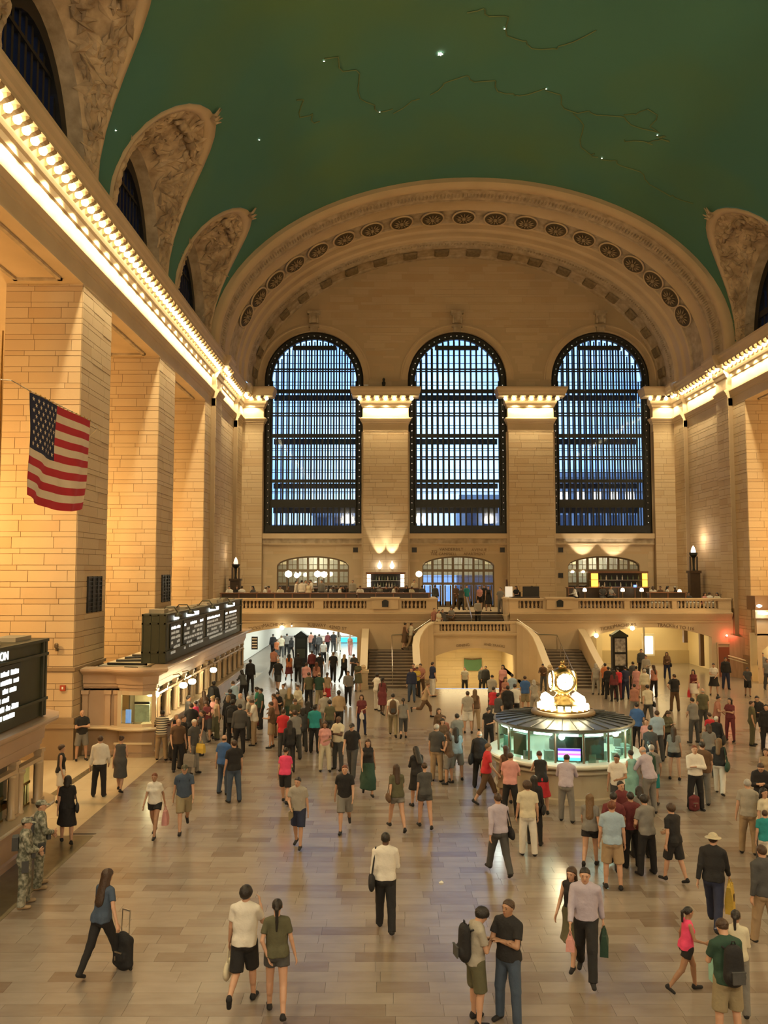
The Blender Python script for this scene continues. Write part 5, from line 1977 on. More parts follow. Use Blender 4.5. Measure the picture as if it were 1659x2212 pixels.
MB().tube([pA, pB], .05, 8).tube([pA - Vector((0, 0, .16)), pB - Vector((0, 0, .16))], .04, 8).build('handrail', MATS['pale_coping'], rc)
dr = thing('door_4', 'small reddish wooden door set in the wall below the red beacon', 'door', kind='structure')
xa, xb = P(1551, 1400, YB - .02)[0], P(1575, 1400, YB - .02)[0]
MB().box(xa, xb, YB - .08, YB + .1, 0, P(1560, 1398, YB)[2]).build('door_leaf', mat('red_wood', (.24, .07, .03, 1), .5), dr)
MB().box(xa - .08, xa, YB - .1, YB, 0, 2.1).box(xb, xb + .08, YB - .1, YB, 0, 2.1).box(xa - .08, xb + .08, YB - .1, YB, 2.1, 2.2).build('door_frame', PLAIN, dr)
bc = thing('red_beacon', 'small glowing red beacon on the wall right of the right arch', 'lamp', P(1570, 1373, YB - .1))
MB().lathe((0, 0, 0), [(0.001, -.07), (.07, -.03), (.07, .04), (0.001, .08)], 12).build('lens', RED_E, bc, smooth=True)
MB().box(-.05, .05, 0, .1, -.1, -.06).build('mount', BRONZE, bc)
lamp('POINT', (bc.location.x, bc.location.y - .25, bc.location.z), 14, (1, .12, .08), .05)
# aisle store front behind the right pier
sf = thing('aisle_gallery', 'stone gallery and lit arch in the right aisle at the picture edge', 'gallery', kind='structure')
x0 = P(1627, 1280, 51.2)[0]
MB().box(x0, 29, 51.0, 51.4, 4.35, 4.45).box(x0 + .05, 29, 51.1, 51.5, 3.95, 4.35).box(x0 + .2, 29, 51.3, 51.6, 2.9, 3.95).build('gallery_beam', PLAIN, sf)
MB().box(x0 + .1, 29, 51.2, 52.4, 4.45, 5.3).build('gallery_box', mat('gallery_brown', (.22, .12, .05, 1), .5), sf)
m = MB()
xs = [x0 + .2 + 5.6 * k / 20 for k in range(21)]
zt = seg(x0 + .4, x0 + 5.4, 1.9, 1.0)
wall_strips(m, xs, lambda x: 0, lambda x: 3.0, [(xs[1], xs[19], lambda x: 0, lambda x: max(1.85, zt(x)))], 51.3, 51.7)
m.build('arch_wall', PLAIN, sf)
MB().box(x0 + .2, 29, 52.3, 52.4, 0, 3).build('lit_back_wall', YEL, sf)
lamp('POINT', (x0 + 2.2, 50.9 + .9, 2.3), 60, (1, .85, .5), .2)
for (px, py, r, lab, sq) in ((1640, 1309, .15, 'small round white lamp on the right gallery', 1.0), (1650, 1325, .34, 'large oval white lamp on the right gallery', .42)):
    x, y, z = P(px, py, 50.7)
    l_ = thing('gallery_lamp', lab, 'lamp', (x, y, z))
    MB().lathe((0, 0, 0), [(0.001, -r * .7 * sq), (r, -r * .3 * sq), (r, r * .3 * sq), (0.001, r * .7 * sq)], 16).build('glowing_dish', WHITE_E, l_, smooth=True)
    MB().box(-.04, .04, 0, .4, -.03, .03).build('arm', BRONZE, l_)
# aisle view at the far left edge
x, y, z = P(4, 655, 40)
dk = thing('aisle_chandelier', 'golden bulb chandelier just inside the left picture edge', 'chandelier', P(-8, 1170, 33))
cm = MB()
for k in range(14):
    a = k * 2 * PI / 14
    cm.lathe((.45 * math.cos(a), .45 * math.sin(a), -.5 + .3 * (k % 4)), [(0.001, -.07), (.07, 0), (0.001, .07)], 8)
cm.build('bulbs', GLOBE_E, dk, smooth=True)
MB().lathe((0, 0, 0), [(0.001, -.9), (.3, -.6), (.42, 0), (.3, .5), (.05, .9), (.03, 8.5)], 16).build('body', BRASS, dk, smooth=True)

# small fittings
fig_ = thing('ledge_figure', 'small dark bronze figure on the ledge above the left window pier', 'ornament', P(829, 832, YF + .2)[:2] + (21.12,))
MB().lathe((0, 0, 0), [(.16, 0), (.16, .1), (.08, .14), (.13, .35), (.15, .5), (.06, .62), (.1, .7), (.1, .8), (0.001, .9)], 10).build('figure', BRONZE, fig_, smooth=True)
MB().box(-.2, .2, -.15, .15, -.02, .04).build('figure_base', BRONZE, fig_)
bx_ = tag(MB().box(-.17, .17, -.12, .12, 0, .3).box(-.19, .19, -.14, .14, .3, .33).build('junction_box', PAPER), 'small white box on the ledge above the left window pier', 'box')
bx_.location = P(791, 832, YF + .2)[:2] + (21.12,)
x, y, z = P(137, 1486, 30.9)
al = thing('fire_alarm', 'small red fire alarm box on the nearest pier', 'alarm', (x, 30.86, z))
MB().box(-.1, .1, -.05, .02, -.1, .1).build('alarm_body', mat('alarm_red', (.4, .06, .02, 1), .5), al)
MB().box(-.03, .03, -.06, -.05, -.04, .05).build('alarm_lever', PAPER, al)
x, y, z = P(125, 1403, 30.9)
sp_ = thing('pier_spotlight', 'tiny brown spotlight bracket on the nearest pier', 'lamp', (x, 30.86, z))
MB().lathe((0, -.12, .04), [(.03, 0), (.08, .06), (.08, .16), (.05, .2)], 8).build('spotlight_head', BRONZEL, sp_)
MB().box(-.03, .03, -.12, .02, -.05, .05).build('bracket', BRONZEL, sp_)

# ================================================================== PEOPLE
class Field:
    def __init__(s, lo, hi, h):
        s.h = h
        s.lo = np.array(lo, dtype=np.float32) - 2 * h
        n = np.ceil((np.array(hi) + 2 * h - s.lo) / h).astype(int) + 1
        s.n = n
        s.f = np.full(tuple(n), 0.25, dtype=np.float32)
        s.ax = [s.lo[i] + h * np.arange(n[i], dtype=np.float32) for i in range(3)]

    def sub(s, lo, hi):
        i0 = np.maximum(0, np.floor((np.array(lo) - s.lo) / s.h).astype(int))
        i1 = np.minimum(s.n, np.ceil((np.array(hi) - s.lo) / s.h).astype(int) + 1)
        if np.any(i1 <= i0):
            return None, None
        sl = tuple(slice(a, b) for a, b in zip(i0, i1))
        X = s.ax[0][sl[0]][:, None, None]
        Y = s.ax[1][sl[1]][None, :, None]
        Z = s.ax[2][sl[2]][None, None, :]
        return sl, (X, Y, Z)

    def merge(s, sl, d, k):
        f = s.f[sl]
        if k > 0:
            hh = np.maximum(k - np.abs(f - d), 0) / k
            s.f[sl] = np.minimum(f, d) - hh * hh * k * 0.25
        else:
            s.f[sl] = np.minimum(f, d)

    def cap(s, a, b, ra, rb, k=0.02, sq=None, cut=False, infl=0.0):
        a, b = np.array(a, dtype=np.float32), np.array(b, dtype=np.float32)
        ra, rb = ra + infl, rb + infl
        m = max(ra, rb) + k + 0.03
        sl, g = s.sub(np.minimum(a, b) - m, np.maximum(a, b) + m)
        if sl is None:
            return
        X, Y, Z = g
        d = b - a
        L2 = float(d @ d) + 1e-9
        t = ((X - a[0]) * d[0] + (Y - a[1]) * d[1] + (Z - a[2]) * d[2]) / L2
        tc = np.clip(t, 0, 1)
        wx, wy, wz = X - a[0] - tc * d[0], Y - a[1] - tc * d[1], Z - a[2] - tc * d[2]
        q = wx * wx + wy * wy + wz * wz
        if sq is not None:
            n, fac = sq
            w = wx * n[0] + wy * n[1] + wz * n[2]
            q = q + (1 / fac ** 2 - 1) * w * w
        dist = np.sqrt(q) - (ra + (rb - ra) * tc)
        if sq is not None:
            dist = dist * (0.5 + 0.5 * sq[1])
        if cut:
            dist = np.maximum(dist, (t - 1) * math.sqrt(L2))
        s.merge(sl, dist.astype(np.float32), k)

    def ell(s, c, r, k=0.02, R=None):
        c, r = np.array(c, dtype=np.float32), np.array(r, dtype=np.float32)
        m = float(r.max()) + k + 0.03
        sl, g = s.sub(c - m, c + m)
        if sl is None:
            return
        X, Y, Z = g
        x, y, z = X - c[0], Y - c[1], Z - c[2]
        if R is not None:
            x, y, z = (R[0][0] * x + R[1][0] * y + R[2][0] * z, R[0][1] * x + R[1][1] * y + R[2][1] * z, R[0][2] * x + R[1][2] * y + R[2][2] * z)
        q = np.sqrt((x / r[0]) ** 2 + (y / r[1]) ** 2 + (z / r[2]) ** 2)
        s.merge(sl, ((q - 1) * float(r.min())).astype(np.float32), k)

    def clip(s, fn):
        X, Y, Z = s.ax[0][:, None, None], s.ax[1][None, :, None], s.ax[2][None, None, :]
        s.f = np.maximum(s.f, fn(X, Y, Z).astype(np.float32))

    def mesh(s, name):
        f = s.f
        ins = f < 0
        nx, ny, nz = f.shape
        cnt = np.zeros((nx - 1, ny - 1, nz - 1), dtype=np.float32)
        acc = np.zeros((3, nx - 1, ny - 1, nz - 1), dtype=np.float32)
        for ax in range(3):
            sa = [slice(None)] * 3
            sb = [slice(None)] * 3
            sa[ax], sb[ax] = slice(0, -1), slice(1, None)
            A, B = f[tuple(sa)], f[tuple(sb)]
            cr = ins[tuple(sa)] != ins[tuple(sb)]
            t = np.where(cr, A / np.where(cr, A - B, 1), 0)
            o = [a for a in range(3) if a != ax]
            for i in (0, 1):
                for j in (0, 1):
                    sl = [slice(None)] * 3
                    sl[o[0]] = slice(i, f.shape[o[0]] - 1 + i)
                    sl[o[1]] = slice(j, f.shape[o[1]] - 1 + j)
                    c_ = cr[tuple(sl)]
                    cnt += c_
                    acc[ax] += np.where(c_, t[tuple(sl)], 0)
                    acc[o[0]] += c_ * float(i)
                    acc[o[1]] += c_ * float(j)
        act = cnt > 0
        idx = -np.ones(act.shape, dtype=np.int64)
        n = int(act.sum())
        idx[act] = np.arange(n)
        ijk = np.argwhere(act)
        v = s.lo[None, :] + s.h * (ijk + (acc[:, act] / cnt[act]).T)
        faces = []
        for ax in range(3):
            sa = [slice(1, -1)] * 3
            sb = [slice(1, -1)] * 3
            sa[ax], sb[ax] = slice(0, -1), slice(1, None)
            A, B = ins[tuple(sa)], ins[tuple(sb)]
            e = np.argwhere(A != B)
            if not len(e):
                continue
            w = A[tuple(e.T)]
            base = e.copy()
            o = [a for a in range(3) if a != ax]
            base[:, o[0]] += 1
            base[:, o[1]] += 1
            q = []
            for (i, j) in ((0, 0), (1, 0), (1, 1), (0, 1)):
                c_ = base.copy()
                c_[:, o[0]] -= 1 - i
                c_[:, o[1]] -= 1 - j
                q.append(idx[tuple(c_.T)])
            q = np.stack(q, 1)
            flip = w if ax != 1 else ~w
            q[~flip] = q[~flip][:, ::-1]
            faces.append(q)
        F = np.concatenate(faces)
        F = F[(F >= 0).all(1)]
        me = bpy.data.meshes.new(name)
        me.vertices.add(len(v))
        me.vertices.foreach_set('co', v.astype(np.float32).ravel())
        me.loops.add(len(F) * 4)
        me.loops.foreach_set('vertex_index', F.ravel().astype(np.int32))
        me.polygons.add(len(F))
        me.polygons.foreach_set('loop_start', np.arange(len(F), dtype=np.int32) * 4)
        me.polygons.foreach_set('use_smooth', np.ones(len(F), dtype=bool))
        me.update(calc_edges=True)
        return me


V = lambda *a: np.array(a, dtype=float)
rad = math.radians


def rotx(a):
    c, s = math.cos(a), math.sin(a)
    return np.array([[1, 0, 0], [0, c, -s], [0, s, c]])


def rotz(a):
    c, s = math.cos(a), math.sin(a)
    return np.array([[c, -s, 0], [s, c, 0], [0, 0, 1]])


# pose: legs (hip flex, knee flex, abduct) L,R ; arms (shoulder flex, abduct, elbow, inward) L,R ; lean ; head (pitch,yaw)
POSES = {
    'stand': dict(ll=(2, 2, 5), rl=(-3, 3, 6), la=(3, 9, 12, 10), ra=(-2, 9, 16, 10), lean=0, hd=(0, 12)),
    'standb': dict(ll=(6, 12, 8), rl=(0, 0, 4), la=(-4, 10, 8, 0), ra=(8, 12, 30, 30), lean=1, hd=(6, -20)),
    'phone': dict(ll=(2, 2, 5), rl=(4, 10, 6), la=(22, 8, 95, 40), ra=(18, 6, 102, 45), lean=3, hd=(32, 0)),
    'crossed': dict(ll=(2, 2, 6), rl=(0, 4, 8), la=(26, 8, 100, 78), ra=(22, 8, 106, 82), lean=-2, hd=(0, 8)),
    'walka': dict(ll=(26, 8, 2), rl=(-18, 14, 2), la=(-20, 8, 14, 0), ra=(20, 8, 24, 10), lean=4, hd=(2, 0)),
    'walkb': dict(ll=(-16, 40, 2), rl=(20, 10, 2), la=(18, 8, 30, 10), ra=(-18, 9, 12, 0), lean=4, hd=(0, 0)),
    'walkc': dict(ll=(14, 4, 2), rl=(-12, 10, 3), la=(-8, 8, 14, 0), ra=(14, 8, 60, 30), lean=3, hd=(6, 10)),
    'run': dict(ll=(38, 30, 2), rl=(-30, 62, 2), la=(-30, 12, 70, 10), ra=(34, 12, 75, 20), lean=12, hd=(4, 0)),
    'lean': dict(ll=(8, 4, 6), rl=(4, 10, 7), la=(44, 14, 70, 20), ra=(48, 12, 62, 20), lean=16, hd=(12, 0)),
    'photo': dict(ll=(2, 2, 6), rl=(0, 2, 7), la=(66, 12, 92, 30), ra=(70, 12, 88, 30), lean=-2, hd=(-6, 0)),
    'akimbo': dict(ll=(2, 2, 8), rl=(0, 0, 8), la=(-18, 38, 85, 60), ra=(4, 8, 20, 10), lean=0, hd=(0, -25)),
    'wave': dict(ll=(-14, 50, 2), rl=(14, 8, 2), la=(4, 9, 14, 0), ra=(34, 12, 118, 5), lean=3, hd=(0, 10)),
    'behind': dict(ll=(12, 4, 2), rl=(-14, 14, 2), la=(-22, 14, 40, 60), ra=(-4, 14, 6, 0), lean=1, hd=(0, 0)),
    'pull': dict(ll=(-20, 10, 1), rl=(24, 8, 2), la=(10, 6, 30, 10), ra=(-14, 30, 10, 0), lean=7, hd=(4, 0)),
    'hold': dict(ll=(3, 3, 6), rl=(-2, 3, 5), la=(14, 10, 80, 45), ra=(3, 9, 12, 5), lean=0, hd=(10, 15)),
    'sit': dict(ll=(84, 84, 8), rl=(84, 80, 8), la=(32, 10, 66, 30), ra=(30, 10, 60, 30), lean=6, hd=(8, 12)),
    'soldier': dict(ll=(4, 4, 7), rl=(-2, 2, 7), la=(8, 12, 60, 35), ra=(16, 12, 74, 50), lean=0, hd=(4, 20)),
    'kidwalk': dict(ll=(22, 18, 3), rl=(-20, 20, 3), la=(-14, 10, 20, 0), ra=(18, 10, 60, 20), lean=3, hd=(4, -10)),
    'chat': dict(ll=(2, 2, 8), rl=(0, 0, 9), la=(12, 12, 60, 40), ra=(20, 12, 84, 50), lean=4, hd=(10, 10)),
}


def skeleton(pose, sex):
    p = POSES[pose]
    J = {}
    sw = 0.178 if sex == 'm' else 0.155
    hw = 0.085 if sex == 'm' else 0.092
    Lr = rotx(-rad(p['lean']))
    hipz = V(0, 0, 0.93)
    T = lambda q: Lr @ (np.array(q, dtype=float) - hipz) + hipz
    J['T'] = T
    J['Lr'] = Lr
    for sd, s in (('l', -1), ('r', 1)):
        f, kn, ab = [rad(a) for a in p[sd + 'l']]
        hip = V(s * hw, 0, .92)
        td = V(s * math.sin(ab) * math.cos(f), math.sin(f), -math.cos(f) * math.cos(ab))
        knee = hip + td * .44
        g = f - kn
        sd_ = V(s * math.sin(ab) * .4 * math.cos(g), math.sin(g), -math.cos(g))
        sd_ /= np.linalg.norm(sd_)
        ank = knee + sd_ * .42
        fp = min(0.15, g) if g < -0.12 else 0
        fd = V(s * .14, math.cos(fp * .9), math.sin(fp * .9))
        fd /= np.linalg.norm(fd)
        J[sd + 'hip'], J[sd + 'knee'], J[sd + 'ank'], J[sd + 'fd'] = hip, knee, ank, fd
        a, ab, e, iw = [rad(q) for q in p[sd + 'a']]
        sh = T((s * sw, 0, 1.405))
        ud = Lr @ V(s * math.sin(ab), math.sin(a) * math.cos(ab), -math.cos(a) * math.cos(ab))
        w = V(-s * math.sin(iw), math.cos(iw), 0.0)
        if abs(math.sin(a)) > .85:
            w = V(-s * math.sin(iw) * .8, 0.1, 1.0)
        w = w - ud * (w @ ud)
        w /= np.linalg.norm(w)
        el = sh + ud * .285
        fdv = math.cos(e) * ud + math.sin(e) * w
        wr = el + fdv * .25
        J[sd + 'sh'], J[sd + 'el'], J[sd + 'wr'], J[sd + 'fv'] = sh, el, wr, fdv
        # palm normal: faces the body
        nn = V(-s, 0, 0) - fdv * (V(-s, 0, 0) @ fdv)
        if np.linalg.norm(nn) < .3:
            nn = V(0, 0, -1) - fdv * (V(0, 0, -1) @ fdv)
        J[sd + 'pn'] = nn / np.linalg.norm(nn)
    pt, yw = rad(p['hd'][0]), rad(p['hd'][1])
    HR = Lr @ rotz(-yw) @ rotx(-pt)
    nb = T((0, 0, 1.50))
    J['HR'], J['hc'] = HR, nb + HR @ V(0, .012, .115)
    lowest = min(J['lank'][2] + min(0, J['lfd'][2] * .17), J['rank'][2] + min(0, J['rfd'][2] * .17)) - .075
    J['dz'] = -lowest if pose != 'sit' else -(0.92 - .10) + .46
    return J


def bounds(J, pad=.2):
    pts = [J[k] for k in J if isinstance(J[k], np.ndarray) and J[k].shape == (3,) and k[1:] in ('hip', 'knee', 'ank', 'sh', 'el', 'wr')] + [J['hc']]
    for s in 'lr':
        pts.append(J[s + 'wr'] + J[s + 'fv'] * .2)
        pts.append(J[s + 'ank'] + J[s + 'fd'] * .16)
    pts = np.array(pts)
    return pts.min(0) - pad * np.array([.55, .55, .5]), pts.max(0) + pad * np.array([.55, .55, .75])


FY = (V(0, 1, 0), .68)


def torso(F, J, sex, infl=0.0, k=.04, low=True, loose=0.0):
    T, Lr = J['T'], J['Lr']
    n = Lr @ V(0, 1, 0)
    if sex == 'm':
        F.cap(T((0, 0, 1.17)), T((0, 0, 1.35)), .148 + loose, .166, k, (n, .66), infl=infl)
        F.cap(T((0, .005, .98)), T((0, .0, 1.17)), .142 + loose, .142 + loose, k, (n, .72), infl=infl)
        F.cap(T((-.12, 0, 1.40)), T((.12, 0, 1.40)), .064, .064, k, infl=infl)
    else:
        F.cap(T((0, 0, 1.17)), T((0, 0, 1.33)), .125 + loose, .142, k, (n, .66), infl=infl)
        F.cap(T((0, .0, .99)), T((0, .0, 1.17)), .14 + loose, .12 + loose, k, (n, .74), infl=infl)
        F.cap(T((-.11, 0, 1.395)), T((.11, 0, 1.395)), .056, .056, k, infl=infl)
        for s in (-1, 1):
            F.ell(T((s * .062, .075, 1.265)), V(.058, .05, .06) + infl, k)
    if low:
        F.cap((-.055, 0, .93), (.055, 0, .93), .115, .115, k, (V(0, 1, 0), .85), infl=infl)
        for s in (-1, 1):
            F.cap((s * .065, -.045, .90), (s * .07, -.035, .96), .085, .08, k, infl=infl)


def body_mesh(pose, sex, h, fingers):
    J = skeleton(pose, sex)
    lo, hi = bounds(J)
    F = Field(lo, hi, h)
    torso(F, J, sex)
    T = J['T']
    F.cap(T((0, -.005, 1.41)), J['hc'] + J['HR'] @ V(0, -.01, -.07), .058 if sex == 'm' else .048, .052 if sex == 'm' else .044, .03)
    for s, sg in (('l', -1), ('r', 1)):
        F.cap(J[s + 'hip'], J[s + 'knee'], .088, .058, .03)
        F.cap(J[s + 'knee'], J[s + 'ank'], .054, .036, .02)
        sh_ = J[s + 'ank'] - J[s + 'knee']
        bk_ = np.cross(sh_, V(-1, 0, 0))
        bk_ = bk_ / np.linalg.norm(bk_) * (-.012)
        F.cap(J[s + 'knee'] + sh_ * .18 + bk_, J[s + 'knee'] + sh_ * .5 + bk_, .048, .042, .03)
        a, fd = J[s + 'ank'], J[s + 'fd']
        dn = V(0, 0, -1) - fd * (V(0, 0, -1) @ fd)
        dn /= np.linalg.norm(dn)
        F.cap(a + dn * .035 - fd * .035, a + dn * .045 + fd * .14, .034, .028, .02, (dn, .8))
        F.cap(J[s + 'sh'], J[s + 'el'], .050 if sex == 'm' else .042, .037 if sex == 'm' else .032, .03)
        F.cap(J[s + 'el'], J[s + 'wr'], .038 if sex == 'm' else .033, .026 if sex == 'm' else .023, .015)
        w, d, n = J[s + 'wr'], J[s + 'fv'], J[s + 'pn']
        b = np.cross(d, n)
        if fingers:
            F.cap(w, w + d * .085, .027, .041, .012, (n, .42))
            for i, (o, L) in enumerate(((-.031, .062), (-.0105, .074), (.0105, .078), (.031, .07))):
                p0 = w + d * .085 + b * o
                p1 = p0 + d * L * .5 + n * .008 + b * o * .12
                p2 = p1 + (d * .8 + n * .6) * L * .5
                F.cap(p0, p1, .0098, .0092, .003)
                F.cap(p1, p2, .0092, .008, .003)
            fw = 1 if (b @ V(0, 1, 0)) > 0 else -1
            t0 = w + d * .03 + b * fw * .03
            t1 = t0 + d * .035 + b * fw * .028 + n * .01
            F.cap(t0, t1, .0125, .011, .006)
            F.cap(t1, t1 + d * .032 + b * fw * .004 + n * .008, .011, .009, .003)
        else:
            F.cap(w, w + d * .15 + n * .02, .028, .030, .015, (n, .6))
            fw = 1 if (b @ V(0, 1, 0)) > 0 else -1
            F.cap(w + d * .03, w + d * .08 + b * fw * .045, .016, .014, .008)
    hc, R = J['hc'], J['HR']
    hp = lambda x, y, z: hc + R @ V(x, y, z)
    sc = 1.0 if sex == 'm' else .95
    F.ell(hp(0, -.008, .025), V(.076, .095, .088) * sc, .02, R)
    F.ell(hp(0, .022, -.03), V(.060, .068, .078) * sc, .03, R)
    F.cap(hp(0, .045, -.082), hp(0, .052, -.088), .030 * sc, .028 * sc, .025)
    if h < .02:
        F.cap(hp(0, .086, .012), hp(0, .102, -.018), .009, .0135, .012)
        for s in (-1, 1):
            F.ell(hp(s * .077, -.005, -.005), (.010, .018, .03), .008, R)
        F.cap(hp(-.02, .082, -.052), hp(.02, .082, -.052), .008, .008, .012)
        F.cap(hp(-.04, .08, .03), hp(.04, .08, .03), .010, .010, .016)
    return F.mesh('body_%s_%s' % (pose, sex)), J


def garment_mesh(kind, pose, sex, h):
    J = skeleton(pose, sex)
    lo, hi = bounds(J, .3)
    F = Field(lo, hi, h)
    T = J['T']
    i = .016 if h < .02 else .02
    if kind in ('tee', 'shirt', 'tank', 'jacket', 'camo', 'polo'):
        lo_ = .012 if kind in ('tank',) else .022
        torso(F, J, sex, infl=i + (.008 if kind in ('jacket', 'camo') else 0), loose=lo_)
        hem = .90 if kind in ('tee', 'polo', 'jacket', 'camo', 'tank') else .93
        F.cap((0, 0, hem - .02), (0, 0, 1.02), .165 if sex == 'm' else .155, .15 if sex == 'm' else .14, .03, (V(0, 1, 0), .78), infl=i)
        for s in (-1, 1):
            F.cap((s * .065, -.045, .88), (s * .07, -.035, .96), .085, .08, .03, infl=i + .022)
        F.clip(lambda X, Y, Z: hem - Z)
        if kind in ('jacket', 'shirt', 'polo', 'camo'):
            F.cap(T((0, -.01, 1.43)), T((0, .0, 1.475)), .066, .064, .01)
        for s in 'lr':
            sh, el, wr = J[s + 'sh'], J[s + 'el'], J[s + 'wr']
            if kind in ('tee', 'polo'):
                F.cap(sh, sh + (el - sh) * .66, .062 if sex == 'm' else .052, .066 if sex == 'm' else .054, .02, cut=True)
            elif kind in ('shirt', 'jacket', 'camo'):
                F.cap(sh, el, .066 if sex == 'm' else .056, .055 if sex == 'm' else .047, .02)
                F.cap(el, el + (wr - el) * .97, .055 if sex == 'm' else .046, .042 if sex == 'm' else .036, .015, cut=True)
            elif kind == 'tank':
                F.cap(sh * .9 + T((0, 0, 1.4)) * .1, sh, .052, .03, .01, cut=True)
    elif kind in ('trousers', 'jeans', 'leggings', 'shorts', 'hotpants', 'capri', 'camopants'):
        inf = {'trousers': .022, 'jeans': .018, 'leggings': .013, 'shorts': .025, 'hotpants': .016, 'capri': .016, 'camopants': .032}[kind]
        F.cap((-.055, 0, .93), (.055, 0, .93), .118, .118, .04, (V(0, 1, 0), .85), infl=inf)
        F.cap((0, 0, .95), (0, 0, 1.04), .142, .138, .04, (V(0, 1, 0), .74), infl=inf)
        for s in (-1, 1):
            F.cap((s * .065, -.045, .90), (s * .07, -.035, .96), .085, .08, .03, infl=inf)
        F.clip(lambda X, Y, Z: Z - 1.03)
        for s in 'lr':
            hp_, kn, an = J[s + 'hip'], J[s + 'knee'], J[s + 'ank']
            if kind == 'shorts':
                F.cap(hp_, hp_ + (kn - hp_) * .95, .092, .082, .02, cut=True, infl=inf)
            elif kind == 'hotpants':
                F.cap(hp_, hp_ + (kn - hp_) * .42, .092, .092, .02, cut=True, infl=inf)
            elif kind == 'capri':
                F.cap(hp_, kn, .088, .062, .02, infl=inf)
                F.cap(kn, kn + (an - kn) * .55, .062, .052, .02, cut=True, infl=inf)
            else:
                F.cap(hp_, kn, .088, .062, .02, infl=inf)
                F.cap(kn, kn + (an - kn) * 1.06, .058, .048 if kind != 'leggings' else .038, .02, cut=True, infl=inf)
    elif kind in ('skirt', 'longskirt', 'dress', 'maxi', 'miniskirt'):
        if kind in ('dress', 'maxi'):
            torso(F, J, sex, infl=i, loose=.008)
            F.clip(lambda X, Y, Z: .8 - Z)
        zk = {'skirt': .48, 'longskirt': .24, 'dress': .46, 'maxi': .10, 'miniskirt': .62}[kind]
        cx = (J['lknee'] + J['rknee']) / 2
        spread = np.linalg.norm(J['lknee'][:2] - J['rknee'][:2]) / 2
        t = (0.95 - zk) / .45
        c = V(cx[0] * min(1, t), cx[1] * min(1.1, t), zk)
        r1 = .135 + spread * .55 + {'skirt': .02, 'longskirt': .07, 'dress': .03, 'maxi': .06, 'miniskirt': 0.0}[kind]
        F.cap((0, 0, .95), c, .135, r1, .03, (V(0, 1, 0), .85) if spread < .12 else (V(1, 0, 0), .8), cut=True, infl=.012)
        F.cap((0, 0, .93), (0, 0, 1.03), .14, .125, .03, (V(0, 1, 0), .78), infl=.012)
        for s in 'lr':
            hp_, kn, an = J[s + 'hip'], J[s + 'knee'], J[s + 'ank']
            rr = 1.28 if kind in ('longskirt', 'maxi') else 1.0
            tt = (hp_[2] - zk) / max(.05, hp_[2] - kn[2])
            if tt <= 1:
                F.cap(hp_, hp_ + (kn - hp_) * tt, .10, .105, .13, cut=True)
            else:
                F.cap(hp_, kn, .10, .10, .13)
                F.cap(kn, kn + (an - kn) * min(.95, (kn[2] - zk) / max(.05, kn[2] - an[2])), .10, .11, .13)
        F.clip(lambda X, Y, Z: zk - Z)
        for s in (-1, 1):
            F.cap((s * .06, -.04, .90), (s * .06, -.035, .96), .085, .08, .03, infl=.01)
        if kind not in ('dress', 'maxi'):
            F.clip(lambda X, Y, Z: Z - 1.04)
    nz = np.sin(F.ax[0] * 31)[:, None, None] * np.sin(F.ax[1] * 27)[None, :, None] * np.sin(F.ax[2] * 23)[None, None, :]
    F.f = F.f + .0045 * nz.astype(np.float32)
    return F.mesh(kind)


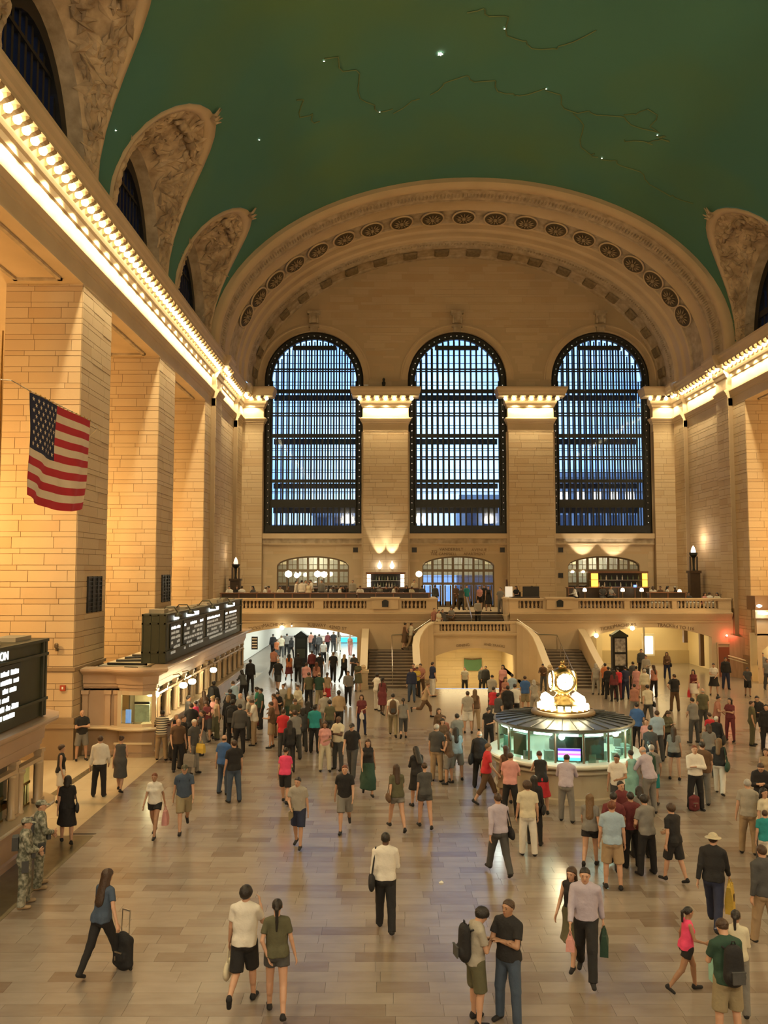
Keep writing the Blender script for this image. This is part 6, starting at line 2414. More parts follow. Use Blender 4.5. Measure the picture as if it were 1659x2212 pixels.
def hair_mesh(kind, h=.010):
    F = Field((-.2, -.26, -.55 if kind in ('long', 'wavy', 'pony', 'braid', 'scarf') else -.2), (.2, .22, .2), h)
    e = lambda o: F.ell((0, -.010, .028), (.082 + o, .101 + o, .092 + o), 0)
    line = lambda X, Y, Z: (.004 + .80 * Y + 0 * X) - Z
    if kind == 'short':
        e(.003)
        F.clip(lambda X, Y, Z: (.010 + .82 * Y + 0 * X) - Z)
    elif kind == 'thick':
        e(.018)
        F.clip(lambda X, Y, Z: (-.02 + .75 * Y) - Z)
    elif kind == 'bald':
        e(-.001)
        F.clip(lambda X, Y, Z: np.maximum((-.06 + .1 * Y) - Z, np.maximum(Z - .02 + 0 * X, Y - .02)))
    elif kind in ('long', 'wavy', 'bob'):
        e(.010)
        F.clip(line)
        L = {'long': -.36, 'wavy': -.42, 'bob': -.14}[kind]
        F.cap((0, -.06, .02), (0, -.10, L), .085, .075 if kind != 'wavy' else .10, .03, (V(0, 1, 0), .6))
        for s in (-1, 1):
            F.cap((s * .07, -.02, .03), (s * .085, -.035, max(L * .7, -.2)), .03, .028, .02)
    elif kind in ('pony', 'braid'):
        e(.004)
        F.clip(line)
        F.cap((0, -.10, .05), (0, -.15, .0), .028, .03, .015)
        F.cap((0, -.15, .0), (0, -.13, -.2), .032, .022, .015)
        if kind == 'braid':
            F.cap((0, -.13, -.2), (0, -.13, -.34), .024, .014, .015)
    elif kind == 'bun':
        e(.004)
        F.clip(line)
        F.ell((0, -.10, .09), (.045, .045, .045), .01)
    elif kind == 'curly':
        F.ell((0, -.02, .03), (.115, .125, .11), 0)
        F.clip(lambda X, Y, Z: (-.05 + .85 * Y) - Z)
        nz = np.sin(F.ax[0] * 120)[:, None, None] * np.sin(F.ax[1] * 110)[None, :, None] * np.sin(F.ax[2] * 115)[None, None, :]
        F.f = F.f + .006 * nz.astype(np.float32)
    elif kind == 'cap':
        e(.008)
        F.clip(lambda X, Y, Z: (.02 + .12 * Y) - Z)
        F.cap((0, .08, .035), (0, .15, .03), .06, .055, .01, (V(0, 0, 1), .16))
    elif kind == 'hat':
        F.ell((0, -.008, .05), (.092, .11, .085), 0)
        F.clip(lambda X, Y, Z: .03 - Z + 0 * Y)
        F.cap((0, -.05, .04), (0, .04, .04), .15, .15, .01, (V(0, 0, 1), .08))
    elif kind == 'scarf':
        e(.016)
        F.cap((0, -.02, -.02), (0, -.02, -.16), .088, .10, .03)
        F.f = np.maximum(F.f, -(np.sqrt((F.ax[0][:, None, None] / .058) ** 2 + ((F.ax[1][None, :, None] - .11) / .07) ** 2 + ((F.ax[2][None, None, :] + .01) / .085) ** 2) - 1).astype(np.float32) * .06)
    elif kind == 'patrol':
        e(.012)
        F.clip(lambda X, Y, Z: (.03 + .05 * Y) - Z)
        F.f = np.maximum(F.f, (F.ax[2][None, None, :] - .115 + 0 * F.ax[0][:, None, None]).astype(np.float32))
        F.cap((0, .085, .04), (0, .135, .03), .055, .05, .008, (V(0, 0, 1), .16))
    if kind in ('short', 'thick', 'long', 'wavy', 'pony', 'bun', 'bob'):
        nz = np.sin(F.ax[0] * 95)[:, None, None] * np.sin(F.ax[1] * 70 + 1)[None, :, None] * np.sin(F.ax[2] * 60)[None, None, :]
        F.f = F.f + .0035 * nz.astype(np.float32)
    return F.mesh('hair_' + kind)


def shoe_mesh(kind):
    F = Field((-.08, -.12, -.09), (.08, .24, .09), .012)
    if kind == 'shoe':
        F.cap((0, -.03, -.035), (0, .14, -.045), .044, .038, .02, (V(0, 0, 1), .85))
        F.cap((0, -.02, .0), (0, -.015, -.03), .040, .042, .02)
        F.clip(lambda X, Y, Z: -.075 - Z + 0 * X)
    elif kind == 'boot':
        F.cap((0, -.03, -.035), (0, .15, -.04), .050, .044, .02, (V(0, 0, 1), .85))
        F.cap((0, -.01, .08), (0, -.015, -.03), .052, .05, .02)
        F.clip(lambda X, Y, Z: -.075 - Z + 0 * X)
    else:
        F.cap((0, -.03, -.062), (0, .15, -.062), .040, .038, .01, (V(0, 0, 1), .35))
        F.cap((-.03, .07, -.05), (.03, .07, -.05), .020, .020, .01)
    return F.mesh(kind)


COL = dict(blk=(.013, .012, .013), gry=(.19, .18, .165), dgr=(.06, .06, .06), wht=(.66, .62, .55), crm=(.58, .52, .38), tan=(.34, .24, .14), kha=(.27, .22, .13),
           nvy=(.018, .024, .06), blu=(.04, .11, .30), lbl=(.30, .40, .50), teal=(.015, .22, .23), grn=(.02, .17, .10), dgn=(.02, .055, .035), olv=(.09, .085, .045),
           red=(.50, .025, .035), mar=(.13, .022, .025), pnk=(.58, .28, .26), hpk=(.72, .06, .16), org=(.48, .15, .05), yel=(.55, .38, .06), brn=(.11, .06, .03),
           lav=(.42, .37, .45), den=(.05, .075, .12), slm=(.38, .17, .12), sto=(.33, .30, .25), mint=(.25, .48, .42))
CW = dict(blk='black', gry='grey', dgr='dark grey', wht='white', crm='cream', tan='tan', kha='khaki', nvy='navy', blu='blue', lbl='light blue', teal='teal', grn='green',
          dgn='dark green', olv='olive', red='red', mar='maroon', pnk='pink', hpk='hot pink', org='orange', yel='yellow', brn='brown', lav='lavender', den='denim', slm='salmon', sto='stone', mint='mint')
GW = dict(tee='T-shirt', shirt='shirt', tank='sleeveless top', jacket='jacket', camo='camouflage jacket', polo='polo shirt', trousers='trousers', jeans='jeans', leggings='leggings', shorts='shorts',
          hotpants='shorts', capri='cropped trousers', camopants='camouflage trousers', skirt='skirt', longskirt='long skirt', dress='dress', maxi='long dress', miniskirt='short skirt')
SKIN = dict(w=(.50, .29, .19), t=(.34, .185, .11), b=(.10, .05, .03))
HAIR = dict(k=(.014, .010, .008), b=(.05, .025, .012), l=(.15, .085, .035), y=(.36, .24, .11), g=(.38, .36, .33), r=(.14, .04, .015), w=(.6, .57, .5), s=(.5, .44, .3), o=(.06, .055, .03), c=(.30, .30, .24))


def cmat(kind, c, key):
    n = kind + '_' + key
    if n in MATS:
        return MATS[n]
    if kind == 'skin':
        return mat(n, (*c, 1), .55, nscale=9, namt=.1)
    if kind == 'hair':
        return mat(n, (*c, 1), .5, nscale=30, namt=.3, bump=.3, bscale=60)
    return mat(n, (*c, 1), .85, nscale=6, namt=.18, bump=.25, bscale=14)


CAMO = mat('camouflage', (.36, .35, .28, 1), .85, nscale=13, namt=1.6, col2=(.09, .095, .065, 1), bump=.3)
STRIPE = bpy.data.materials.new('striped_cloth')
STRIPE.use_nodes = True
nt = STRIPE.node_tree
wv = nt.nodes.new('ShaderNodeTexWave')
wv.bands_direction = 'Z'
wv.inputs['Scale'].default_value = 4.2
tcn = nt.nodes.new('ShaderNodeTexCoord')
crn = nt.nodes.new('ShaderNodeValToRGB')
crn.color_ramp.interpolation = 'CONSTANT'
crn.color_ramp.elements[0].color = (.04, .035, .03, 1)
crn.color_ramp.elements[1].color = (.5, .45, .33, 1)
crn.color_ramp.elements[1].position = .5
nt.links.new(tcn.outputs['Object'], wv.inputs['Vector'])
nt.links.new(wv.outputs['Fac'], crn.inputs['Fac'])
nt.links.new(crn.outputs['Color'], nt.nodes['Principled BSDF'].inputs['Base Color'])

BODY, GARM, HAIRM, SHOEM = {}, {}, {}, {}
HS = [.0105, .018, .028]
EYE = MB().lathe((0, 0, 0), [(0.001, -.006), (.008, -.003), (.009, .001), (.005, .004), (0.001, .005)], 8)
def _sh(name, b, m):
    me = bpy.data.meshes.new(name)
    me.from_pydata(b.v, [], b.f)
    me.materials.append(m)
    return me


EYEM = _sh('eye', EYE, mat('eye_dark', (.05, .04, .035, 1), .3))
MOUTHM = _sh('mouth', MB().ring([[(x, 0, z) for x, z in ((-.022, 0), (0, .006), (.022, 0), (0, -.008))], [(x, .006, z) for x, z in ((-.016, 0), (0, .004), (.016, 0), (0, -.005))]]), mat('lips', (.28, .09, .07, 1), .5))
BROWM = _sh('eyebrow', MB().box(-.014, .014, -.004, .005, -.002, .002), mat('brow', (.05, .03, .02, 1), .7))


def slot(o, m):
    if len(o.material_slots) == 0:
        o.data.materials.append(None)
    o.material_slots[0].link = 'OBJECT'
    o.material_slots[0].material = m


PEOPLE = []


def person(px, py, head, pose, sex, ht, top, bot, hair, skin, lab, z=0.0, lod=None, extra=None, grp=None):
    """head top seen at (px,py); heading in degrees clockwise from away"""
    x, y, _ = G(px, py, z + ht)
    d = y
    if lod is None:
        lod = 0 if d < 21 else (1 if d < 33 else 2)
    hs = HS[lod]
    key = (pose, sex, lod)
    if key not in BODY:
        me, J = body_mesh(pose, sex, hs, lod == 0)
        BODY[key] = (me, J)
    me, J = BODY[key]
    root = bpy.data.objects.new('person', None)
    root.empty_display_size = .1
    C.objects.link(root)
    sc = ht / 1.72
    root.location = (x, y, z)
    root.rotation_euler = (0, 0, -rad(head))
    root.scale = (sc, sc, sc)
    # keep the head, not the hips, over the pixel
    hx, hy = J['hc'][0] * sc, J['hc'][1] * sc
    a = -rad(head)
    root.location.x -= hx * math.cos(a) - hy * math.sin(a)
    root.location.y -= hx * math.sin(a) + hy * math.cos(a)
    dz = J['dz']
    b = link('body', me, root)
    b.location.z = dz
    slot(b, cmat('skin', SKIN[skin], skin))
    def gm(kc, nm):
        kind, c = kc.split(':')
        k2_ = (kind, pose, sex, lod)
        if k2_ not in GARM:
            GARM[k2_] = garment_mesh(kind, pose, sex, hs * 1.15)
        o = link(nm, GARM[k2_], root)
        o.location.z = dz
        if kind in ('camo', 'camopants'):
            m = CAMO
        elif c == 'str':
            m = STRIPE
        else:
            m = cmat('cloth', COL[c], c)
        slot(o, m)
        return kind, c
    tk = tc_ = bk = bc_ = None
    if top:
        nm = {'tee': 't_shirt', 'tank': 'sleeveless_top', 'camo': 'jacket', 'polo': 'polo_shirt'}.get(top.split(':')[0], top.split(':')[0])
        tk, tc_ = gm(top, nm)
    if bot:
        nm = {'hotpants': 'shorts', 'camopants': 'trousers', 'longskirt': 'skirt', 'miniskirt': 'skirt', 'maxi': 'dress', 'capri': 'trousers'}.get(bot.split(':')[0], bot.split(':')[0])
        bk, bc_ = gm(bot, nm)
    hk_, hcol = hair.split(':')
    HM = Matrix([list(J['HR'][i]) + [0] for i in range(3)] + [[0, 0, 0, 1]])
    HM.translation = Vector(J['hc']) + Vector((0, 0, dz))
    for hk2 in ([hk_] if hk_ not in ('cap', 'hat', 'patrol') else ['short', hk_]):
        lk = (hk2, min(lod, 1))
        if lk not in HAIRM:
            HAIRM[lk] = hair_mesh(hk2, .0095 if lod == 0 else .016)
        o = link({'cap': 'cap', 'hat': 'hat', 'patrol': 'patrol_cap', 'scarf': 'headscarf'}.get(hk2, 'hair'), HAIRM[lk], root)
        hm = HM.copy()
        if sex == 'f':
            hm = hm @ Matrix.Scale(.96, 4)
        o.matrix_local = hm
        if hk2 in ('cap', 'hat', 'patrol', 'scarf'):
            slot(o, CAMO if hk2 == 'patrol' else cmat('hair', HAIR[hcol], hcol))
        else:
            slot(o, cmat('hair', HAIR['b' if hk_ in ('cap', 'hat', 'patrol') else hcol], 'b' if hk_ in ('cap', 'hat', 'patrol') else hcol))
    sk = 'boot' if tk == 'camo' else ('sandal' if (extra and 'sandal' in extra) else 'shoe')
    scol = 'tan' if tk == 'camo' else ('wht' if (extra and 'whiteshoe' in extra) else ('brn' if extra and 'sandal' in extra else 'blk'))
    if sk not in SHOEM:
        SHOEM[sk] = shoe_mesh(sk)
    for s in 'lr':
        fd = Vector(J[s + 'fd'])
        up = Vector((0, 0, 1))
        rt = fd.cross(up).normalized()
        up = rt.cross(fd)
        M = Matrix((rt, fd, up)).transposed().to_4x4()
        M.translation = Vector(J[s + 'ank']) + Vector((0, 0, dz))
        o = link('shoe', SHOEM[sk], root)
        o.matrix_local = M
        slot(o, cmat('cloth', COL[scol], scol))
    facing = 110 < (head % 360) < 250
    if lod < 2 and (facing or lod == 0):
        k = 1.0 if sex == 'm' else .96
        for s in (-1, 1):
            o = link('eye', EYEM, root)
            o.matrix_local = HM @ Matrix.Translation((s * .031 * k, .083 * k, .008)) @ Matrix.Rotation(-PI / 2, 4, 'X')
            o = link('eyebrow', BROWM, root)
            o.matrix_local = HM @ Matrix.Translation((s * .031 * k, .092 * k, .034))
        o = link('mouth', MOUTHM, root)
        o.matrix_local = HM @ Matrix.Translation((0, .089 * k, -.052 * k))
    desc = 'person in '
    if tk:
        desc += CW.get(tc_, 'striped') + ' ' + GW[tk] if tk != 'camo' else 'camouflage uniform'
        if bk and tk != 'camo':
            desc += ' and ' + CW[bc_] + ' ' + GW[bk]
    else:
        desc += CW[bc_] + ' ' + GW[bk]
    if tk == 'camo':
        pm = MB().box(.17, .27, -.05, .08, .72, .93).box(-.1, .02, .13, .2, .95, 1.06).box(.05, .15, .13, .2, .95, 1.05).box(-.12, .12, -.25, -.13, 1.12, 1.38)
        g_ = pm.build('belt_gear', cmat('cloth', COL['dgr'], 'dgr'), root)
        g_.location.z = dz
    full = (desc + ', ' + lab).strip()
    if len(full.split()) > 16 and tk and bk and tk != 'camo':
        full = 'person in ' + CW.get(tc_, 'striped') + ' ' + GW[tk] + ', ' + lab
    if len(full.split()) > 16:
        full = 'person, ' + lab
    root['label'] = full
    root['category'] = 'person'
    if grp:
        root['group'] = grp
    PEOPLE.append((root, J, dz, sc))
    return root, J, dz, sc


# ------------------------------------------------------------------ bags
def world_at(pr, p):
    root, J, dz, sc = pr
    a = root.rotation_euler.z
    q = Vector(p) * sc
    return Vector((root.location.x + q.x * math.cos(a) - q.y * math.sin(a), root.location.y + q.x * math.sin(a) + q.y * math.cos(a), root.location.z + q.z))


BAGM = {}
def sdf_shape(key, fn, h=.018):
    if key not in BAGM:
        BAGM[key] = fn(h)
    return BAGM[key]


def _bp(h):
    F = Field((-.22, -.25, -.3), (.22, .2, .32), h)
    F.cap((0, 0, -.14), (0, 0, .16), .155, .135, 0, (V(0, 1, 0), .62))
    F.cap((-.05, -.08, -.12), (.05, -.08, -.12), .085, .085, .02, (V(0, 1, 0), .6))
    return F.mesh('backpack_body')


def backpack(pr, c, lab, off=-.17, zc=1.22):
    root, J, dz, sc = pr
    T = J['T']
    p = T((0, off, zc))
    w = world_at(pr, (p[0], p[1], p[2] + dz))
    t_ = thing('backpack', lab, 'backpack', w)
    t_.rotation_euler = (root_rot_x(J), 0, root.rotation_euler.z)
    t_.scale = (sc, sc, sc)
    o = link('pack_body', sdf_shape('bp', _bp), t_)
    slot(o, cmat('cloth', COL[c], c))
    st = MB()
    for s in (-1, 1):
        st.tube([(s * .085, .06, .2), (s * .11, .17, .22), (s * .12, .30, .12), (s * .125, .28, -.05), (s * .13, .1, -.18)], .016, 5)
    st.tube([(-.03, -.0, .29), (-.02, -.0, .33), (.02, -.0, .33), (.03, 0, .29)], .01, 5)
    st.build('straps', cmat('cloth', COL['blk'], 'blk'), t_, smooth=True)
    pk = MB().box(-.09, .09, -.155, -.13, -.19, -.03).box(-.1, .1, -.16, -.13, -.035, -.02)
    pk.build('front_pocket', cmat('cloth', COL['dgr'], 'dgr'), t_)
    return t_


def root_rot_x(J):
    return 0.0


def _hb(h):
    F = Field((-.25, -.15, -.22), (.25, .15, .2), h)
    F.cap((-.09, 0, -.04), (.09, 0, -.04), .10, .10, .02, (V(0, 1, 0), .5))
    F.cap((-.05, 0, .03), (.05, 0, .03), .06, .06, .05, (V(0, 1, 0), .6))
    return F.mesh('handbag_body')


def handbag(pr, side, c, lab, long_=True, name='handbag', cat='handbag', size=1.0):
    """bag hanging at hip (strap over shoulder) or from the hand"""
    root, J, dz, sc = pr
    s = -1 if side == 'l' else 1
    if long_:
        p = Vector((s * .25, -.04, .92 + dz))
        top = Vector(J[side + 'sh']) + Vector((0, 0, dz + .07))
    else:
        wr = Vector(J[side + 'wr']) + Vector(J[side + 'fv']) * .11 + Vector((0, 0, dz))
        p = wr + Vector((0, 0, -.26 * size))
        top = wr
    w = world_at(pr, p)
    t_ = thing(name, lab, cat, w)
    t_.rotation_euler = (0, 0, root.rotation_euler.z + (PI / 2 if long_ else PI / 2))
    t_.scale = (sc * size,) * 3
    o = link('bag_body', sdf_shape('hb', _hb), t_)
    slot(o, cmat('cloth', COL[c], c))
    a = -(PI / 2)
    lt = (world_at(pr, top) - w)
    inv = Matrix.Rotation(-t_.rotation_euler.z, 4, 'Z')
    lt = inv @ lt / (sc * size)
    st = MB()
    st.tube([(-.08, 0, .06), lt + Vector((-.02, 0, 0)), lt + Vector((.02, 0, 0)), (.08, 0, .06)], .012, 5)
    st.build('bag_strap', cmat('cloth', COL[c], c), t_)
    return t_


def shopping_bag(pr, side, c, lab, w_=.3, h_=.34, logo=None):
    root, J, dz, sc = pr
    wr = Vector(J[side + 'wr']) + Vector(J[side + 'fv']) * .11 + Vector((0, 0, dz))
    top = world_at(pr, wr)
    t_ = thing('shopping_bag', lab, 'bag', top - Vector((0, 0, h_ + .12)))
    t_.rotation_euler = (0, 0, root.rotation_euler.z + PI / 2)
    m = MB()
    a, d = w_ / 2, .07
    m.ring([[(-a, -d, 0), (a, -d, 0), (a, d, 0), (-a, d, 0)], [(-a * 1.02, -d * 1.1, h_ * .5), (a * 1.02, -d * .9, h_ * .5), (a, d, h_ * .5), (-a, d * 1.1, h_ * .5)],
            [(-a, -d * .5, h_), (a, -d * .5, h_), (a, d * .5, h_), (-a, d * .5, h_)]])
    m.build('bag_body', cmat('cloth', COL[c], c), t_)
    m = MB()
    for s in (-1, 1):
        m.tube([(-a * .5, s * d * .5, h_), (-a * .3, 0, h_ + .12), (a * .3, 0, h_ + .12), (a * .5, s * d * .5, h_)], .008, 5)
    m.build('bag_handles', cmat('cloth', COL[c], c), t_)
    if logo:
        o = MB().lathe((0, 0, 0), [(.075, -.001), (.075, .004), (.0001, .004)], 16).build('round_mark', cmat('cloth', COL[logo], logo), t_)
        o.location = (0, -d - .004, h_ * .55)
        o.rotation_euler = (PI / 2, 0, 0)
        o2 = MB().lathe((0, 0, 0), [(.075, -.001), (.075, .004), (.0001, .004)], 16).build('round_mark', cmat('cloth', COL[logo], logo), t_)
        o2.location = (0, d + .004, h_ * .55)
        o2.rotation_euler = (-PI / 2, 0, 0)
    return t_


def suitcase(x, y, rz, c, lab, handle=True, s=1.0):
    t_ = thing('suitcase', lab, 'suitcase', (x, y, 0), rz)
    def fn(h):
        F = Field((-.25, -.18, 0), (.25, .18, .62), h)
        for sx in (-1, 1):
            F.cap((sx * .14, 0, .12), (sx * .14, 0, .50), .075, .075, .0)
        F.cap((-.13, 0, .12), (.13, 0, .12), .085, .085, .02)
        F.cap((-.13, 0, .5), (.13, 0, .5), .085, .085, .02)
        F.cap((0, 0, .14), (0, 0, .48), .16, .16, .03, (V(0, 1, 0), .58))
        F.ell((0, -.08, .25), (.13, .06, .12), .02)
        return F.mesh('suitcase_body')
    o = link('case_body', sdf_shape('suit', fn), t_)
    slot(o, cmat('cloth', COL[c], c))
    if handle:
        m = MB()
        for sx in (-.09, .09):
            m.tube([(sx, .04, .55), (sx, .06, .98)], .009, 5)
        m.tube([(-.09, .06, .98), (.09, .06, .98)], .015, 6)
        m.build('pull_handle', STEEL, t_)
    for sx in (-.15, .15):
        MB().tube([(sx - .015, .04, .03), (sx + .015, .04, .03)], .03, 8).build('wheel', BLACK, t_)
    MB().box(-.1, .1, -.15, -.13, .33, .36).box(-.05, -.02, -.155, -.13, .2, .27).build('silver_tag', STEEL, t_)
    t_.scale = (s, s, s)
    return t_

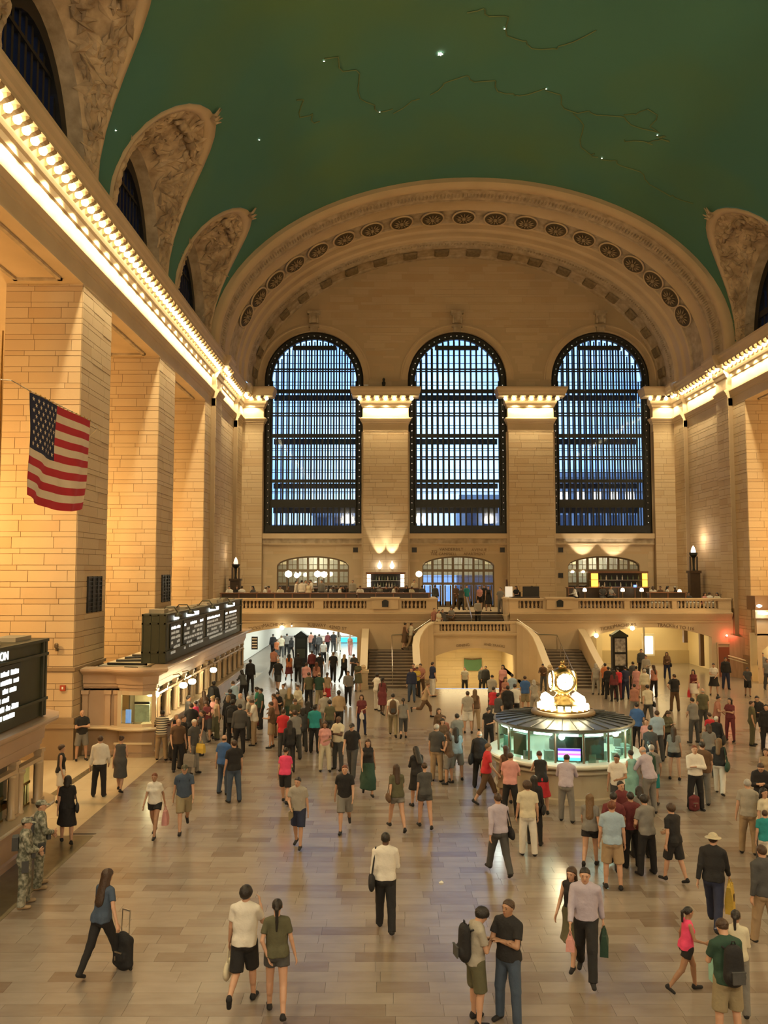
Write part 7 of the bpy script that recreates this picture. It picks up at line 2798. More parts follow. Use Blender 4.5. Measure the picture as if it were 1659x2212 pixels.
ROWS = """
178 1535 150 crossed m 1.78 polo:blk shorts:gry bald:g w | leaning with crossed arms against the end of the far ticket booth
217 1591 355 standb m 1.80 shirt:wht trousers:blk short:b w | seen from behind on the pale border by the near booth
263 1592 5 walkc f 1.68 dress:dgr - bun:b w | walking away right of the white-shirted man near the booths
147 1678 340 walkc f 1.66 tee:blk skirt:blk bob:k w | walking away beside the near ticket booth with a handbag
134 1610 70 stand f 1.66 tank:blk shorts:wht thick:b w | half hidden at the far corner of the near ticket booth
90 1730 60 soldier m 1.84 camo:x camopants:x patrol:c w | soldier standing, the farther of two, beside the near booth
59 1768 70 soldier m 1.76 camo:x camopants:x patrol:c w | soldier standing, the nearer of two, at the left edge
334 1671 185 walka f 1.64 polo:wht hotpants:blk short:r t | walking toward the camera with a pink bag in the left foreground
399 1651 165 walkb m 1.76 tee:den shorts:kha cap:o w | bearded with cap and backpack, walking to the camera near the booths
233 1878 30 pull f 1.72 tee:den leggings:blk wavy:b w | long-haired, pulling the black suitcase at lower left
351 1533 350 lean m 1.78 polo:str trousers:tan short:k b | standing at the lit bay window of the far booth
381 1542 130 stand f 1.66 tank:pnk maxi:blk bob:s w | beside the grey-haired man at the head of the queue
386 1554 160 standb m 1.76 tee:brn trousers:blk bald:r w | red-faced, right behind the woman in the long black dress
397 1547 100 stand m 1.78 tee:blk trousers:dgr short:b w | between the red-faced man and the grey-haired man
420 1555 120 hold m 1.80 tee:dgr trousers:gry short:w w | grey-haired, carrying a grey bag at the end of the queue
436 1535 240 stand f 1.64 tank:blk skirt:gry pony:b w | bare-armed in the queue behind the grey-haired man
459 1504 230 chat f 1.66 tee:pnk longskirt:olv bun:y w | fair-haired in the middle of the ticket queue
462 1472 20 standb m 1.84 jacket:blk trousers:blk short:k b | tall with a backpack at the booth counter
440 1493 320 chat f 1.66 tee:brn trousers:dgr wavy:b t | dark-haired at the counter left of the tall man in black
404 1504 60 stand m 1.74 tee:dgr trousers:nvy short:k t | closest to the first hanging booth lamps
413 1520 350 standb m 1.80 tee:blk trousers:blk short:b w | broad-backed in front of the booth pilasters
426 1514 290 stand f 1.64 tee:hpk leggings:blk short:k t | bright pink spot in the queue between two dark backs
445 1514 210 phone f 1.62 tee:mar shorts:dgr long:b w | small and dark-haired deep in the ticket queue
503 1470 300 lean m 1.80 shirt:lbl jeans:den short:b w | leaning on the booth counter in light blue
519 1498 215 chat m 1.78 shirt:gry trousers:dgr bald:w w | white-haired talking in the queue near the counter
486 1504 20 standb f 1.70 jacket:blk leggings:blk bob:l w | light-brown-haired back at the middle of the queue
503 1512 5 stand m 1.84 jacket:blk trousers:blk short:k b | large figure with a big black backpack in the queue
518 1522 350 standb m 1.82 jacket:dgr trousers:blk short:k w | heavy dark back right of the big black backpack
544 1511 270 phone m 1.78 tee:wht trousers:tan short:b w | looking left at the right edge of the ticket queue
554 1484 260 chat f 1.70 tee:grn trousers:mar pony:k t | green and maroon clothes right of the queue
563 1488 240 stand m 1.72 tee:dgn trousers:blk short:k t | just behind the green-shirted woman by the queue
537 1504 280 chat m 1.74 tee:sto trousers:dgr short:g w | grey figure between the white-haired man and the white T-shirt
541 1425 0 stand m 1.82 jacket:blk trousers:blk short:k b | alone at the far end of the booth counter
522 1446 320 lean f 1.66 jacket:dgr trousers:blk bob:k w | bending over the far booth counter
497 1488 330 lean m 1.70 jacket:blk trousers:blk thick:k t | at the counter behind the light blue shirt
472 1508 240 standb f 1.66 tank:tan trousers:olv long:b w | tan top between two black jackets in the queue
485 1589 25 standb m 1.78 tee:blu jeans:den bald:b w | in blue, left of a pair standing before the queue
506 1600 330 stand m 1.80 polo:blk jeans:den short:b w | in black, right of a pair standing before the queue
585 1517 270 hold m 1.74 tee:brn shorts:tan short:b w | facing left with a black bag left of the red T-shirt
591 1499 255 chat m 1.76 polo:slm trousers:brn short:b t | in brownish red behind the man with the black bag
612 1478 200 stand f 1.70 shirt:sto trousers:tan bun:b w | tan striped clothes behind the red T-shirt man
600 1494 150 phone m 1.70 jacket:blk trousers:dgr short:k w | dark figure between tan clothes and the blonde
625 1487 20 standb f 1.66 tee:olv skirt:dgn long:y w | long blonde hair seen from behind
643 1480 215 chat f 1.72 shirt:crm trousers:tan short:b w | short-haired woman in cream facing the blonde
638 1510 180 phone m 1.70 tee:olv trousers:dgr short:b w | looking down, in front of the cream-clad woman
613 1533 10 stand m 1.74 tee:red trousers:dgr short:b w | vivid red back, the most striking shirt left of centre
637 1535 330 chat m 1.76 tee:gry trousers:dgr thick:b w | in grey just right of the red shirt
626 1557 350 walka f 1.70 jacket:blk leggings:blk long:k w | all in black with long hair in front of the red shirt
678 1523 5 stand m 1.78 tee:teal trousers:blk short:k b | in teal seen from behind left of centre
665 1516 350 stand f 1.72 jacket:blk leggings:blk long:k b | in black just left of the teal shirt
618 1617 10 walkc f 1.60 tee:hpk shorts:blk cap:k w | hot pink figure with dark cap on the open floor
667 1453 350 walka m 1.76 tee:olv trousers:blk short:b w | walking away with arm out toward the left arch
690 1452 0 walkb m 1.78 tee:dgn trousers:kha bald:b w | walking away in khaki trousers toward the left arch
707 1453 10 walka f 1.66 tee:tan skirt:red pony:b w | red skirt near the foot of the left stairs
625 1412 5 walkb f 1.68 tee:org skirt:mar long:k t | orange top and long dark hair near the left arch
601 1424 5 walka m 1.82 tee:blk shorts:dgr bald:g w | grey-haired walking away near the left arch
592 1400 10 walkb m 1.80 tee:slm trousers:blk short:k t | salmon shirt entering the left passage
644 1412 350 walka m 1.80 jacket:blk trousers:blk short:k b | beside the dark directory kiosk walking in
662 1431 5 walkb m 1.76 shirt:pnk trousers:blk short:b w | pink shirt right before the directory kiosk
674 1406 0 walka m 1.76 jacket:mar trousers:blk short:k t | dark maroon jacket right of the directory kiosk
691 1410 355 walkb m 1.82 tee:blk trousers:dgr short:k w | black T-shirt under the middle of the left arch
684 1431 0 stand f 1.66 tee:slm skirt:blk long:r w | red-haired with pink back under the left arch
705 1559 170 hold f 1.68 tee:pnk trousers:crm long:b t | pale pink and cream clothes holding a brown bag
728 1549 215 crossed m 1.80 tee:crm trousers:dgr bald:k b | cream T-shirt facing left beside the pink top
760 1564 190 walka m 1.80 tee:blk trousers:dgr cap:k w | black cap and black clothes left of the green skirt
795 1598 175 walka f 1.70 tank:blk longskirt:dgn wavy:b w | looking up, in a flowing green skirt at centre left
732 1492 0 walka m 1.84 shirt:tan trousers:blk short:k b | tan shirt and black trousers walking away at centre left
712 1513 0 standb f 1.66 tee:olv trousers:dgr thick:k w | olive back left of the tan shirt
702 1496 350 stand m 1.74 tee:sto trousers:gry bald:b w | grey-clad left of the tan shirt farther back
655 1530 330 stand f 1.64 jacket:dgr trousers:dgr bob:k w | dark figure between the grey T-shirt and teal shirt
781 1501 170 hold f 1.66 tee:mar leggings:nvy bob:b w | maroon print top holding a striped bag
815 1454 60 akimbo m 1.82 tee:wht trousers:wht short:k b | all in white with hand on hip near the left stairs
827 1465 20 walkc f 1.74 dress:mar - braid:k b | dark dress beside the man all in white
849 1499 0 walka m 1.76 tee:wht trousers:kha short:k w | white shirt with brown backpack walking to the stairs
871 1507 0 walkb f 1.66 tee:gry capri:dgr pony:k w | grey top and ponytail beside the brown backpack
889 1443 190 stand m 1.76 jacket:nvy jeans:den short:b w | navy top left of the yellow shirt at the stairs
901 1440 170 phone f 1.66 tee:yel trousers:blk short:b t | yellow shirt at the foot of the left stairs
908 1434 200 chat m 1.76 tee:slm trousers:brn short:b w | reddish shirt behind the yellow one by the stairs
893 1434 180 stand f 1.70 tee:mar trousers:dgr short:k w | dark red figure at the back of the stairs group
935 1431 60 stand m 1.84 polo:nvy trousers:wht short:b w | dark polo and white trousers at the left side of the ramp
925 1470 80 run f 1.72 tank:tan capri:brn short:l w | striding fast before the ramp in tan
1010 1494 350 stand m 1.74 tee:sto shorts:wht short:b w | white shorts, left of a pair on the bright floor strip
1026 1490 5 stand f 1.72 tank:brn trousers:tan long:l w | tan clothes, right of a pair on the bright floor strip
1055 1529 190 hold m 1.60 tee:blk trousers:blk cap:k w | boy with black cap left of the information booth
1063 1458 20 phone m 1.72 tee:sto trousers:dgr short:k w | grey back on the right side of the ramp top
1086 1437 200 stand f 1.76 tee:pnk trousers:mar long:k w | dark bob and pale top right of the ramp
1066 1484 20 chat f 1.66 tee:red trousers:gry short:k w | red shirt in the group left of the clock
1077 1498 60 stand m 1.70 tee:dgr trousers:wht short:k w | dark top right of the red shirt by the clock
1092 1463 150 chat f 1.72 tee:slm skirt:brn long:b w | reddish brown clothes in the group left of the clock
1097 1482 0 stand m 1.76 jacket:blk trousers:blk short:k t | dark back deep in the group left of the clock
1112 1478 5 stand m 1.76 tee:wht trousers:blk short:k w | white T-shirt back left of the clock
1134 1461 0 stand m 1.74 tee:blu shorts:kha short:b w | blue shirt and khaki shorts left of the clock
1153 1470 350 walkc f 1.68 tee:sto trousers:sto bob:g w | pale grey faint figure left of the clock ball
1106 1456 350 chat m 1.70 tee:lbl trousers:dgr short:k w | light blue back near the right side of the ramp
948 1531 150 stand f 1.64 jacket:brn trousers:brn long:b w | long hair and brown top behind the cluster left of the booth
958 1552 160 chat f 1.62 tee:brn trousers:dgr bob:k w | brown figure in the middle of the cluster left of the booth
948 1566 20 stand m 1.82 tee:dgr trousers:tan short:g w | grey-green back and tan trousers in the cluster left of the booth
977 1542 340 stand m 1.72 tee:gry trousers:gry short:k w | grey clothes at the back of the cluster left of the booth
966 1548 200 stand f 1.62 tee:slm trousers:dgr short:b t | small reddish figure inside the cluster left of the booth
981 1573 350 chat f 1.70 tee:lbl shorts:gry long:k w | light blue top with a red bag left of the booth
967 1580 300 hold f 1.64 tank:brn shorts:gry bob:b w | brown top beside the light blue top left of the booth
898 1612 340 phone f 1.70 jacket:blk skirt:blk wavy:k w | long curly dark hair seen from behind at centre
917 1650 350 walkc f 1.70 tee:dgr hotpants:dgr short:b w | short-haired grey top, right of a walking pair at centre
856 1652 345 walka f 1.72 tee:olv hotpants:gry long:b w | long-haired brown top with shoulder bag at centre
745 1652 180 walkb m 1.74 tee:blk shorts:gry short:r w | red-haired in black T-shirt walking to the camera
643 1682 190 walkc m 1.70 tee:sto shorts:nvy short:k w | boy in pale shirt with dark sleeves carrying a folder
833 1803 0 walkc m 1.80 shirt:wht trousers:blk short:k b | white shirt with black sling bag walking away at centre
532 1915 5 wave m 1.80 tee:wht shorts:blk thick:k w | white T-shirt with raised hand and canvas bag at lower left of centre
599 1946 355 behind f 1.72 tee:olv hotpants:dgr braid:k w | olive T-shirt with one hand behind the back at lower left of centre
1056 1580 20 standb m 1.76 jacket:blk trousers:blk bald:g w | man with a big black shoulder bag beside the booth counter
1055 1607 90 walka m 1.76 tee:red capri:brn short:l w | red T-shirt striding right beside the information booth
1092 1612 350 standb f 1.66 tank:brn skirt:tan long:b t | brown top at the left side of the information booth
1103 1627 20 chat m 1.74 tee:pnk trousers:blk short:b w | pink T-shirt holding a black jacket left of the booth front
1165 1620 0 lean f 1.74 tank:blk skirt:red short:b w | black top and red skirt leaning on the booth counter
1224 1628 20 lean m 1.80 shirt:lav trousers:gry short:k w | pink-lavender shirt at the booth counter before the monitor
1139 1689 0 stand m 1.74 tee:crm trousers:wht curly:b w | cream T-shirt and white trousers with curly hair below the booth
1154 1677 20 stand f 1.68 jacket:blk leggings:blk long:k w | dark clothes beside the curly-haired man in cream
1075 1716 345 walka m 1.78 shirt:lav trousers:dgr short:b w | balding in lavender with black shoulder bag below the booth
1332 1631 200 hold m 1.74 tee:wht trousers:dgr short:k t | loose white T-shirt right in front of the booth counter
1344 1690 150 stand m 1.70 jacket:mar trousers:blk short:k w | dark maroon jacket right of the booth drum
1338 1712 20 walka m 1.74 tee:mar trousers:blk short:k w | maroon back next to the light blue shirt man
1377 1698 0 chat f 1.66 tee:gry trousers:blk bob:k w | dark bob in grey in the group right of the booth
1388 1611 330 lean m 1.86 shirt:lav trousers:gry bald:g w | large lavender shirt right of the booth counter
1362 1621 330 hold f 1.72 dress:mint - short:k w | turquoise dress at the right side of the booth counter
1385 1403 180 stand m 1.80 jacket:dgr trousers:blk short:k w | dark jacket before the bright display in the right passage
1395 1416 190 hold m 1.72 shirt:sto trousers:dgr short:b w | pale shirt before the bright display in the right passage
1440 1409 190 hold f 1.68 jacket:brn trousers:nvy wavy:b w | lone figure with a bag on the right passage floor
1367 1430 350 stand m 1.72 jacket:dgr trousers:blk short:k w | dark hair right of the poster kiosk
1374 1440 20 standb f 1.66 tee:pnk skirt:pnk bun:k w | pink dress right of the poster kiosk
1411 1437 340 standb f 1.72 tee:slm trousers:blk long:b w | salmon top at the mouth of the right arch
1392 1446 0 stand m 1.74 shirt:crm trousers:tan short:g w | cream shirt left of the salmon top
1398 1480 0 walka m 1.76 tee:crm trousers:dgr short:k w | cream T-shirt with black side bag right of the clock
1370 1478 10 stand f 1.64 tee:slm trousers:gry short:k w | reddish checked back near the right arch crowd
1291 1434 10 standb f 1.68 tee:sto trousers:sto bob:g w | faint grey figure at the foot of the right stairs
1302 1433 350 stand m 1.72 tee:org trousers:blk short:k w | orange top at the foot of the right stairs
1318 1441 0 stand m 1.70 jacket:blk trousers:blk short:k w | dark jacket left in the row before the poster kiosk
1334 1442 5 standb f 1.68 tee:red leggings:mar short:k w | red top in the row before the poster kiosk
1346 1440 350 stand m 1.72 tee:nvy trousers:nvy short:k w | navy clothes in the row before the poster kiosk
1326 1448 0 stand f 1.62 jacket:mar trousers:blk long:k w | maroon jacket between the dark and red tops by the kiosk
1456 1457 0 akimbo m 1.78 tee:blk trousers:brn short:b w | black T-shirt back with hand on hip right of the clock
1497 1447 200 hold f 1.70 tank:mar skirt:wht long:k w | white skirt with red shopping bag under the right arch
1541 1433 200 chat f 1.74 tee:wht skirt:blk short:k w | white top and black skirt near the right arch jamb
1567 1421 185 stand m 1.80 jacket:blk trousers:nvy short:k t | black jacket standing before the small wooden door
1614 1443 200 walkc m 1.56 tee:dgr shorts:blk short:k t | boy in shorts near the right pier
1647 1411 200 standb m 1.82 shirt:gry jeans:den short:k w | grey shirt and jeans at the right picture edge
1657 1424 180 stand m 1.74 tee:gry trousers:dgr short:b w | partly cut by the right picture edge beside the grey shirt
1495 1508 340 chat m 1.76 tee:gry trousers:dgr short:k w | grey back left of the grey-haired man on the right
1517 1488 350 stand m 1.84 tee:olv trousers:dgr bald:g w | large olive-grey back in the right crowd
1552 1504 120 chat m 1.74 tee:slm trousers:mar short:k w | salmon patterned shirt turned right in the right crowd
1576 1509 230 crossed f 1.70 tee:mar leggings:mar long:k w | maroon clothes and crossed arms at the right
1624 1515 110 stand m 1.72 tee:olv trousers:olv short:b w | olive clothes at the left of the dark group on the right edge
1635 1504 190 chat m 1.80 jacket:blk trousers:dgr short:k w | black jacket in the dark group at the right edge
1655 1523 200 stand m 1.76 jacket:blk trousers:blk short:k w | black back cut by the right edge in the dark group
1375 1519 30 standb m 1.80 tee:blu trousers:blk short:k w | vivid blue shirt behind the information booth
1419 1536 0 stand m 1.78 tee:lbl trousers:dgr short:b w | light blue striped back right of the information booth
1443 1535 160 phone f 1.70 jacket:olv leggings:blk long:b w | olive jacket looking at a phone right of the striped back
1455 1571 20 stand f 1.70 tee:gry hotpants:blk long:b w | grey top and black shorts right of the booth
1396 1554 200 stand f 1.62 tee:pnk trousers:blk short:b w | pink top between the blue and striped shirts
1404 1568 10 stand m 1.66 tee:dgr trousers:blk short:k w | dark T-shirt in front of the pink top right of the booth
1532 1540 340 stand f 1.66 tee:red skirt:gry short:b w | red top left of the white-headed person
1547 1548 30 stand f 1.66 jacket:blk trousers:olv short:w w | white-haired with a large black shoulder bag on the right
1530 1565 20 standb f 1.72 tee:gry trousers:dgr bob:b w | grey print top in front of the red top
1500 1612 180 crossed m 1.80 shirt:wht trousers:blk short:r w | white shirt facing the camera with suitcase at the feet
1516 1604 20 standb m 1.80 tee:brn trousers:gry cap:k w | black cap behind the man in the white shirt
1553 1597 30 walkc f 1.68 tee:blk trousers:wht long:l w | white trousers and dark bag at the right
1407 1610 25 standb m 1.72 tee:gry shorts:teal short:g w | grey T-shirt with round dark backpack right of the booth
1390 1600 350 stand m 1.70 tee:blk trousers:dgr short:k w | black T-shirt just behind the round dark backpack
1643 1648 210 phone m 1.78 jacket:blk trousers:dgr short:b w | dark jacket reading papers at the right edge
1627 1689 30 standb m 1.76 tee:sto trousers:tan short:g w | stone grey shirt and tan trousers at the right edge
1654 1618 200 stand f 1.64 tank:tan skirt:mar long:b w | tan top at the right edge behind the dark jacket
1637 1700 150 stand f 1.68 tee:crm trousers:dgr bob:k w | cream top bending at the right edge
1274 1713 20 walkb f 1.68 tee:gry hotpants:blk wavy:l w | long light brown hair and grey top below the booth
1321 1732 10 stand m 1.84 tee:lbl shorts:tan short:r w | light blue T-shirt and tan shorts with white shoes
1383 1716 340 chat m 1.74 tee:gry trousers:blk thick:k w | grey T-shirt back right of the light blue T-shirt
1356 1716 350 stand m 1.70 tee:mar trousers:blk short:k w | dark maroon between the light blue and grey T-shirts
1449 1740 330 walkc m 1.66 tee:blk shorts:blk thick:b w | boy in black with long shorts at right of centre
1540 1802 30 walka m 1.78 jacket:blk trousers:nvy hat:s w | straw hat and black coat with yellow bag at the right
1487 1958 90 kidwalk f 1.36 tank:hpk hotpants:blk pony:k t | young girl in pink top at lower right
1589 1970 20 walkc f 1.52 shirt:crm trousers:gry pony:k t | pale shawl behind the man with the backpack at lower right
1560 1985 355 phone m 1.76 tee:dgn shorts:kha cap:b w | green T-shirt with black backpack in the lower right corner
1645 1830 350 walkc m 1.78 jacket:dgr trousers:tan short:b w | dark grey coat cut by the right edge in the foreground
1652 1753 20 walkc m 1.36 tee:teal shorts:wht short:b w | child in teal at the right edge
1235 1876 215 walka f 1.68 tank:blk skirt:olv wavy:b w | black top and olive skirt striding left at lower right of centre
1262 1876 195 walka m 1.84 shirt:lav trousers:blk short:k w | lavender shirt carrying dark bags at lower right of centre
1046 1960 75 phone m 1.70 tee:sto shorts:olv thick:k w | boy with black backpack, left of a pair in the foreground
1092 1947 220 crossed m 1.80 tee:blk jeans:den short:b t | crossed arms, right of a pair in the foreground
590 1370 0 walka m 1.74 jacket:blk trousers:blk short:k w | black jacket at the far left of the bright passage
598 1380 10 walkb f 1.66 tee:org skirt:dgr short:b w | orange top at the far left of the bright passage
608 1373 350 walka m 1.74 tee:crm trousers:dgr short:l w | cream back left of the kiosk in the bright passage
620 1369 0 stand m 1.76 jacket:gry trousers:blk short:k w | grey camouflage-like jacket left of the kiosk top
630 1376 20 walkb f 1.66 jacket:blk leggings:blk long:k w | black figure close to the left side of the kiosk
672 1366 0 walka m 1.76 tee:slm trousers:dgr short:k w | salmon shirt right of the kiosk deep in the passage
681 1371 350 walkb f 1.68 jacket:blk trousers:blk long:k w | black figure right of the kiosk deep in the passage
689 1370 0 walka m 1.74 jacket:dgr trousers:dgr short:k w | dark grey figure right of the kiosk deep in the passage
699 1384 180 walkb m 1.72 tee:wht trousers:blk short:b w | white top in the bright passage right of the kiosk
710 1366 10 walka f 1.70 jacket:mar leggings:blk short:k w | maroon jacket deep in the bright passage
719 1364 0 walkb m 1.78 tee:blk trousers:dgr short:l w | black T-shirt tall and deep in the bright passage
731 1364 350 walka f 1.72 tee:sto trousers:wht long:b w | pale clothes deep at the right of the passage
756 1373 190 walkc f 1.66 tee:slm trousers:pnk short:l w | pinkish clothes before the turquoise counters
720 1409 0 walka m 1.84 tee:blk trousers:blk short:l w | all black walking into the left passage, arms apart
744 1413 20 walkb f 1.74 jacket:blk leggings:blk long:y w | blonde in black at the right of the left arch
764 1413 200 phone m 1.74 tee:dgr trousers:dgr short:k w | leaning by the right jamb of the left arch
773 1430 190 hold f 1.66 tee:olv skirt:olv short:k w | olive clothes with a black bag at the left stair newel
752 1451 180 walkc m 1.72 shirt:gry trousers:blk short:b w | grey shirt left of the left stair newel
"""


def parse(rows, **kw):
    out = []
    for ln in rows.strip().split('\n'):
        d, lab = ln.split('|')
        f = d.split()
        px, py, hd, pose, sex, ht, top, bot, hair, skin = f[:10]
        if bot == '-':
            bot_, top_ = top, None
        elif bot.startswith('maxi') or bot.startswith('dress'):
            top_, bot_ = top, bot
        else:
            top_, bot_ = top, bot
        ex = f[10] if len(f) > 10 else None
        out.append(((float(px), float(py)), person(float(px), float(py), float(hd), pose, sex, float(ht), top_, bot_, hair, skin, lab.strip(), extra=ex, **kw)))
    return out


ALL = parse(ROWS)
BY = {(int(k[0]), int(k[1])): v for k, v in ALL}
def at(px, py):
    return min(BY.items(), key=lambda kv: abs(kv[0][0] - px) + abs(kv[0][1] - py))[1]


# people on ramp, stairs and terraces (z = floor height under them)
def extra_people(rows):
    for ln in rows.strip().split('\n'):
        d, lab = ln.split('|')
        f = d.split()
        px, py, Y, z, hd = [float(q) for q in f[:5]]
        pose, sex, ht, top, bot, hair, skin = f[5:12]
        if bot == '-':
            top, bot = None, top
        # choose the head height from z and place by distance
        x = P(px, py, Y)[0]
        if 57.2 < Y and px < 900:
            z += TER
        p = person(829.5, 1500, hd, pose, sex, float(ht), top, bot, hair, skin, lab.strip(), z=z, lod=2)
        p[0].location.x, p[0].location.y = x, Y


extra_people("""
1004 1454 56.2 -1.32 180 stand m 1.72 tee:sto trousers:blk bun:k w | pale-shouldered figure coming up the ramp under the landing
1049 1447 56.6 -1.4 200 stand m 1.84 jacket:blk trousers:blk short:k t | tall dark figure on the ramp, right one of a pair
1041 1449 57.3 -1.53 160 stand m 1.84 jacket:dgr trousers:blk short:k w | dark figure on the ramp, left one of a pair
874 1343 54.2 1.75 60 walkc f 1.70 dress:brn - bun:k w | brown dress on the left half landing of the stairs
887 1345 54.3 1.75 60 walka m 1.72 tee:crm trousers:tan short:b w | cream shirt on the left half landing of the stairs
1174 1462 48.4 0.0 200 lean m 1.55 jacket:brn trousers:dgr short:k w | brown figure crouching by the right stair parapet
938 1315 54.2 2.73 150 stand m 1.68 tee:slm trousers:dgr short:k w | salmon shirt at the left end of the landing
947 1322 53.9 2.73 140 chat f 1.60 tee:crm trousers:blk short:b w | cream top resting at the left end of the landing
956 1320 54.1 2.73 150 stand m 1.60 jacket:dgr trousers:blk short:k w | dark jacket at the left end of the landing
975 1313 54.9 2.87 180 chat f 1.62 tee:gry trousers:brn bob:k w | grey top at the foot of the upper flight
1032 1298 55.9 3.15 180 walkc m 1.74 shirt:sto trousers:blk short:b w | descending the upper flight in the middle
1055 1276 59.4 4.0 180 stand f 1.74 dress:blk - short:k w | black dress standing at the top of the stairs
1081 1286 57.6 3.9 200 stand m 1.76 tee:gry trousers:gry short:k w | grey figure at the top right of the stairs
1008 1270 61.0 4.0 150 stand m 1.78 polo:teal trousers:tan short:k w | teal shirt before the middle balcony door
1036 1267 61.5 4.0 180 hold f 1.70 tee:pnk shorts:blk short:b w | pale pink top before the middle balcony door
1046 1268 62.2 4.0 190 stand m 1.76 tee:blk trousers:blk short:b w | black T-shirt before the middle balcony door
940 1266 62.0 4.0 20 stand m 1.76 jacket:dgr trousers:blk short:k w | dark figure at the left leaf of the middle balcony door
985 1270 62.6 4.0 200 chat m 1.74 jacket:brn trousers:brn short:b t | brown jacket near the centre leaf of the middle balcony door
996 1272 60.4 4.0 10 phone f 1.66 tee:dgr trousers:blk short:k w | dark grey top near the top of the stairs
640 1258 57.6 4.0 90 stand m 1.74 shirt:wht trousers:blk short:k w | waiter standing, leftmost of the group at the left terrace
652 1262 57.4 4.0 10 stand m 1.78 shirt:wht trousers:blk short:k w | waiter seen from behind in the left terrace group
660 1256 58.3 4.0 120 stand m 1.76 shirt:wht trousers:blk short:b w | waiter at the back of the left terrace group
667 1264 57.3 4.0 200 stand f 1.66 dress:crm - short:k w | cream clothes right of the waiters
673 1253 58.6 4.0 240 chat m 1.80 shirt:wht trousers:blk short:b w | tall waiter right in the left terrace group
695 1256 58.9 4.0 200 stand m 1.78 shirt:gry trousers:dgr short:k w | grey shirt standing at the bar of the left terrace
762 1257 59.4 4.0 180 stand m 1.76 shirt:sto trousers:dgr short:b w | grey shirt standing left of the lit back bar
895 1256 61.0 4.0 160 stand m 1.76 tee:crm trousers:dgr short:k w | cream top by the globe lamp left of the middle door
""")

# seated diners
DIN = [(496, 58.6, 'wht', 'leftmost diner at the white tables of the left terrace'), (511, 58.9, 'blk', 'second diner from the left on the left terrace'), (522, 58.3, 'wht', 'third diner from the left on the left terrace'),
       (548, 58.5, 'dgr', 'diner left of the middle white tables on the left terrace'), (571, 58.3, 'wht', 'diner in the low white row on the left terrace'), (583, 58.8, 'slm', 'diner in a salmon top on the left terrace'),
       (606, 58.4, 'crm', 'diner in cream left of the waiters'), (622, 58.8, 'brn', 'diner in brown left of the waiters'), (710, 59.4, 'wht', 'diner in white at the middle of the bar'),
       (722, 59.8, 'dgr', 'diner in dark grey at the middle of the bar'), (733, 59.3, 'wht', 'diner in white right of the bar middle'), (746, 59.6, 'blk', 'diner in black right of the bar middle'),
       (778, 59.4, 'wht', 'diner in white nearest left of the lit back bar'), (806, 60.2, 'dgr', 'diner before the left part of the lit back bar'), (820, 60.5, 'sto', 'diner in grey before the lit back bar'),
       (836, 60.0, 'blk', 'diner in black before the lit back bar'), (849, 59.6, 'wht', 'diner in white before the right part of the lit back bar'), (862, 60.4, 'brn', 'diner in brown right of the lit back bar'),
       (878, 60.0, 'blk', 'diner in black between back bar and globe lamp'), (888, 59.6, 'crm', 'diner in cream left of the stair opening'), (912, 59.9, 'dgr', 'diner beside the left stair opening'),
       (1116, 58.9, 'blk', 'seated figure in black beside the host station'), (1146, 58.9, 'gry', 'seated figure in grey behind the host station'), (1243, 59.6, 'wht', 'diner in white left of the left amber column'),
       (1301, 59.4, 'dgr', 'diner in dark grey right of the left amber column'), (1318, 59.5, 'gry', 'diner in grey below the bottle shelves'), (1411, 57.6, 'wht', 'diner in white, large, right of the amber columns'),
       (1427, 58.3, 'brn', 'diner in brown right of the large white one'), (1439, 58.0, 'wht', 'diner in white in the middle of the right terrace'), (1461, 57.8, 'blk', 'diner in black beside the last table lamp'),
       (1486, 57.2, 'dgr', 'diner left of the torch pedestal'), (1520, 56.6, 'pnk', 'diner in pink below the torch pedestal'), (1533, 56.7, 'wht', 'diner in white right of the torch pedestal'), (1549, 56.6, 'crm', 'diner in cream at the right end of the balustrade')]
for i, (px, Y, c, lab) in enumerate(DIN):
    x = P(px, 1270, Y)[0]
    p = person(829.5, 1500, [180, 150, 0, 210, 90, 270][i % 6], 'sit', 'mf'[i % 2], 1.74, ('shirt:' if c in ('wht', 'sto') else 'tee:') + c, 'trousers:' + ('blk' if i % 3 else 'dgr'), ['short:k', 'bob:b', 'short:b', 'long:k', 'short:g'][i % 5], 'wwtwb'[i % 5], 'X', z=DECK, lod=2)
    p[0].location.x, p[0].location.y = x, Y
    if Y > 57.2:
        p[0].location.z += TER
    p[0]['label'] = 'seated ' + lab if not lab.startswith('seated') else lab
    ch = thing('chair', 'dark chair under the ' + lab.replace('diner ', 'diner ')[:90], 'chair', (x, Y, p[0].location.z), p[0].rotation_euler.z)
    k = p[3]
    if 'chair_mesh' not in BAGM:
        BAGM['chair_mesh'] = [_sh('chair_seat', MB().box(-.22, .22, -.24, .22, .37, .42), DWOOD), _sh('chair_back', MB().box(-.21, .21, -.27, -.23, .42, .95), DWOOD), _sh('chair_leg', MB().box(-.02, .02, -.02, .02, 0, .37), DWOOD)]
    link('seat', BAGM['chair_mesh'][0], ch)
    link('backrest', BAGM['chair_mesh'][1], ch)
    for sx in (-.19, .19):
        for sy in (-.21, .19):
            link('leg', BAGM['chair_mesh'][2], ch, loc=(sx, sy, 0))

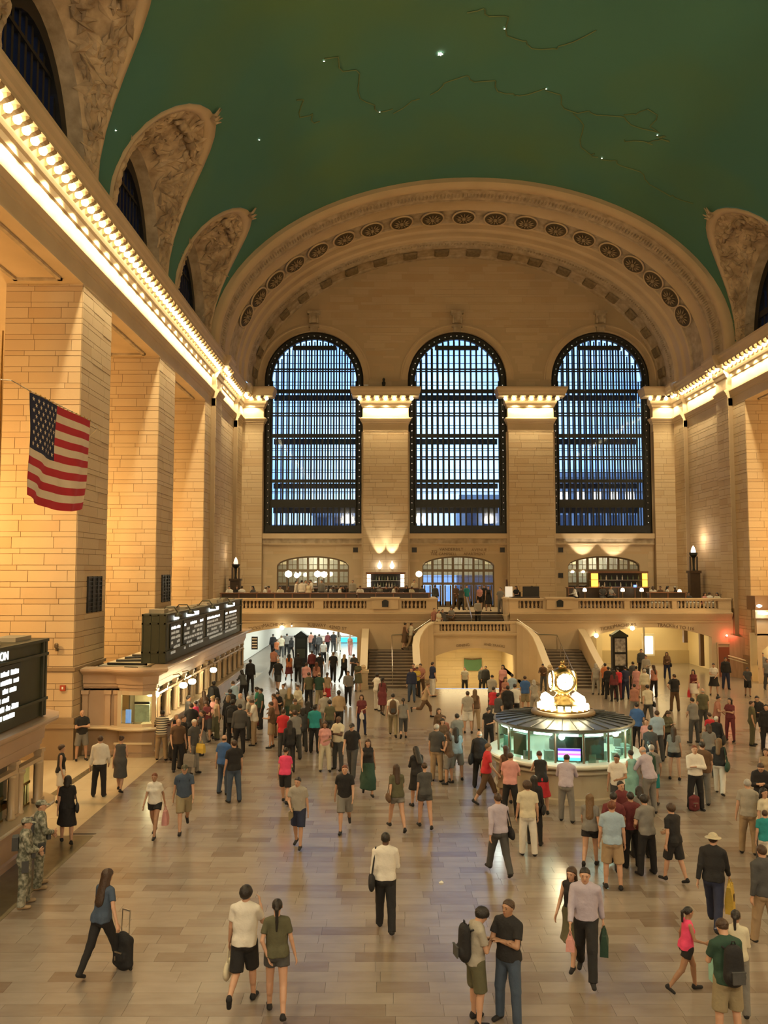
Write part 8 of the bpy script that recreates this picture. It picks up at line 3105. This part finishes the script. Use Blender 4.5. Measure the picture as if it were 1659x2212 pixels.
# ---- keep standing people from sharing the same spot
import itertools
solid = [p for p in PEOPLE if p[0].location.z < .1]
for it in range(12):
    for a, b in itertools.combinations(solid, 2):
        A_, B_ = a[0].location, b[0].location
        dx, dy = B_.x - A_.x, B_.y - A_.y
        d2 = dx * dx + dy * dy
        if d2 < .5 ** 2:
            d = math.sqrt(d2) + 1e-6
            k = (.5 - d) / 2 / d
            A_.x -= dx * k; A_.y -= dy * k
            B_.x += dx * k; B_.y += dy * k
    for p in solid:
        L_ = p[0].location
        dx, dy = L_.x - IX, L_.y - IY
        d = math.hypot(dx, dy)
        if d < 2.72:
            L_.x, L_.y = IX + dx * 2.72 / d, IY + dy * 2.72 / d
        if 31 < L_.y < 52.5 and L_.x < -8.0:
            if L_.y > 32.2:
                L_.x = -8.0
            elif L_.x > -10.9 and L_.y > 30.75:
                L_.y = 30.75

# ---- things people carry
backpack(at(1046, 1960), 'blk', 'black backpack on the boy at the left of the foreground pair', -.20, 1.2)
backpack(at(1560, 1985), 'blk', 'black backpack on the man in green in the lower right corner', -.21, 1.18)
backpack(at(399, 1651), 'olv', 'olive backpack on the capped man near the booths', -.20, 1.22)
backpack(at(849, 1499), 'brn', 'brown backpack on the man in white walking to the stairs', -.2, 1.2)
backpack(at(1407, 1610), 'dgn', 'round dark green backpack right of the information booth', -.22, 1.2)
backpack(at(503, 1512), 'blk', 'big black backpack in the middle of the ticket queue', -.22, 1.15)
backpack(at(462, 1472), 'dgr', 'dark grey backpack on the tall man at the booth counter', -.2, 1.2)
backpack(at(1614, 1443), 'dgr', 'dark backpack on the boy near the right pier', -.2, 1.15)
handbag(at(833, 1803), 'l', 'blk', 'black sling bag on the back of the man in the white shirt at centre', True, size=1.25)
handbag(at(147, 1678), 'r', 'blk', 'black handbag of the woman beside the near ticket booth')
handbag(at(856, 1652), 'l', 'brn', 'brown shoulder bag of the long-haired woman at centre')
handbag(at(1075, 1716), 'r', 'blk', 'black shoulder bag of the balding man below the booth', True, size=1.1)
handbag(at(1056, 1580), 'l', 'blk', 'big black shoulder bag left of the information booth', True, size=1.5)
handbag(at(585, 1517), 'r', 'blk', 'black bag of the man left of the red T-shirt')
handbag(at(1398, 1480), 'r', 'blk', 'black side bag of the man in cream right of the clock')
handbag(at(1547, 1548), 'r', 'blk', 'large black shoulder bag of the white-haired person', True, size=1.5)
handbag(at(1553, 1597), 'r', 'dgn', 'dark green bag of the woman in white trousers', True, size=1.3)
handbag(at(705, 1559), 'l', 'brn', 'brown bag held by the woman in pale pink', True, size=.9)
handbag(at(1497, 1447), 'l', 'pnk', 'pale pink shoulder bag under the right arch', True, size=1.2)
handbag(at(1440, 1409), 'l', 'blk', 'black bag of the lone figure in the right passage', True, size=1.2)
handbag(at(626, 1557), 'r', 'blk', 'black handbag of the woman all in black')
handbag(at(1154, 1677), 'r', 'blk', 'black handbag beside the curly-haired man in cream')
handbag(at(532, 1915), 'l', 'crm', 'cream canvas bag in the left hand of the man in the white T-shirt', False, 'canvas_bag', 'bag', 1.15)
handbag(at(773, 1430), 'r', 'blk', 'black bag held at the left stair newel', False)
shopping_bag(at(334, 1671), 'l', 'pnk', 'pink plastic bag of the woman in the white polo', .17, .36)
shopping_bag(at(1540, 1802), 'r', 'yel', 'yellow shopping bag with round brown mark below the black coat', .36, .5, 'brn')
shopping_bag(at(981, 1573), 'r', 'red', 'red shopping bag left of the information booth', .3, .3)
shopping_bag(at(1497, 1447), 'r', 'red', 'red shopping bag under the right arch', .28, .36)
shopping_bag(at(781, 1501), 'l', 'wht', 'white striped bag of the woman in the maroon print', .34, .22)
shopping_bag(at(420, 1555), 'r', 'gry', 'grey bag held by the grey-haired man in the queue', .46, .4)
shopping_bag(at(420, 1555), 'l', 'yel', 'yellow bag behind the grey bag in the queue', .3, .3)
shopping_bag(at(1262, 1876), 'l', 'dgn', 'dark green bag of the man in lavender', .36, .34)
shopping_bag(at(1262, 1876), 'r', 'pnk', 'small pink bag of the man in lavender', .16, .2)
shopping_bag(at(1560, 1985), 'l', 'mint', 'pale green bag beside the man in green, lower right', .26, .42)
g = G(265, 2094)
suitcase(g[0], g[1], -rad(30), 'blk', 'black wheeled suitcase pulled by the long-haired woman')
g = G(1500, 1752)
suitcase(g[0], g[1], 0.1, 'mar', 'dark red suitcase standing before the man in the white shirt', False, .72)
# phones and a folder
for (k, lab) in (((1560, 1985), 'glowing phone held by the man in green, lower right'), ((1443, 1535), 'phone held by the woman in the olive jacket')):
    pr = at(*k)
    root, J, dz, sc = pr
    w = world_at(pr, Vector(J['lwr']) + Vector(J['lfv']) * .14 + Vector((0, .03, dz)))
    o = tag(MB().box(-.036, .036, -.005, .005, -.07, .07).build('phone', BLACK), lab, 'phone')
    ubox('phone_screen', WHITE_E if k[0] == 1560 else TEXT_D, -.032, .032, -.008, -.005, -.062, .062, o)
    o.location = w
    o.rotation_euler = (-.9, 0, root.rotation_euler.z)
pr = at(643, 1682)
root, J, dz, sc = pr
o = tag(MB().box(-.15, .15, -.01, .01, -.11, .11).box(-.15, -.13, -.014, .014, -.11, .11, 1).build('folder', [cmat('cloth', COL['kha'], 'kha'), BLACK]), 'tan folder carried by the boy in the pale shirt', 'folder')
o.location = world_at(pr, Vector(J['rwr']) + Vector(J['rfv']) * .12 + Vector((0, 0, dz - .08)))
o.rotation_euler = (0, .1, root.rotation_euler.z + 1.5)
# small white scrap on the floor
g = G(953, 1907)
sc_ = MB().box(-.05, .05, -.03, .03, 0, .012)
sc_.add([(-.05, -.03, .012), (0, 0, .05), (.05, -.03, .012), (.03, .03, .03)], [(0, 1, 2), (1, 3, 2)])
tag(sc_.build('paper_scrap', PAPER), 'small white paper scrap lying alone on the floor at centre', 'paper').location = (g[0], g[1], .0)

labs = {}
for (r, *_q) in PEOPLE:
    n = len(r['label'].split())
    if n > 16:
        w_ = r['label'].split()
        print('LONG', n, r['label'])

# lettering becomes plain mesh
bpy.context.view_layer.update()
dg_ = bpy.context.evaluated_depsgraph_get()
for o in [o for o in C.objects if o.type == 'FONT']:
    me = bpy.data.meshes.new_from_object(o.evaluated_get(dg_))
    n_ = link(o.name.split('.')[0], me, o.parent)
    n_.matrix_local = o.matrix_local.copy()
    bpy.data.objects.remove(o)
